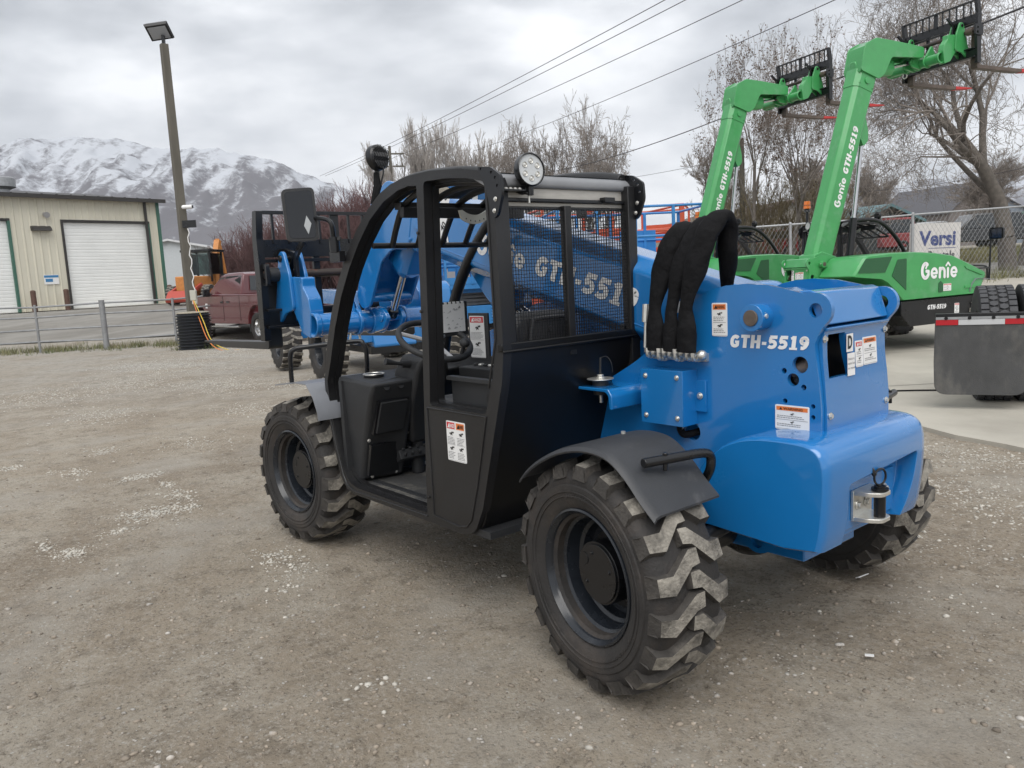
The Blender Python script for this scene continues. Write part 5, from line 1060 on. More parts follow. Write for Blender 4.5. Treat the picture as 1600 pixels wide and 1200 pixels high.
# a blue boom lift seen through the cab of the nearest machine
def boom_lift():
    root = empty('boom_lift')
    b = MB(); b.box((0, 0, 0.62), (2.3, 0.9, 0.24)); b.box((1.15, 0, 0.60), (0.3, 1.75, 0.20)); b.box((-1.15, 0, 0.60), (0.3, 1.75, 0.20)); b.prism(fillet([(-1.38, .42), (-1.30, .74), (1.30, .74), (1.38, .42), (1.2, .40), (-1.2, .40)], .05), -0.35, .35, M=XZ(0)); b.get('chassis', BLUE, root, bevel=0.015)
    b = MB(); b.box((0, 0, .40), (2.3, .7, .16)); b.cyl((0, 0, .7), (0, 0, .86), .5, n=32); b.box((-1.2, -.1, .38), (.3, 1.0, .12))
    b.get('turntable_bearing', SATIN, root, bevel=.004)
    b = MB()
    pr = fillet([(-1.25, .88), (-1.32, 1.2), (-1.22, 1.62), (-1.0, 1.82), (.3, 1.78), (.4, 1.5), (.35, .88)], .12, 5); b.prism(pr, 0, .46, M=XZ(-.42)); b.get('engine_cowl', BLUE, root, bevel=.03)
    b = MB(); b.prism(fillet([(-1.45, .78), (-1.55, 1.0), (-1.52, 1.3), (-1.35, 1.4), (-1.15, .78)], .08, 5), 0, .55, M=XZ(-.38)); b.get('counterweight', BLUE, root, bevel=.04)
    b = MB(); b.box((.9, -.2, 1.15), (3.0, .26, .28), rot=(0, -.03, 0)); b.get('boom', BLUE, root, bevel=.02)
    b = MB()
    for k in range(4): b.box((-1.33, -.82+k*.12, 1.55), (.05, .06, .10))
    b.box((-1.56, -.6, 1.15), (.012, .2, .18), mi=1); b.get('grille', [SATIN, WHITE], root)
    for x in (1.15, -1.15):
        for s in (1, -1): simple_wheel(root, (x, s*1.0, .46), .46, .36, (0, s, 0), RIM, 20)
    return root
bl = boom_lift(); p = G(-2.45, 13.3); bl.location = p; bl.rotation_euler = (0, 0, YAW+radians(31))
tag(bl, 'blue four-wheel-drive boom lift with chevron tyres behind the black cab', 'boom lift')

def scissor_lift(c, deck=1.15, L=2.4, Wd=1.15, rail=1.1, posts=5):
    root = empty('scissor_lift')
    b = MB(); b.prism(fillet([(-L/2, .22), (-L/2, .50), (-L/2+.15, .56), (L/2-.15, .56), (L/2, .50), (L/2, .22), (L/2-.3, .14), (-L/2+.3, .14)], .04), 0, Wd*.8, M=XZ(Wd*.4)); b.get('base', c, root, bevel=.01)
    b = MB(); k = 4; hh = (deck-.62)/k
    for i in range(k):
        z0 = .60+i*hh
        for s in (1, -1):
            y = s*(Wd*.30-.03*(i % 2))
            for a, d in ((z0, z0+hh), (z0+hh, z0)):
                q = Vector((-L*.42, y, a)); w = Vector((L*.42, y, d)); mid = (q+w)/2; dv = w-q; b.box(mid, (dv.length, .035, .09), rot=(0, -atan2(dv.z, dv.x), 0))
    for s in (-1, 1): b.box((s*L*.44, 0, (.58+deck)/2), (.08, Wd*.62, deck-.60)) if s < 0 else None
    b.get('scissor_stack', mat('grey_scissor_arms', (0.075, 0.08, 0.085), 0.5, var=.2), root, bevel=.004)
    b = MB(); b.box((0, 0, deck+.05), (L, Wd, .12)); b.get('platform', c, root, bevel=.006)
    b = MB(); z1 = deck+.1+rail
    for s in (1, -1):
        for z in (z1, deck+.1+rail*.52): b.tube([(-L/2, s*Wd/2, z), (L/2, s*Wd/2, z)], .022, 8); b.tube([(s*L/2, -Wd/2, z), (s*L/2, Wd/2, z)], .022, 8)
        for x in blines(posts, -L/2, L/2): b.box((x, s*Wd/2, deck+.1+rail/2), (.05, .04, rail))
        b.box((s*L/2, 0, deck+.22), (.02, Wd, .2)); b.box((0, s*Wd/2, deck+.18), (L, .015, .15))
    b.box((L*.2, Wd/2+.01, deck+.62), (.7, .015, .42))
    b.get('guard_rail', c, root)
    b = MB(); b.box((-L*.35, -Wd/2-.05, z1-.05), (.16, .12, .22)); b.get('control_panel', SATIN, root, bevel=.01)
    b = MB(); b.box((0, Wd*.405, .36), (.3, .012, .16)); b.box((L*.2, Wd/2+.022, deck+.66), (.2, .01, .16)); b.box((-L*.3, Wd/2+.028, deck+.3), (.14, .01, .2)); b.get('sticker', WHITE, root)
    for x in (-.38*L, .38*L):
        for s in (1, -1): simple_wheel(root, (x, s*Wd*.44, .19), .19, .12, (0, s, 0), SATIN, 0)
    return root
OR = mat('orange_lift_paint', (0.50, 0.085, 0.035), 0.4, var=.1)
LB = mat('faded_blue_lift_paint', (0.035, 0.20, 0.48), 0.4, var=.12)
sl = scissor_lift(LB, .95, 2.4, 1.15, .95)
spots = [((-1.55, 18.2), 0.35, 'blue scissor lift with folded stack, seen between the cab posts, leftmost of its row'), ((-.35, 18.4), 0.3, 'blue scissor lift second from the left in the row behind the black cab'), ((1.0, 18.6), 0.3, 'blue scissor lift behind the rear mesh of the black cab, below the orange rails'), ((-.9, 20.6), 0.4, 'blue scissor lift in the back row seen beside the steering wheel')]
for i, ((s, t), a, lab) in enumerate(spots):
    o = sl if i == 0 else copy_tree(sl); o.location = G(s, t, .03); o.rotation_euler = (0, 0, YAW+pi/2+a); tag(o, lab, 'scissor lift', 'blue scissor lifts parked behind the cab')
big = scissor_lift(LB, 1.10, 2.7, 1.7, 1.05); big.location = G(2.15, 14.6, .03); big.rotation_euler = (0, 0, YAW-pi/2+.12); tag(big, 'large blue lift platform with tall rails behind the hose loops', 'scissor lift')
og = scissor_lift(OR, 1.20, 3.0, 1.8, 1.05, 3); og.location = G(2.0, 17.2, .03); og.rotation_euler = (0, 0, YAW-pi/2+.25); tag(og, 'orange platform lift with tall rails behind the mesh window of the cab', 'scissor lift')
o2 = scissor_lift(OR, 1.15, 2.2, 1.6, 1.05, 3); o2.location = G(3.1, 18.6, .03); o2.rotation_euler = (0, 0, YAW-pi/2-.3); tag(o2, 'narrow orange platform lift half hidden behind the black hose sleeves', 'scissor lift')

# ------------------------------------------------------------ mud-flapped truck at the right edge
tr = empty('truck', G(4.10, 6.85, .0), YAW-radians(25))       # local x = away from viewpoint, y = to the left
TYR = mat('road_tyre_rubber', (0.055, 0.056, 0.06), 0.75, var=.2, vscale=9, bump=.2)
def road_tyre(x, y, r=.54, w=.30):
    b = MB(); M_ = Matrix.Translation((x, y, r)) @ Matrix.Rotation(-pi/2, 4, 'X'); h = w/2
    b.lathe([(r*.52, h*.7), (r*.56, h*.9), (r*.78, h*1.03), (r*.93, h*.98), (r*.968, h*.9), (r*.965, -h*.9), (r*.93, -h*.98), (r*.78, -h*1.03), (r*.56, -h*.9), (r*.52, -h*.7)], 60, 0, M_, closed=True)
    n = 46
    for k in range(n):
        for row, (w0, w1) in enumerate(((-.94, -.52), (-.48, -.03), (.03, .48), (.52, .94))):
            a = 2*pi*(k+(.5 if row % 2 else 0))/n; d = 2*pi/n*.44; g_ = .16
            ww = (w1-w0)*h*.5; wc = (w0+w1)/2*h
            hexa = [(-d*1.05, 0), (-d*.55, ww), (d*.55, ww), (d*1.05, 0), (d*.55, -ww), (-d*.55, -ww)] if 0 < row < 3 else [(-d*.9, -ww), (-d*.9, ww), (d*.9, ww), (d*.9, -ww)]
            m = len(hexa); vs = [(rr_*cos(a+u*f), rr_*sin(a+u*f), wc+v_*f) for rr_, f in ((r*.962, 1.0), (r*.992, .94)) for u, v_ in hexa]
            b.add(vs, [tuple(range(m, 2*m))]+[(i, (i+1) % m, m+(i+1) % m, m+i) for i in range(m)], 1, M_, smooth=False)
    wv_ = b.get('tyre', [mat('tread_groove', (0.02, 0.02, 0.021), .8), TYR], tr, ang=25); return wv_
road_tyre(.72, -.17, .55); road_tyre(.72, -.51, .55)
b = MB(); b.cyl((.72, -.05, .55), (.72, -1.3, .55), .13, n=24); b.cyl((.72, -.1, .55), (.72, -.55, .55), .28, n=28); b.get('axle', SATIN, tr)
b = MB(); b.box((1.0, -1.5, .98), (5.0, .10, .24)); b.box((-.02, -.95, .88), (.08, 1.2, .08)); b.box((.30, -.62, 1.10), (.12, .30, .13), rot=(0, 0, .1)); b.get('frame_rail', mat('truck_frame_black', (.03, .031, .035), .5), tr, bevel=.006)
b = MB(); MF = YZ(0); b.prism(fillet([(-.350, .165), (.350, .165), (.36, .45), (.355, .82), (-.35, .82), (-.355, .45)], [.10, .10, .02, .01, .01, .02], 6), -.008, .004, M=MF, mi=0); b.get('mud_flap', mat('mud_flap_rubber', (0.06, 0.061, 0.062), .6, var=.2, vscale=7, c2=(.12, .115, .105), c2scale=5, c2lo=.5, c2hi=.75, bump=.2, bscale=150, stretch=(1, 1, .6)), tr, bevel=.002)
fl = [o for o in tr.children if o.name.startswith('mud_flap')][0]
b = MB(); b.box((-.012, .0, .845), (.006, .70, .022), mi=0)
for k, (y0, y1, mi) in enumerate(((.35, .175, 1), (.175, -.175, 2), (-.175, -.35, 1))): b.box((-.0125, (y0+y1)/2, .808), (.004, abs(y1-y0)-.002, .046), mi=mi)
for y in (-.27, -.09, .09, .27): b.bolt((-.014, y, .845), (-1, 0, 0), .010, 3)
b.get('reflector_strip', [GALV, mat('reflector_red', (.42, .012, .02), .3), mat('reflector_white', (.50, .51, .52), .3), SATIN], fl)
b = MB(); b.box((.02, -.05, .87), (.05, .80, .03)); b.get('flap_hanger', SATIN, fl, bevel=.003)
tag(tr, 'heavy truck with dual tyres and a black mud flap with a red and white strip', 'truck')

# ------------------------------------------------------------ chain-link fence with sign, right
def post(b, p, h, r, mi=0): b.cyl(p, p+Vector((0, 0, h)), r, n=12, mi=mi)
ft = lambda s: 21.0+0.02*(s-10)
fz = lambda s: lin(s, [(1, 2.28), (9.25, 2.44), (10.7, 2.50), (14, 2.58), (22, 2.75)])
cf_ = empty('chain_link_fence', G(1.0, ft(1)))
def loc_(o): bpy.context.view_layer.update(); 
b = MB(); org = G(1.0, ft(1))
for s in np.arange(1.0, 24, 3.235):
    p = G(s, ft(s))-org; post(b, p, fz(s)-H(s, ft(s)), .04)
    if True:
        pb = MB(); post(pb, p, fz(s)-H(s, ft(s))+.02, .038); pb.sphere(p+Vector((0, 0, fz(s)-H(s, ft(s))+.02)), .045, 10); pb.get('post', GALV, cf_)
b = MB(); b.tube([G(s, ft(s))-org+Vector((0, 0, fz(s)-H(s, ft(s)))) for s in np.arange(1, 24, 1.0)], .024, 8); b.get('top_rail', GALV, cf_)
b = MB(); pit = .115
for sgn in (1, -1):
    for i in range(-22, 205):
        s0 = 1+i*pit; zb = H(s0, 21)+.03; pts = []
        zt = fz(max(1, s0)); hgt = zt-zb
        for k in range(9):
            f = k/8; s = s0+(f*hgt*.62 if sgn > 0 else (1-f)*hgt*.62)
            if 1 <= s <= 24: pts.append(W(s, ft(s)+.004*sgn, zb+f*hgt)-org)
        if len(pts) > 1: b.tube(pts, .0032, 3, caps=False)
b.get('chain_link', mat('galvanised_wire', (.30, .31, .32), .5, metal=.4), cf_)
tag(cf_, 'tall chain-link fence with steel top rail behind the green machines', 'fence')
b = MB(); sg = empty('rental_sign'); o_ = W(10.66, 21.10, 0.80); M_ = frame(o_, HR, (0, 0, 1)); M_ = M_ @ Matrix.Rotation(radians(-1.0), 4, 'Z')
b.prism([(0, 0), (1.34, 0), (1.34, 1.47), (0, 1.47)], -.02, 0, 0, M_); b.get('board', mat('sign_board_white', (.60, .58, .56), .5, var=.06, vscale=5), sg, bevel=.003)
NAVY = mat('navy_sign_paint', (.05, .07, .20), .5)
b = MB(); text(b, 'Versi', .52, M_ @ Matrix.Translation((.24, .90, .004)), 0, .035, width=.97); b.prism([(.50, .81), (1.22, .81), (1.22, .825), (.50, .825)], .002, .004, 0, M_); text(b, 'Rentals', .30, M_ @ Matrix.Translation((.50, .53, .004)), 1, .03, width=.70); b.get('lettering', [NAVY, mat('charcoal_sign_paint', (.05, .05, .06), .5)], sg, smooth=False)
tag(sg, 'white rental sign with navy lettering hung on the chain-link fence', 'sign')

# ------------------------------------------------------------ left side: pipe fence, pole, drum
pf_ = empty('pipe_fence'); PIPE = mat('weathered_pipe', (.26, .265, .27), .5, metal=.3, var=.2, vscale=5)
FP = [(-16.6, 22.6), (-14.9, 22.3), (-13.05, 22.0), (-11.2, 22.0), (-9.5, 22.6), (-8.0, 24.6), (-6.4, 26.6)]
for i, (s, t) in enumerate(FP):
    b = MB(); r = .075 if i == 3 else .035
    b.cyl(G(s, t), G(s, t, 1.32 if i != 3 else 1.36), r, n=14); b.get('post', PIPE, pf_)
for k, z in enumerate((1.27, .98, .62, .28)):
    b = MB(); b.tube([G(s, t, z+.02*sin(i*2.3+k)) for i, (s, t) in enumerate(FP)], .026, 8); b.get('rail', PIPE, pf_)
tag(pf_, 'low four-rail pipe fence between the dirt yard and the warehouse', 'fence')

POLEM = mat('weathered_pole', (.115, .105, .085), .8, var=.25, vscale=4, bump=.3, stretch=(1, 1, .15))
lp_ = empty('light_pole', G(-8.10, 20.4)); 
b = MB(); b.loft([[(-.105, -.105, 0), (.105, -.105, 0), (.105, .105, 0), (-.105, .105, 0)], [(-.085, -.085, 7.5), (.085, -.085, 7.5), (.085, .085, 7.5), (-.085, .085, 7.5)]]); b.get('pole', POLEM, lp_, bevel=.01)
b = MB(); q = YAW; R_ = Matrix.Rotation(q, 4, 'Z')
b.box((0, 0, 7.60), (.07, .07, .22), M=R_)
HM = R_ @ Matrix.Translation((0, .06, 7.80)) @ Matrix.Scale(.86, 4) @ Matrix.Rotation(radians(33), 4, 'Y') @ Matrix.Rotation(radians(-8), 4, 'X')
b.loft([[(-.27, -.28, -.07), (.23, -.28, -.07), (.23, .32, -.07), (-.27, .32, -.07)], [(-.30, -.31, .0), (.26, -.31, .0), (.26, .35, .0), (-.30, .35, .0)], [(-.24, -.27, .10), (.22, -.27, .10), (.22, .30, .10), (-.24, .30, .10)]], M=HM); b.box((-.02, .02, -.073), (.40, .50, .012), mi=1, M=HM)
b.get('flood_light', [SATIN, mat('frosted_lamp_glass', (.35, .37, .40), .25)], lp_, bevel=.012)
tag(lp_, 'tall square light pole rising out of a corrugated pipe', 'light pole')
b = MB(); c = W(-7.86, 20.25, 3.58); b.cyl(c-HR*.12, c+HR*.10, .05, n=16); b.cyl(c+HR*.10-HF*0, c+HR*.115, .038, n=16, mi=1); b.sphere(c-HR*.12, .05, 12); cm = b.get('security_camera', [WHITE, INK]); tag(cm, 'small white security camera fixed to the light pole', 'camera')
b = MB(); c = W(-7.88, 20.25, 3.16); b.box(c, (.03, .34, .18), rot=(0, 0, YAW)); b.get('solar_panel', SATIN); tag(bpy.data.objects['solar_panel'], 'small dark solar panel fixed to the light pole below the camera', 'solar panel')
b = MB(); b.tube([W(-7.92+.03*sin(i*1.9), 20.22, 3.05-i*.11) for i in range(15)], .012, 5); o = b.get('hanging_cord', WHITE); tag(o, 'thin white cord hanging down the light pole', 'cord')
b = MB(); c = W(-7.95, 20.22, 1.38); b.box(c, (.10, .15, .26), rot=(0, 0, YAW)); b.box(c+Vector((0, 0, -.16))+HR*.02, (.08, .12, .14), rot=(0, .3, YAW)); o = b.get('outlet_box', mat('ivory_box', (.45, .44, .38), .6), bevel=.01); tag(o, 'ivory electrical outlet box at the foot of the light pole', 'outlet box')
for k, (m_, dx) in enumerate(((mat('cord_orange', (.65, .20, .05), .5), 0.0), (mat('cord_yellow', (.62, .45, .06), .5), .08))):
    b = MB(); b.tube(smooth_path([W(-7.95+dx*.3, 20.15, 1.25), W(-7.75+dx, 19.95, .75), W(-7.45+dx, 19.6, .25), W(-7.1+dx*2, 19.4, .02), W(-6.6, 19.2+dx, .012)], 6), .011, 6); o = b.get('extension_cord', m_); tag(o, ('orange extension cord slung from the outlet box down to the ground', 'yellow extension cord slung from the outlet box down to the ground')[k], 'cord')
dr = empty('culvert_pipe', G(-8.05, 20.3))
b = MB(); pr_ = []
for i in range(12*6+1):
    z = .92*i/72; pr_.append((.405+.030*sin(i/6*2*pi), z))
b.lathe(pr_+[(.37, .92), (.37, .86)], 56); b.get('corrugated_wall', mat('black_poly_pipe', (.018, .02, .024), .38, var=.2), dr, ang=60)
b = MB(); b.lathe([(.40, .915), (.39, .94), (.25, .955), (.001, .96)], 40); b.get('gravel_fill', mat('fill_gravel', (.33, .30, .24), .95, var=.3, vscale=30, bump=.8, bscale=60), dr)
tag(dr, 'upright black corrugated pipe filled with gravel around the light pole', 'culvert pipe')

# weeds along the left fence
def tufts(name, spots, label, m, hgt=(.06, .22), n=14):
    b = MB(); r = random.Random(3)
    for s, t in spots:
        p = G(s, t)
        for _ in range(n):
            a = r.uniform(0, 6.28); h = r.uniform(*hgt); q = p+Vector((r.gauss(0, .10), r.gauss(0, .10), 0)); w = r.uniform(.004, .010)
            tip = q+Vector((cos(a)*h*.5, sin(a)*h*.5, h)); sd = Vector((-sin(a), cos(a), 0))*w
            b.add([q-sd, q+sd, tip], [(0, 1, 2)], 0)
    o = b.get(name, m); tag(o, label, 'grass', kind='stuff'); return o
DRYG = mat('dry_grass', (.20, .185, .10), .9, var=.4, vscale=3, c2=(.10, .13, .05), c2scale=.6, c2lo=.45, c2hi=.6)
r = random.Random(8)
tufts('dry_grass', [(r.uniform(-18, -9), r.gauss(22.4, .5)) for _ in range(260)]+[(r.uniform(-8.6, -7.4), r.gauss(20.6, .3)) for _ in range(60)], 'dry weeds growing in the gravel under the pipe fence', DRYG)
tufts('roadside_grass', [(r.uniform(8, 34), r.uniform(28, 36)) for _ in range(5200)]+[(r.uniform(8, 24), r.gauss(21.2, .3)) for _ in range(500)], 'green and straw coloured grass on the verge beyond the fence', mat('verge_grass', (.14, .15, .06), .9, var=.4, vscale=2, c2=(.24, .21, .11), c2scale=.5, c2lo=.42, c2hi=.6), (.10, .42), 9)
drape('grass_verge', [(4, 27.6), (60, 27.6), (60, 41), (4, 41)], 3.0, 0.015, mat('verge_soil', (.12, .12, .06), .95, var=.3, vscale=1.5, c2=(.20, .18, .10), c2scale=.6, c2lo=.45, c2hi=.6))

# ------------------------------------------------------------ warehouse
wh = empty('warehouse')
A0 = W(-30.5, 23.2, .86); A1 = W(-17.12, 40.0, .86); 
ux = (A1-A0); ux.z = 0; WL = ux.length; ux.normalize(); uy = Vector((0, 0, 1)); WM = frame(A0, ux, uy)      # local x along the front, y up, z outward
WALL = mat('cream_metal_siding', (.62, .59, .485), .55, var=.07, vscale=.8, stretch=(1, 1, .2)); TRIM = mat('green_trim', (.045, .13, .095), .5); DOORM = mat('white_rollup_door', (.80, .81, .79), .5, var=.05, vscale=1); DKT = mat('dark_bronze_trim', (.035, .032, .03), .5)
# doors in metres along the front, found from the far corner back
d1 = ((W(-18.35, 38.45)-A0).dot(ux)); 
def along(s, t): return (W(s, t)-A0).dot(ux)
def hit(px):          # front-wall coordinate seen at a bearing: tan of the horizontal angle
    # intersection of bearing s = k t with the wall line
    a = ST(A0.x, A0.y); e = ST(A1.x, A1.y); k = px
    f = (k*a[1]-a[0])/((e[0]-a[0])-k*(e[1]-a[1])); return f*WL
k1, k2, k3 = -18.0/33, -17.62/40, -20.9/33
DA = hit((-17.99-.0)/33); DB = hit(-17.65/40); DC = hit(-20.25/33); EAVE = 5.15; DH = 4.08
DW = DB-DA
doors = [(DA, DB), (DC-DW, DC), (DC-DW*2-1.9, DC-DW-1.9)]
b = MB(); hole = [[(x0, 0), (x1, 0), (x1, DH), (x0, DH)] for x0, x1 in doors]
edges = sorted([0, WL]+[x for d in doors for x in d])
xs = 0.0; rib = .305
def seg(x0, x1, y0, y1):
    n = max(1, int(round((x1-x0)/rib))); w = (x1-x0)/n
    for i in range(n):
        a = x0+i*w; pts = [(a, 0), (a+w*.70, 0), (a+w*.78, .03), (a+w*.92, .03), (a+w, 0)]
        vs = [(x, y, z) for y in (y0, y1) for x, z in pts]; b.add(vs, [(j, j+1, 5+j+1, 5+j) for j in range(4)], 0, WM, smooth=False)
lastx = 0
for x0, x1 in sorted(doors): 
    if x0 > lastx: seg(lastx, x0, 0, EAVE)
    seg(max(0, x0), x1, DH, EAVE); lastx = x1
seg(lastx, WL, 0, EAVE)
MS = WM @ Matrix.Rotation(pi/2, 4, 'Y')
b.add([(WL, 0, 0), (WL, 0, -14), (WL, EAVE, -14), (WL, EAVE, 0)], [(0, 1, 2, 3)], 0, WM, smooth=False); b.add([(0, 0, 0), (0, 0, -14), (0, EAVE, -14), (0, EAVE, 0)], [(3, 2, 1, 0)], 0, WM, smooth=False); b.add([(0, 0, -14), (WL, 0, -14), (WL, EAVE, -14), (0, EAVE, -14)], [(0, 1, 2, 3)], 0, WM, smooth=False)
b.get('wall', WALL, wh)
for x0, x1 in doors:
    b = MB(); n = 26
    pts = []
    for i in range(n):
        y = DH*i/n; h = DH/n; pts += [(y, -.097), (y+h*.18, -.088), (y+h*.85, -.088)]
    pts.append((DH, -.12)); vs = [(x, y, z) for x in (x0, x1) for y, z in pts]; k = len(pts); b.add(vs, [(j, j+1, k+j+1, k+j) for j in range(k-1)], 0, WM)
    d_ = b.get('rollup_door', DOORM, wh, ang=15)
    b = MB(); b.box((x0-.05, DH/2, -.03), (.10, DH, .16), M=WM); b.box((x1+.05, DH/2, -.03), (.10, DH, .16), M=WM, mi=1); b.box(((x0+x1)/2, DH+.05, -.03), (x1-x0+.2, .10, .16), M=WM); b.get('door_trim', [DKT, TRIM], d_)
b = MB(); b.box((WL+.03, EAVE/2, .0), (.16, EAVE, .14), M=WM); b.get('corner_trim', TRIM, wh)
b = MB(); b.box((WL-.62, EAVE/2, .09), (.11, EAVE-.1, .09), M=WM); b.get('downpipe', DKT, wh)
b = MB(); b.add([(-.3, EAVE-.02, .35), (WL+.3, EAVE-.02, .35), (WL+.3, EAVE+1.1, -7), (-.3, EAVE+1.1, -7)], [(0, 1, 2, 3)], 0, WM, smooth=False); b.add([(-.3, EAVE-.02, -14.3), (WL+.3, EAVE-.02, -14.3), (WL+.3, EAVE+1.1, -7), (-.3, EAVE+1.1, -7)], [(3, 2, 1, 0)], 0, WM, smooth=False)
b.add([(WL, EAVE-.05, 0), (WL, EAVE-.05, -14), (WL, EAVE+1.05, -7)], [(0, 1, 2)], 0, WM, smooth=False)
b.box((WL/2, EAVE, .36), (WL+.6, .17, .12), M=WM)
for i in range(int(WL/.61)): b.box((.3+i*.61, EAVE+.09, .30), (.06, .05, .12), M=WM)
rf = b.get('roof', DKT, wh)
b = MB(); vp = W(-22.0, 38, 0); vx = (vp-A0).dot(ux); M_ = WM @ Matrix.Translation((hit(-22.2/38), EAVE+.35, -2.8)) @ Matrix.Rotation(-pi/2, 4, 'X'); b.lathe([(.36, -.3), (.36, .22), (.62, .34), (.62, .72), (.55, .78), (.3, .80), (.001, .80)], 28, 0, M_); b.get('roof_vent', GALV, rf)
for k, (px_, z_, ty) in enumerate(((-18.67/33, 4.94-.86, 0), (-18.92/33, 4.38-.86, 1), (-18.75/33, 2.30-.86, 2))):
    x = hit(px_); sc_ = (x/WL); t_ = ST(*(A0+ux*x).xy)[1]; z_ = 1.42+((z_+.86)-1.42)*t_/33-.86
    b = MB()
    if ty == 0: b.cyl((x, z_, 0), (x, z_-.05, .22), .10, .13, n=18, M=WM); b.get('wall_light', mat('lamp_grey', (.3, .3, .3), .4), wh)
    if ty == 1: b.loft([[(x-.42, z_-.10, 0), (x+.42, z_-.10, 0), (x+.42, z_+.12, 0), (x-.42, z_+.12, 0)], [(x-.38, z_-.10, .3), (x+.38, z_-.10, .3), (x+.38, z_+.02, .22), (x-.38, z_+.02, .22)]], M=WM); b.get('wall_pack', DKT, wh, fix=True)
    if ty == 2:
        b.box((x, z_, .04), (.62, .42, .015), M=WM, mi=0); b.box((x, z_+.14, .05), (.60, .10, .01), M=WM, mi=1); b.box((x-.1, z_-.03, .05), (.3, .14, .01), M=WM, mi=1); b.get('wall_sign', [WHITE, mat('sign_blue', (.04, .20, .42), .5)], wh)
tag(wh, 'cream metal warehouse with white roll-up doors and green corner trim', 'warehouse')
BOLM = mat('brown_bollard', (.10, .055, .04), .7, var=.2)
for k, (px_, lab) in enumerate((((DC+.45), 'brown bollard beside the left roll-up door'), ((DA-.45), 'brown bollard at the left edge of the middle roll-up door'), ((DB+.5), 'brown bollard near the green corner of the warehouse'))):
    b = MB(); p = A0+ux*px_+Vector((0, 0, 0)); nrm = ux.cross(Vector((0, 0, 1))); p = p+nrm*.55; b.cyl(p-Vector((0, 0, .1)), p+Vector((0, 0, 1.02)), .11, n=16); b.sphere(p+Vector((0, 0, 1.02)), (.11, .11, .05), 12); o = b.get('bollard', BOLM); tag(o, lab, 'bollard', 'brown bollards by the warehouse doors')
b = MB(); p = A0+ux*(DB+.95)+ux.cross(Vector((0, 0, 1)))*.8; b.lathe([(.001, 0), (.36, 0), (.38, .06), (.30, .12), (.30, .16), (.001, .16)], 24, 0, Matrix.Translation(p+Vector((0, 0, .42))) @ Matrix.Rotation(pi/2, 4, 'X') @ Matrix.Rotation(.6, 4, 'Y')); b.lathe([(.001, .17), (.12, .17), (.12, .5), (.001, .5)], 16, 0, Matrix.Translation(p+Vector((0, 0, .42))) @ Matrix.Rotation(pi/2, 4, 'X') @ Matrix.Rotation(.6, 4, 'Y')); b.box(p+Vector((0, 0, .2)), (.3, .3, .4)); o = b.get('hose_reel', SATIN, bevel=.01); tag(o, 'dark hose reel standing by the corner of the warehouse', 'hose reel')

def gable_house(s, t, w, d, h, rh, rot, wall, roof, label, win=True, name='house', cat='house'):
    root = empty(name, G(s, t), YAW+rot); z0 = -.3
    b = MB(); b.box((0, 0, h/2+z0/2), (d, w, h-z0)); b.add([(-d/2, -w/2, h), (-d/2, w/2, h), (-d/2, 0, h+rh), (d/2, -w/2, h), (d/2, w/2, h), (d/2, 0, h+rh)], [(0, 1, 2), (5, 4, 3)], 0, smooth=False); b.get('wall', wall, root)
    b = MB()
    for sg_ in (1, -1): b.add([(-d/2-.3, sg_*(w/2+.3), h-.15), (d/2+.3, sg_*(w/2+.3), h-.15), (d/2+.3, 0, h+rh+.03), (-d/2-.3, 0, h+rh+.03), (-d/2-.3, sg_*(w/2+.3), h-.28), (d/2+.3, sg_*(w/2+.3), h-.28), (d/2+.3, 0, h+rh-.1), (-d/2-.3, 0, h+rh-.1)], [(0, 1, 2, 3), (4, 7, 6, 5), (0, 4, 5, 1), (3, 2, 6, 7), (0, 3, 7, 4), (1, 5, 6, 2)], 0, smooth=False)
    b.get('roof', roof, root)
    if win:
        for y in (-w*.25, w*.25):
            b = MB(); b.box((-d/2-.03, y, h*.55), (.08, w*.16, h*.28)); wn = b.get('window', WHITE, root); b = MB(); b.box((-d/2-.08, y, h*.55), (.02, w*.13, h*.23)); b.get('pane', mat('dark_pane', (.03, .035, .04), .1), wn)
    tag(root, label, cat); return root
WB = mat('pale_blue_metal', (.50, .53, .55), .5, var=.05); 
gable_house(-23.6, 60, 9, 9, 3.3, .9, .1, WB, mat('snowy_roof', (.6, .61, .62), .7, c2=(.2, .2, .2), c2scale=2), 'low pale metal shed beyond the light pole', False, 'shed', 'shed')
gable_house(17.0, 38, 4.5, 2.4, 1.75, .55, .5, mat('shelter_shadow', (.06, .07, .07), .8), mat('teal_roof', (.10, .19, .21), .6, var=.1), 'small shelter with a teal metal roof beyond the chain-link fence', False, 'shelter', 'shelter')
gable_house(47.5, 88, 8, 10, 3.6, 2.9, .35, mat('grey_brown_wall', (.16, .14, .13), .9), mat('dark_shingle', (.10, .10, .11), .9, var=.2), 'grey gabled house far beyond the fence, to the left behind the sign')
gable_house(54.0, 92, 8, 10, 3.2, 2.6, -.2, mat('blue_grey_wall', (.20, .23, .27), .9), mat('dark_shingle', (0, 0, 0)), 'blue grey gabled house far beyond the fence, right of the sign')
gable_house(13.0, 44, 7, 9, 2.0, .7, .3, mat('off_white_siding', (.42, .40, .36), .8, var=.1), mat('brown_shingle', (.13, .10, .085), .9), 'low off-white house seen through the nearer green cab')

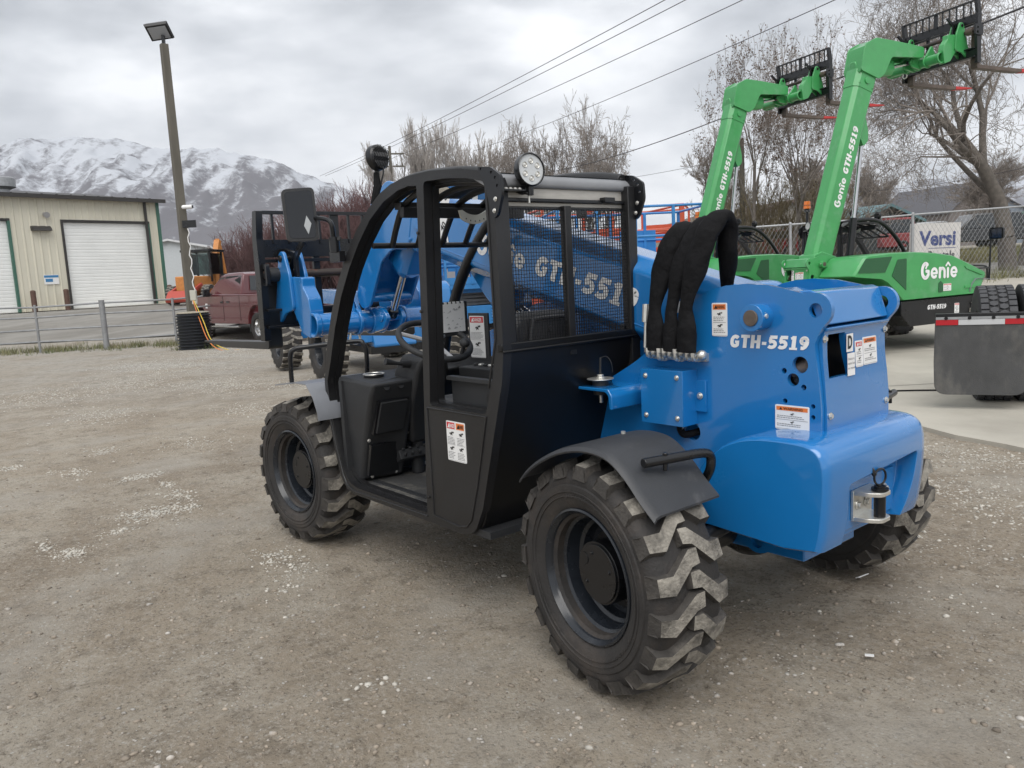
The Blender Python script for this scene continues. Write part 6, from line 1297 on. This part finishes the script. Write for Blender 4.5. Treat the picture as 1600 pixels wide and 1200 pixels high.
# ------------------------------------------------------------ road vehicles
def pickup(c):
    root = empty('pickup_truck')           # x forward, y left
    L0, L1 = -2.95, 2.95; hw = 1.0
    body = [(L0, .62), (L0-.02, 1.15), (-2.9, 1.30), (-.95, 1.32), (1.15, 1.36), (1.35, 1.38), (2.55, 1.26), (2.90, 1.10), (2.97, .60), (2.85, .50), (2.40, .52)]+arcp(1.90, .52, .50, 0, 180, 10)+[(1.30, .50), (-1.35, .50)]+arcp(-1.85, .52, .50, 0, 180, 10)+[(-2.6, .55)]
    b = MB(); b.loft([[(x, y, z) for x, z in body] if True else None for y in (-hw, hw)]); bd = b.get('body', c, root, bevel=.05, seg=3, fix=True)
    cut = MB(); cut.box((-1.98, 0, 1.35), (1.78, 1.72, 1.1)); cu_ = cut.get('cutter', c); md = bd.modifiers; bd.modifiers.clear(); bool_cut(bd, cu_)
    q = bd.modifiers.new('bevel', 'BEVEL'); q.width = .03; q.segments = 2; q.limit_method = 'ANGLE'
    b = MB(); b.loft([[(-.98, y*.97, 1.31), (1.28, y*.97, 1.33), (1.0, y*.94, 1.50), (.55, y*.80, 1.88), (.2, y*.78, 1.93), (-.75, y*.78, 1.93), (-.92, y*.82, 1.86)] for y in (-hw, -hw*.5, hw*.5, hw)]); cb = b.get('cab', c, root, bevel=.03, fix=True)
    GL = mat('tinted_car_glass', (.02, .024, .028), .06, coat=.5)
    b = MB()
    for s in (1, -1): 
        b.add([(.30, s*.892, 1.43), (.98, s*.952, 1.43), (.58, s*.842, 1.80), (.30, s*.828, 1.84)], [(0, 1, 2, 3)], 0, smooth=False); b.add([(-.85, s*.935, 1.43), (.22, s*.935, 1.43), (.22, s*.825, 1.84), (-.80, s*.825, 1.84)], [(0, 1, 2, 3)], 0, smooth=False)
    b.get('side_window', GL, cb)
    b = MB(); b.add([(-1.005, -.70, 1.42), (-1.005, .70, 1.42), (-.955, .66, 1.82), (-.955, -.66, 1.82)], [(0, 1, 2, 3)], 0, smooth=False); b.get('rear_window', GL, cb)
    b = MB(); b.box((-3.02, 0, .58), (.16, 1.95, .20)); b.get('rear_bumper', mat('car_chrome', (.6, .6, .6), .2, metal=1), root, bevel=.02)
    for s in (1, -1):
        b = MB(); b.box((-2.955, s*.90, 1.05), (.07, .18, .42)); b.get('tail_light', mat('tail_light_red', (.42, .01, .015), .15, coat=.5), root, bevel=.015)
        b = MB(); b.box((.2, s*1.0, .42), (1.9, .10, .05)); b.get('step_bar', mat('car_chrome', (0, 0, 0)), root, bevel=.01)
        b = MB(); b.box((.95, s*1.14, 1.40), (.10, .20, .22)); b.tube([(.95, s*.95, 1.35), (.95, s*1.1, 1.38)], .02); b.get('side_mirror', SATIN, root, bevel=.02)
        b = MB(); b.box((-.15, s*1.005, 1.12), (.18, .03, .04)); b.box((.25, s*1.003, 1.12), (.18, .03, .04)); b.box((.18, s*1.001, .95), (.012, .01, .72)); b.box((-.9, s*1.001, .95), (.012, .01, .72)); b.get('door_handle', SATIN, root)
    b = MB(); b.box((-2.99, 0, 1.02), (.03, .9, .11)); b.box((-2.99, 0, 1.22), (.03, .22, .06)); text(b, 'RAM', .2, frame((-3.01, .36, .95), (0, -1, 0), (0, 0, 1)), 1, .03, width=.72); b.get('tailgate_trim', [SATIN, mat('car_chrome', (0, 0, 0))], root)
    b = MB(); b.box((2.15, 1.004, .98), (.07, .01, .30)); b.box((1.35, 1.003, 1.02), (.14, .01, .14)); b.get('door_decal', WHITE, root)
    b = MB(); b.box((-2.93, 0, 1.90), (.01, .01, .01)); b.box((-.93, 0, 1.88), (.04, .45, .05)); b.get('brake_light', mat('tail_light_red', (0, 0, 0)), cb)
    for x in (1.90, -1.85):
        for s in (1, -1): simple_wheel(root, (x, s*.86, .41), .41, .28, (0, s, 0), mat('car_chrome', (0, 0, 0)), 0)
    return root
MAR = mat('maroon_car_paint', (.12, .028, .032), .22, coat=.7, var=.1)
pk = pickup(MAR); pk.location = G(-7.31, 23.4); pk.rotation_euler = (0, 0, YAW+radians(43)); tag(pk, 'maroon pickup truck parked behind the fork carriage', 'pickup truck')

def small_car(c, suv=False, name='car'):
    root = empty(name)
    h = 1.7 if suv else 1.42
    bp = [(-2.2, .35), (-2.25, .75), (-2.1, .92), (-.9 if not suv else -2.0, 1.0), (1.0, .95), (1.9, .85), (2.25, .65), (2.25, .35)]; b = MB(); b.loft([[(x, y*k, z) for x, z in bp] for y, k in ((-.88, .97), (-.80, 1.0), (.80, 1.0), (.88, .97))]); b.get('body', c, root, bevel=.05, fix=True)
    cp_ = [(-1.9, .95), (-1.5, h), (.1, h), (1.0, .95)] if not suv else [(-2.1, .98), (-1.95, h), (.3, h), (1.1, .95)]
    b = MB(); b.loft([[(x, y*.98, z) for x, z in cp_] for y in (-.75, .75)]); cb = b.get('roof', c, root, bevel=.06, fix=True)
    GL = mat('tinted_car_glass', (0, 0, 0)); b = MB()
    for s in (1, -1): b.add([(cp_[0][0]+.25, s*.745, 1.0), (cp_[3][0]-.28, s*.745, 1.0), (cp_[2][0]-.05, s*.745, h-.1), (cp_[1][0]+.12, s*.745, h-.1)], [(0, 1, 2, 3)], 0, smooth=False)
    b.get('window', GL, root)
    for x in (1.4, -1.35):
        for s in (1, -1): simple_wheel(root, (x, s*.78, .33), .33, .2, (0, s, 0), GALV, 0)
    return root
RC = mat('red_car_paint', (.22, .02, .02), .3, coat=.4)
for c, suv, s, t, a, lab in ((RC, True, 16.9, 37.5, 1.7, 'red car parked beyond the fence, seen through the nearer green cab'), (mat('black_car_paint', (.015, .016, .018), .25, coat=.5), True, 23.4, 40, 1.55, 'black car parked beyond the fence, just right of the rental sign'), (mat('silver_car_paint', (.35, .36, .37), .3, coat=.4), False, 21.8, 43, 1.5, 'silver car parked beyond the black car'), (mat('dark_green_car_paint', (.02, .07, .05), .3, coat=.4), True, 26.6, 41.5, 1.6, 'dark green car behind the tall mirror at the right'), (RC, False, 12.2, 38.5, 1.3, 'red car parked beyond the fence, seen through the farther green cab')):
    o = small_car(c, suv); o.location = G(s, t, .02); o.rotation_euler = (0, 0, YAW+a); tag(o, lab, 'car')

# orange backhoe far left
bh = empty('backhoe', G(-13.6, 35.8), YAW+radians(176)); YO = mat('loader_orange', (.50, .20, .05), .5, var=.15)
b = MB(); b.box((.9, 0, 1.05), (2.2, .9, .8)); b.box((-.7, 0, .75), (2.0, 1.0, .4)); b.get('body', YO, bh, bevel=.05)
b = MB()
for x in (-1.0, .35):
    for s in (1, -1): b.box((x, s*.65, 1.95), (.09, .09, 1.6), rot=(0, .05*(-1 if x < 0 else 1), 0))
b.box((-.3, 0, 2.78), (1.7, 1.55, .12)); cbh = b.get('cab_frame', SATIN, bh, bevel=.01)
b = MB(); b.box((-.3, .63, 2.1), (1.2, .02, 1.1)); b.box((-1.0, 0, 2.1), (.02, 1.2, 1.1)); b.box((.35, 0, 2.1), (.02, 1.2, 1.1)); b.box((-.3, -.63, 2.1), (1.2, .02, 1.1)); b.get('cab_glass', glass_mat('cab_glazing', (.55, .62, .60), .03), cbh)
b = MB(); b.prism(fillet([(-1.6, .8), (-1.9, 2.2), (-2.4, 3.4), (-2.15, 3.5), (-1.55, 2.3), (-1.2, .9)], .08), -.14, .14, M=XZ(0)); b.prism(fillet([(-2.4, 3.4), (-2.2, 3.55), (-2.65, 1.6), (-2.85, 1.6)], .05), -.10, .10, M=XZ(0)); b.get('digger_arm', YO, bh, bevel=.02)
b = MB(); b.prism(fillet([(2.3, .2), (2.9, .15), (3.0, .3), (2.6, .72), (2.3, .74)], .05), -.55, .55, M=XZ(0)); b.box((1.9, .5, .8), (1.4, .12, .2), rot=(0, .3, 0)); b.box((1.9, -.5, .8), (1.4, .12, .2), rot=(0, .3, 0)); b.get('loader_bucket', mat('bucket_red', (.40, .06, .04), .5), bh, bevel=.02)
for x, r_ in ((-.8, .68), (1.4, .5)):
    for s in (1, -1): simple_wheel(bh, (x, s*.9, r_), r_, .38, (0, s, 0), YO, 18)
bh.scale = (.88, .88, .84)
tag(bh, 'orange backhoe loader parked beside the warehouse', 'backhoe')
# ------------------------------------------------------------ bare trees
def seg_mesh(segs, name, m, parent, sides=4):
    if not segs: return None
    A = np.array([[*p0, *p1, r0, r1] for p0, p1, r0, r1 in segs]); p0 = A[:, :3]; p1 = A[:, 3:6]; r0 = A[:, 6]; r1 = A[:, 7]
    d = p1-p0; d /= np.linalg.norm(d, axis=1)[:, None]+1e-9; ref = np.where(np.abs(d[:, 2:3]) < .9, np.array([[0, 0, 1.]]), np.array([[1., 0, 0]])); a = np.cross(d, ref); a /= np.linalg.norm(a, axis=1)[:, None]; c = np.cross(d, a)
    n = len(A); V_ = np.zeros((n, 2*sides, 3))
    for j in range(sides):
        t = 2*pi*j/sides; o = a*cos(t)+c*sin(t); V_[:, j] = p0+o*r0[:, None]; V_[:, sides+j] = p1+o*r1[:, None]
    F_ = np.array([[j, (j+1) % sides, sides+(j+1) % sides, sides+j] for j in range(sides)]); F_ = (F_[None]+(np.arange(n)*2*sides)[:, None, None]).reshape(-1, 4)
    me = bpy.data.meshes.new(name); me.vertices.add(n*2*sides); me.vertices.foreach_set('co', V_.ravel().astype(np.float32)); me.loops.add(F_.size); me.loops.foreach_set('vertex_index', F_.ravel().astype(np.int32)); me.polygons.add(len(F_)); me.polygons.foreach_set('loop_start', np.arange(0, F_.size, 4, dtype=np.int32)); me.polygons.foreach_set('use_smooth', np.ones(len(F_), dtype=bool)); me.update(calc_edges=True)
    me.materials.append(m); o = bpy.data.objects.new(name, me); col.objects.link(o); o.parent = parent; return o
def leaf_mesh(pts, name, m, parent, size, r):
    n = len(pts); P = np.array([list(p) for p in pts]); g = np.random.default_rng(5); a = g.normal(size=(n, 3)); a /= np.linalg.norm(a, axis=1)[:, None]; c = g.normal(size=(n, 3)); c -= a*(a*c).sum(1)[:, None]; c /= np.linalg.norm(c, axis=1)[:, None]
    s = size*g.uniform(.5, 1.3, (n, 1)); V_ = np.stack([P-a*s, P+c*s*.5, P+a*s, P-c*s*.5], 1).reshape(-1, 3); F_ = np.arange(4*n).astype(np.int32)
    me = bpy.data.meshes.new(name); me.vertices.add(4*n); me.vertices.foreach_set('co', V_.ravel().astype(np.float32)); me.loops.add(4*n); me.loops.foreach_set('vertex_index', F_); me.polygons.add(n); me.polygons.foreach_set('loop_start', np.arange(0, 4*n, 4, dtype=np.int32)); me.update(calc_edges=True)
    me.materials.append(m); o = bpy.data.objects.new(name, me); col.objects.link(o); o.parent = parent; return o
BARK = mat('grey_bark', (.13, .115, .10), .95, var=.3, vscale=6, bump=.5, bscale=20); TWIG = mat('grey_brown_twigs', (.24, .21, .185), .95, var=.25, vscale=1); TWIGL = mat('pale_twigs', (.38, .35, .325), .95, var=.25, vscale=1)
TWIGR = mat('maroon_twigs', (.15, .085, .085), .95, var=.35, vscale=.8); TWIGY = mat('olive_twigs', (.20, .165, .10), .95, var=.3, vscale=.7); BUD = mat('dull_buds', (.13, .085, .06), .9, var=.3, vscale=2)
def tree(name, loc, h, seed, spread=.5, trunk_r=.2, levels=5, up=.3, first=.25, forks=(3, 5), twig=TWIG, bark=BARK, buds=0, label='', group=None, minr=.008, droop=0.0, trunks=1, cat='tree', lean=(0, 0), wob=.12, budm=None, width=None, dens=1.0):
    r = random.Random(seed); root = empty(name, loc); thick, thin, tips = [], [], []
    def grow(p, d, L, rad, lev):
        n = 4 if lev < 2 else 3; q = p; 
        for i in range(n):
            d2 = (d+Vector((r.gauss(0, wob), r.gauss(0, wob), r.gauss(0, wob)*.5+up*.10-(droop if lev > 2 else 0)))).normalized(); q2 = q+d2*L/n; r0 = rad*(1-.45*i/n); r1 = rad*(1-.45*(i+1)/n)
            (thick if lev < 2 else thin).append((q, q2, r0, max(r1, minr*.6))); q = q2; d = d2
            if lev < levels and (i > 0 or lev > 0):
                k = (r.randint(*forks) if lev < 2 else 2) if i == n-1 else ((1 if r.random() < .75*dens else 0) if lev > 0 else (r.randint(1, 3) if i/n >= first else 0))
                for _ in range(k):
                    ax = d.orthogonal().normalized(); ax.rotate(Matrix.Rotation(r.uniform(0, 6.28), 3, d)); a = r.uniform(.35, .95)*spread*(1.15 if lev == 0 else 1.3); nd = (d*cos(a)+ax*sin(a)); nd.z += up*.35; nd.normalize()
                    grow(q, nd, L*r.uniform(.50, .78), r1*r.uniform(.45, .72), lev+1)
        if lev >= levels-1: tips.append(q); tips.append((p+q)/2)
    for k in range(trunks):
        a = 2*pi*k/trunks+seed; d0 = Vector((lean[0]+(.22*cos(a) if trunks > 1 else 0), lean[1]+(.22*sin(a) if trunks > 1 else 0), 1)).normalized()
        grow(Vector((.15*cos(a), .15*sin(a), -.1)) if trunks > 1 else Vector((0, 0, -.1)), d0, h*.42, trunk_r*(1 if trunks == 1 else .7), 0)
    zs = [s[1].z for s in thin]; k = h/max(zs) if zs else 1      # bring the crown to its measured height
    rad_ = sorted(hypot(s_[1].x, s_[1].y) for s_ in thin); kw = k if width is None else width*.5/max(.1, rad_[int(len(rad_)*.93)]); KV = Vector((kw, kw, k))
    thick = [(a*KV, b_*KV, c, d) for a, b_, c, d in thick]; thin = [(a*KV, b_*KV, max(c, minr), max(d, minr*.8)) for a, b_, c, d in thin]
    print('TREE', label[:30], len(thin))
    seg_mesh(thick, 'trunk', bark, root, 7); seg_mesh(thin, 'crown', twig, root, 3)
    if buds:
        pts = [t*KV+Vector((r.gauss(0, .06), r.gauss(0, .06), r.gauss(0, .06))) for t in tips]; pts = [p for p in pts if r.random() < buds]; 
        if pts: leaf_mesh(pts, 'buds', budm or BUD, root, .045, r)
    if label: tag(root, label, cat, group)
    return root
def bush(name, loc, h, w, seed, m, n=60, label='', group=None, cat='shrub', minr=.007):
    r = random.Random(seed); root = empty(name, loc); S = []; T = []
    for _ in range(n):
        a = r.uniform(0, 6.28); rad = w*.5*math.sqrt(r.random()); p = Vector((rad*.5*cos(a), rad*.5*sin(a), 0)); d = Vector((cos(a)*rad/h*.9+r.gauss(0, .1), sin(a)*rad/h*.9+r.gauss(0, .1), 1)).normalized(); L = h*r.uniform(.65, 1.02); k = 7
        for i in range(k):
            d2 = (d+Vector((r.gauss(0, .09), r.gauss(0, .09), .05))).normalized(); q = p+d2*L/k; r0 = .022*(1-i/k)+minr; (T if i < 2 else S).append((p, q, r0, r0*.85)); p = q; d = d2
            if i > 0:
                for _ in range(r.randint(1, 3)):
                    ax = d.orthogonal().normalized(); ax.rotate(Matrix.Rotation(r.uniform(0, 6.28), 3, d)); nd = (d+ax*r.uniform(.4, .9)+Vector((0, 0, .25))).normalized(); l2 = L/k*r.uniform(.9, 2.0); m_ = q+nd*l2*.5; e_ = m_+(nd+Vector((r.gauss(0, .25), r.gauss(0, .25), .15))).normalized()*l2*.6
                    S.append((q, m_, minr*1.2, minr)); S.append((m_, e_, minr, minr*.7))
                    for _ in range(2): S.append((m_, m_+(nd+Vector((r.gauss(0, .5), r.gauss(0, .5), r.gauss(0, .3)))).normalized()*l2*.5, minr*.8, minr*.6))
    seg_mesh(T, 'stem', m, root, 4); seg_mesh(S, 'crown', m, root, 3)
    if label: tag(root, label, cat, group)
    return root
# right-hand trees
tree('bare_tree', G(15.0, 23.8), 11.5, 3, spread=.95, trunk_r=.26, levels=7, up=.08, first=.25, forks=(3, 4), dens=.92, label='huge bare spreading tree at the right edge beyond the chain-link fence', minr=.0052, wob=.17, width=9.5)
tree('bare_tree', G(16.6, 25.5), 13.0, 17, spread=.8, trunk_r=.25, levels=7, up=.25, first=.25, dens=.8, forks=(3, 4), label='tall bare tree right of the huge spreading tree, its crown filling the top right corner', minr=.0055, wob=.15, width=8)
for s_, t_, h_, sd_, w_, lab_ in ((11.1, 31, 9.3, 5, 4.4, 'tall slender budding tree between the two green booms, rightmost of three'), (9.7, 31.5, 9.0, 12, 4.0, 'slender budding tree directly behind the farther green boom'), (12.6, 34, 9.8, 21, 4.4, 'slender budding tree close to the left side of the nearer green boom')):
    tree('budding_tree', G(s_, t_), h_, sd_, spread=.80, trunk_r=.085, levels=6, up=.12, first=.2, forks=(2, 3), label=lab_, group='slender budding trees between the green booms', minr=.0055, buds=.6, width=w_, dens=.6)
tree('bare_tree', G(9.3, 36), 6.6, 33, spread=.6, trunk_r=.09, levels=6, up=.3, label='small bare tree left of the farther green boom', minr=.008, width=3.4)
tree('bare_tree', G(25, 62), 7.5, 8, spread=.6, trunk_r=.16, levels=6, up=.3, label='small bare tree far off, right of the nearer green boom', minr=.012, width=5)
tree('bare_tree', G(31, 66), 7.5, 9, spread=.7, trunk_r=.16, levels=6, up=.3, label='small bare tree far off above the rental sign', minr=.012, width=6)
tree('bare_tree', G(36, 60), 8.0, 10, spread=.7, trunk_r=.16, levels=6, up=.3, label='small bare tree far off between the rental sign and the large tree', minr=.011, width=6)
for i, (s, t, h, w) in enumerate(((9.6, 33, 3.4, 3.0), (11.2, 34, 4.2, 3.6), (12.9, 33.5, 3.8, 3.2), (14.5, 34.5, 3.0, 3.0))):
    bush('thicket_shrub', G(s, t), h*.85, w, 50+i, TWIGY if i != 3 else TWIG, 38, ('leafless olive shrub behind the farther green cab', 'tall leafless olive shrub behind the orange beacon', 'leafless olive shrub left of the nearer green boom', 'grey brown shrub behind the nearer green cab')[i], 'leafless shrubs along the chain-link fence', minr=.009)
# trees behind the cab roof
for i, (s, t, h, kind) in enumerate(((-8.0, 60, 11.0, 0), (-6.4, 62, 12.8, 0), (-5.0, 61, 13.0, 0), (-3.6, 62, 13.0, 0), (-2.2, 60, 12.0, 0), (0.6, 56, 11.0, 1), (2.4, 58, 11.6, 1), (4.2, 57, 11.2, 1), (5.6, 54, 12.0, 2), (7.5, 55, 10.4, 2))):
    tree(('poplar_tree', 'bare_tree', 'bare_tree')[kind], G(s, t), h, 70+i, spread=(.50, .75, .8)[kind], trunk_r=(.09, .12, .17)[kind], levels=(6, 6, 6)[kind], up=(.40, .08, .0)[kind], forks=((3, 4), (3, 4), (3, 3))[kind], twig=(TWIGL, TWIG, TWIG)[kind], minr=(.012, .011, .012)[kind], first=0, width=(4.0, 6.0, 5.6)[kind], dens=(.75, .8, .8)[kind],
         label=('pale upright poplar beside the utility pole, leftmost of the row', 'pale upright poplar, second of the row above the cab roof', 'pale upright poplar, third and middle of the row above the cab roof', 'pale upright poplar, fourth of the row above the cab roof', 'pale upright poplar, last of the row, left of the round lamp', 'bare brown tree directly behind the round work lamp', 'bare brown tree second right of the round work lamp', 'bare brown tree above the middle of the cab roof beam', 'crooked bare tree with a thick winding trunk above the cab roof', 'crooked bare tree standing alone at the right end of the far row')[i], group=('pale poplars above the cab roof', 'bare trees right of the round lamp', 'bare trees right of the round lamp')[kind])
# dark red thicket at left
lab = ['far left next to the light pole', 'left of the fork carriage guard', 'behind the left end of the fork carriage', 'behind the middle of the fork carriage', 'directly left of the big mirror', 'directly behind the big mirror', 'between the mirror and the cab arch', 'beside the cab arch, tallest of the row', 'behind the cab arch']
for i, (s, t, h, w) in enumerate(((-15.8, 47, 3.6, 3.6), (-14.2, 46, 4.4, 3.6), (-12.8, 47, 5.0, 3.8), (-11.3, 45, 5.0, 3.8), (-9.9, 46, 5.8, 3.8), (-8.6, 45, 5.6, 3.6), (-7.4, 46, 6.6, 3.6), (-6.2, 45, 6.4, 3.4), (-4.9, 46, 6.0, 3.6))):
    bush('red_twig_shrub', G(s, t), h*.80, w, 90+i, TWIGR, 150, 'leafless dark red shrub '+lab[i], 'dark red leafless shrubs at the left', minr=.010)

# ------------------------------------------------------------ utility poles and wires
def upole(s, t, h, arms, label):
    root = empty('utility_pole', G(s, t), YAW+.25); b = MB(); b.cyl((0, 0, 0), (0, 0, h), .15, .10, n=12); b.get('pole', POLEM, root)
    for z in arms:
        b = MB(); b.box((0, 0, z), (.10, 2.0, .11)); 
        for y in (-.9, -.45, .45, .9): b.cyl((0, y, z+.05), (0, y, z+.17), .035, n=8)
        b.get('crossarm', POLEM, root)
    tag(root, label, 'utility pole')
upole(-8.1, 60, 10.4, (9.85, 8.95), 'wooden utility pole with two crossarms behind the rear-facing lamp')
upole(10.4, 35, 5.4, (), 'thin plain wooden pole behind the farther green boom')
WIRE = mat('black_wire', (.05, .05, .055), .6)
def wire(pts, r, label):
    b = MB(); b.tube(pts, r, 5); o = b.get('power_line', WIRE); tag(o, label, 'power line', 'overhead power lines'); return o
def catn(a, c, sag, n=24): return [a.lerp(c, i/n)-Vector((0, 0, sag*4*(i/n)*(1-i/n))) for i in range(n+1)]
# spans run from the far pole line at left to poles behind the viewpoint at right
def dirp(px, py, t):      # point t metres ahead on a bearing/elevation
    d = _f+_r2*((px-800)/FPX)-_u2*((py-600)/FPX); return CAM+d*(t/(d.dot(HF)))
wl = [((500, 275, 70), (1012, 0, 26), 'highest thin power line crossing the sky'), ((508, 275, 70), (1043, 0, 26), 'second thin power line from the top crossing the sky'), ((560, 268, 70), (1130, 0, 26), 'third power line crossing the sky above the poplars'), ((740, 236, 60), (1270, 0, 24), 'lowest of the four long power lines crossing the sky')]
for a, c, l in wl:
    A_, C_ = dirp(*a), dirp(*c); E_ = A_+(C_-A_)*1.35; wire(catn(A_, E_, .35), .013, l)
A_, B_ = dirp(840, 272, 60), dirp(1130, 184, 34); wire(catn(A_, B_, .3), .022, 'thick cable running from the far trees to the farther green boom')
A_, B_ = dirp(1130, 184, 34), dirp(1640, -5, 18); wire(catn(A_, B_, .1), .026, 'thick bundled cable running behind both fork carriages')
wire(catn(dirp(960, 281, 60), dirp(1160, 243, 40), .1), .012, 'thin service wire sloping above the blue platform rails')
wire(catn(dirp(980, 338, 50), dirp(1180, 316, 40), .05), .010, 'thin wire just above the blue platform rails')
wire(catn(dirp(1300, 300, 50), dirp(1600, 262, 40), .3), .012, 'thin wire in front of the misty hills at the right')

# black cord on the pad
b = MB(); b.tube([G(2.7+.2*i, 8.35-.06*i+.03*sin(i), .038) for i in range(14)], .008, 5); o = b.get('floor_cord', SLEEVE); tag(o, 'thin black cord lying across the concrete beside the mud flap', 'cord')

# ------------------------------------------------------------ mountains
def ridged(x, y, o=5):
    v = 0; a = 1; f = 1; s_ = 0
    for _ in range(o): v += a*(1-abs(noise.noise(Vector((x*f, y*f, 2.7*f))))*2); s_ += a; a *= .5; f *= 2.05
    return v/s_
def mountain(name, s0, s1, ns_, t0, t1, nt_, crest, seed, m):
    vs = []; att = []; tm = t0+(t1-t0)*.62
    for i in range(nt_+1):
        t = t0+(t1-t0)*i/nt_
        for j in range(ns_+1):
            s = s0+(s1-s0)*j/ns_; st_ = s*(tm/t)          # crest follows the bearing
            hgt = crest(s*1.0); f = (t-t0)/(tm-t0)
            prof = sst(0, 1, f)**.9 if f <= 1 else max(0, 1-(t-tm)/(t1-tm))**1.0
            w = math.sin(pi*min(1, max(0, f*.5))) 
            rgd = ridged(s*.0042+seed, t*.0030+seed); fine = ridged(s*.016+seed, t*.012, 4)
            z = hgt*prof*(1-.55*(1-rgd)*(1-.80*sst(.75, 1.0, f)))+fine*12*prof-12*prof*.8
            att.append(.30*ridged(s*.012+seed+2, t*.0040+1, 4)+.70*ridged(s*.045+seed, t*.014, 5))
            vs.append(tuple(W(s, t, z)))
    k = ns_+1; fs = [(i*k+j, i*k+j+1, (i+1)*k+j+1, (i+1)*k+j) for i in range(nt_) for j in range(ns_)]
    me = bpy.data.meshes.new(name); me.from_pydata(vs, [], fs); me.polygons.foreach_set('use_smooth', [True]*len(fs)); me.update(); me.materials.append(m); at_ = me.attributes.new('rockiness', 'FLOAT', 'POINT'); at_.data.foreach_set('value', att); o = bpy.data.objects.new(name, me); col.objects.link(o); tag(o, kind='structure'); return o
def snow_mat(name, rock, snow, zlo, zhi):
    m = bpy.data.materials.new(name); m.use_nodes = True; t = m.node_tree; b = t.nodes['Principled BSDF']; L = t.links.new; b.inputs['Roughness'].default_value = .95; b.inputs['Specular IOR Level'].default_value = .1
    tc = N(t, 'ShaderNodeTexCoord'); sp = N(t, 'ShaderNodeSeparateXYZ'); L(tc.outputs['Object'], sp.inputs[0])
    n = N(t, 'ShaderNodeTexNoise'); n.inputs['Scale'].default_value = .018; n.inputs['Detail'].default_value = 12; n.inputs['Roughness'].default_value = .72; L(tc.outputs['Object'], n.inputs['Vector'])
    n2_ = N(t, 'ShaderNodeTexNoise'); n2_.inputs['Scale'].default_value = .14; n2_.inputs['Detail'].default_value = 12; n2_.inputs['Roughness'].default_value = .8; L(tc.outputs['Object'], n2_.inputs['Vector'])
    geo = N(t, 'ShaderNodeNewGeometry'); sn = N(t, 'ShaderNodeSeparateXYZ'); L(geo.outputs['Normal'], sn.inputs[0])
    a = N(t, 'ShaderNodeMapRange'); a.inputs[1].default_value = zlo; a.inputs[2].default_value = zhi; a.inputs[3].default_value = -.42; a.inputs[4].default_value = .24; L(sp.outputs['Z'], a.inputs[0])
    s1 = N(t, 'ShaderNodeMath', operation='ADD'); L(a.outputs[0], s1.inputs[0]); L(n.outputs['Fac'], s1.inputs[1])
    s2 = N(t, 'ShaderNodeMath', operation='MULTIPLY_ADD'); L(n2_.outputs['Fac'], s2.inputs[0]); s2.inputs[1].default_value = 1.9; L(s1.outputs[0], s2.inputs[2])
    s3 = N(t, 'ShaderNodeMath', operation='MULTIPLY_ADD'); L(sn.outputs['Z'], s3.inputs[0]); s3.inputs[1].default_value = .30; s4 = N(t, 'ShaderNodeAttribute', attribute_name='rockiness'); s5 = N(t, 'ShaderNodeMath', operation='MULTIPLY_ADD'); L(s4.outputs['Fac'], s5.inputs[0]); s5.inputs[1].default_value = -1.25; L(s2.outputs[0], s5.inputs[2]); s6 = N(t, 'ShaderNodeMath', operation='ADD'); s6.inputs[1].default_value = .20; L(s5.outputs[0], s6.inputs[0]); L(s6.outputs[0], s3.inputs[2])
    r = N(t, 'ShaderNodeMapRange'); r.inputs[1].default_value = 1.12; r.inputs[2].default_value = 1.52; L(s3.outputs[0], r.inputs[0])
    x = N(t, 'ShaderNodeMix', data_type='RGBA'); x.inputs[6].default_value = (*rock, 1); x.inputs[7].default_value = (*snow, 1); L(r.outputs[0], x.inputs[0]); L(x.outputs[2], b.inputs['Base Color']); return m
SN = snow_mat('snowy_mountain', (.145, .140, .150), (.50, .52, .555), 10, 190)
crestL = lambda s: lin(s, [(-1100, 205), (-760, 220), (-700, 238), (-640, 244), (-560, 236), (-500, 222), (-470, 214), (-420, 216), (-360, 204), (-300, 182), (-250, 162), (-190, 128), (-100, 84), (0, 50), (200, 30), (420, 20)])
mountain('mountain', -1250, 450, 420, 560, 1600, 190, lambda s: crestL(s)*1.0, 1.3, SN)
crestR = lambda s: lin(s, [(300, 20), (500, 60), (640, 150), (760, 190), (900, 170), (1050, 195), (1300, 220), (1700, 200)])
mountain('hills', 250, 1800, 160, 1100, 2300, 80, lambda s: crestR(s)*1.0, 5.1, SN)

# ------------------------------------------------------------ the air between the yard and the mountains
b = MB(); b.box((0, 0, 0), (1, 1, 1)); hz = b.get('haze', None or [])
for v in hz.data.vertices:
    v.co = W(-2600 if v.co.x < 0 else 2900, -200 if v.co.y < 0 else 2500, -60 if v.co.z < 0 else 420)
hm = bpy.data.materials.new('pale_air'); hm.use_nodes = True; t = hm.node_tree; t.nodes.clear(); o_ = N(t, 'ShaderNodeOutputMaterial'); vp_ = N(t, 'ShaderNodeVolumePrincipled')
vp_.inputs['Color'].default_value = (.86, .91, 1.0, 1); vp_.inputs["Density"].default_value = 0.00023; vp_.inputs['Anisotropy'].default_value = 0.2; t.links.new(vp_.outputs[0], o_.inputs['Volume'])
hz.data.materials.append(hm); tag(hz, kind='stuff'); hz['label'] = 'thin pale haze between the yard and the snowy mountains'
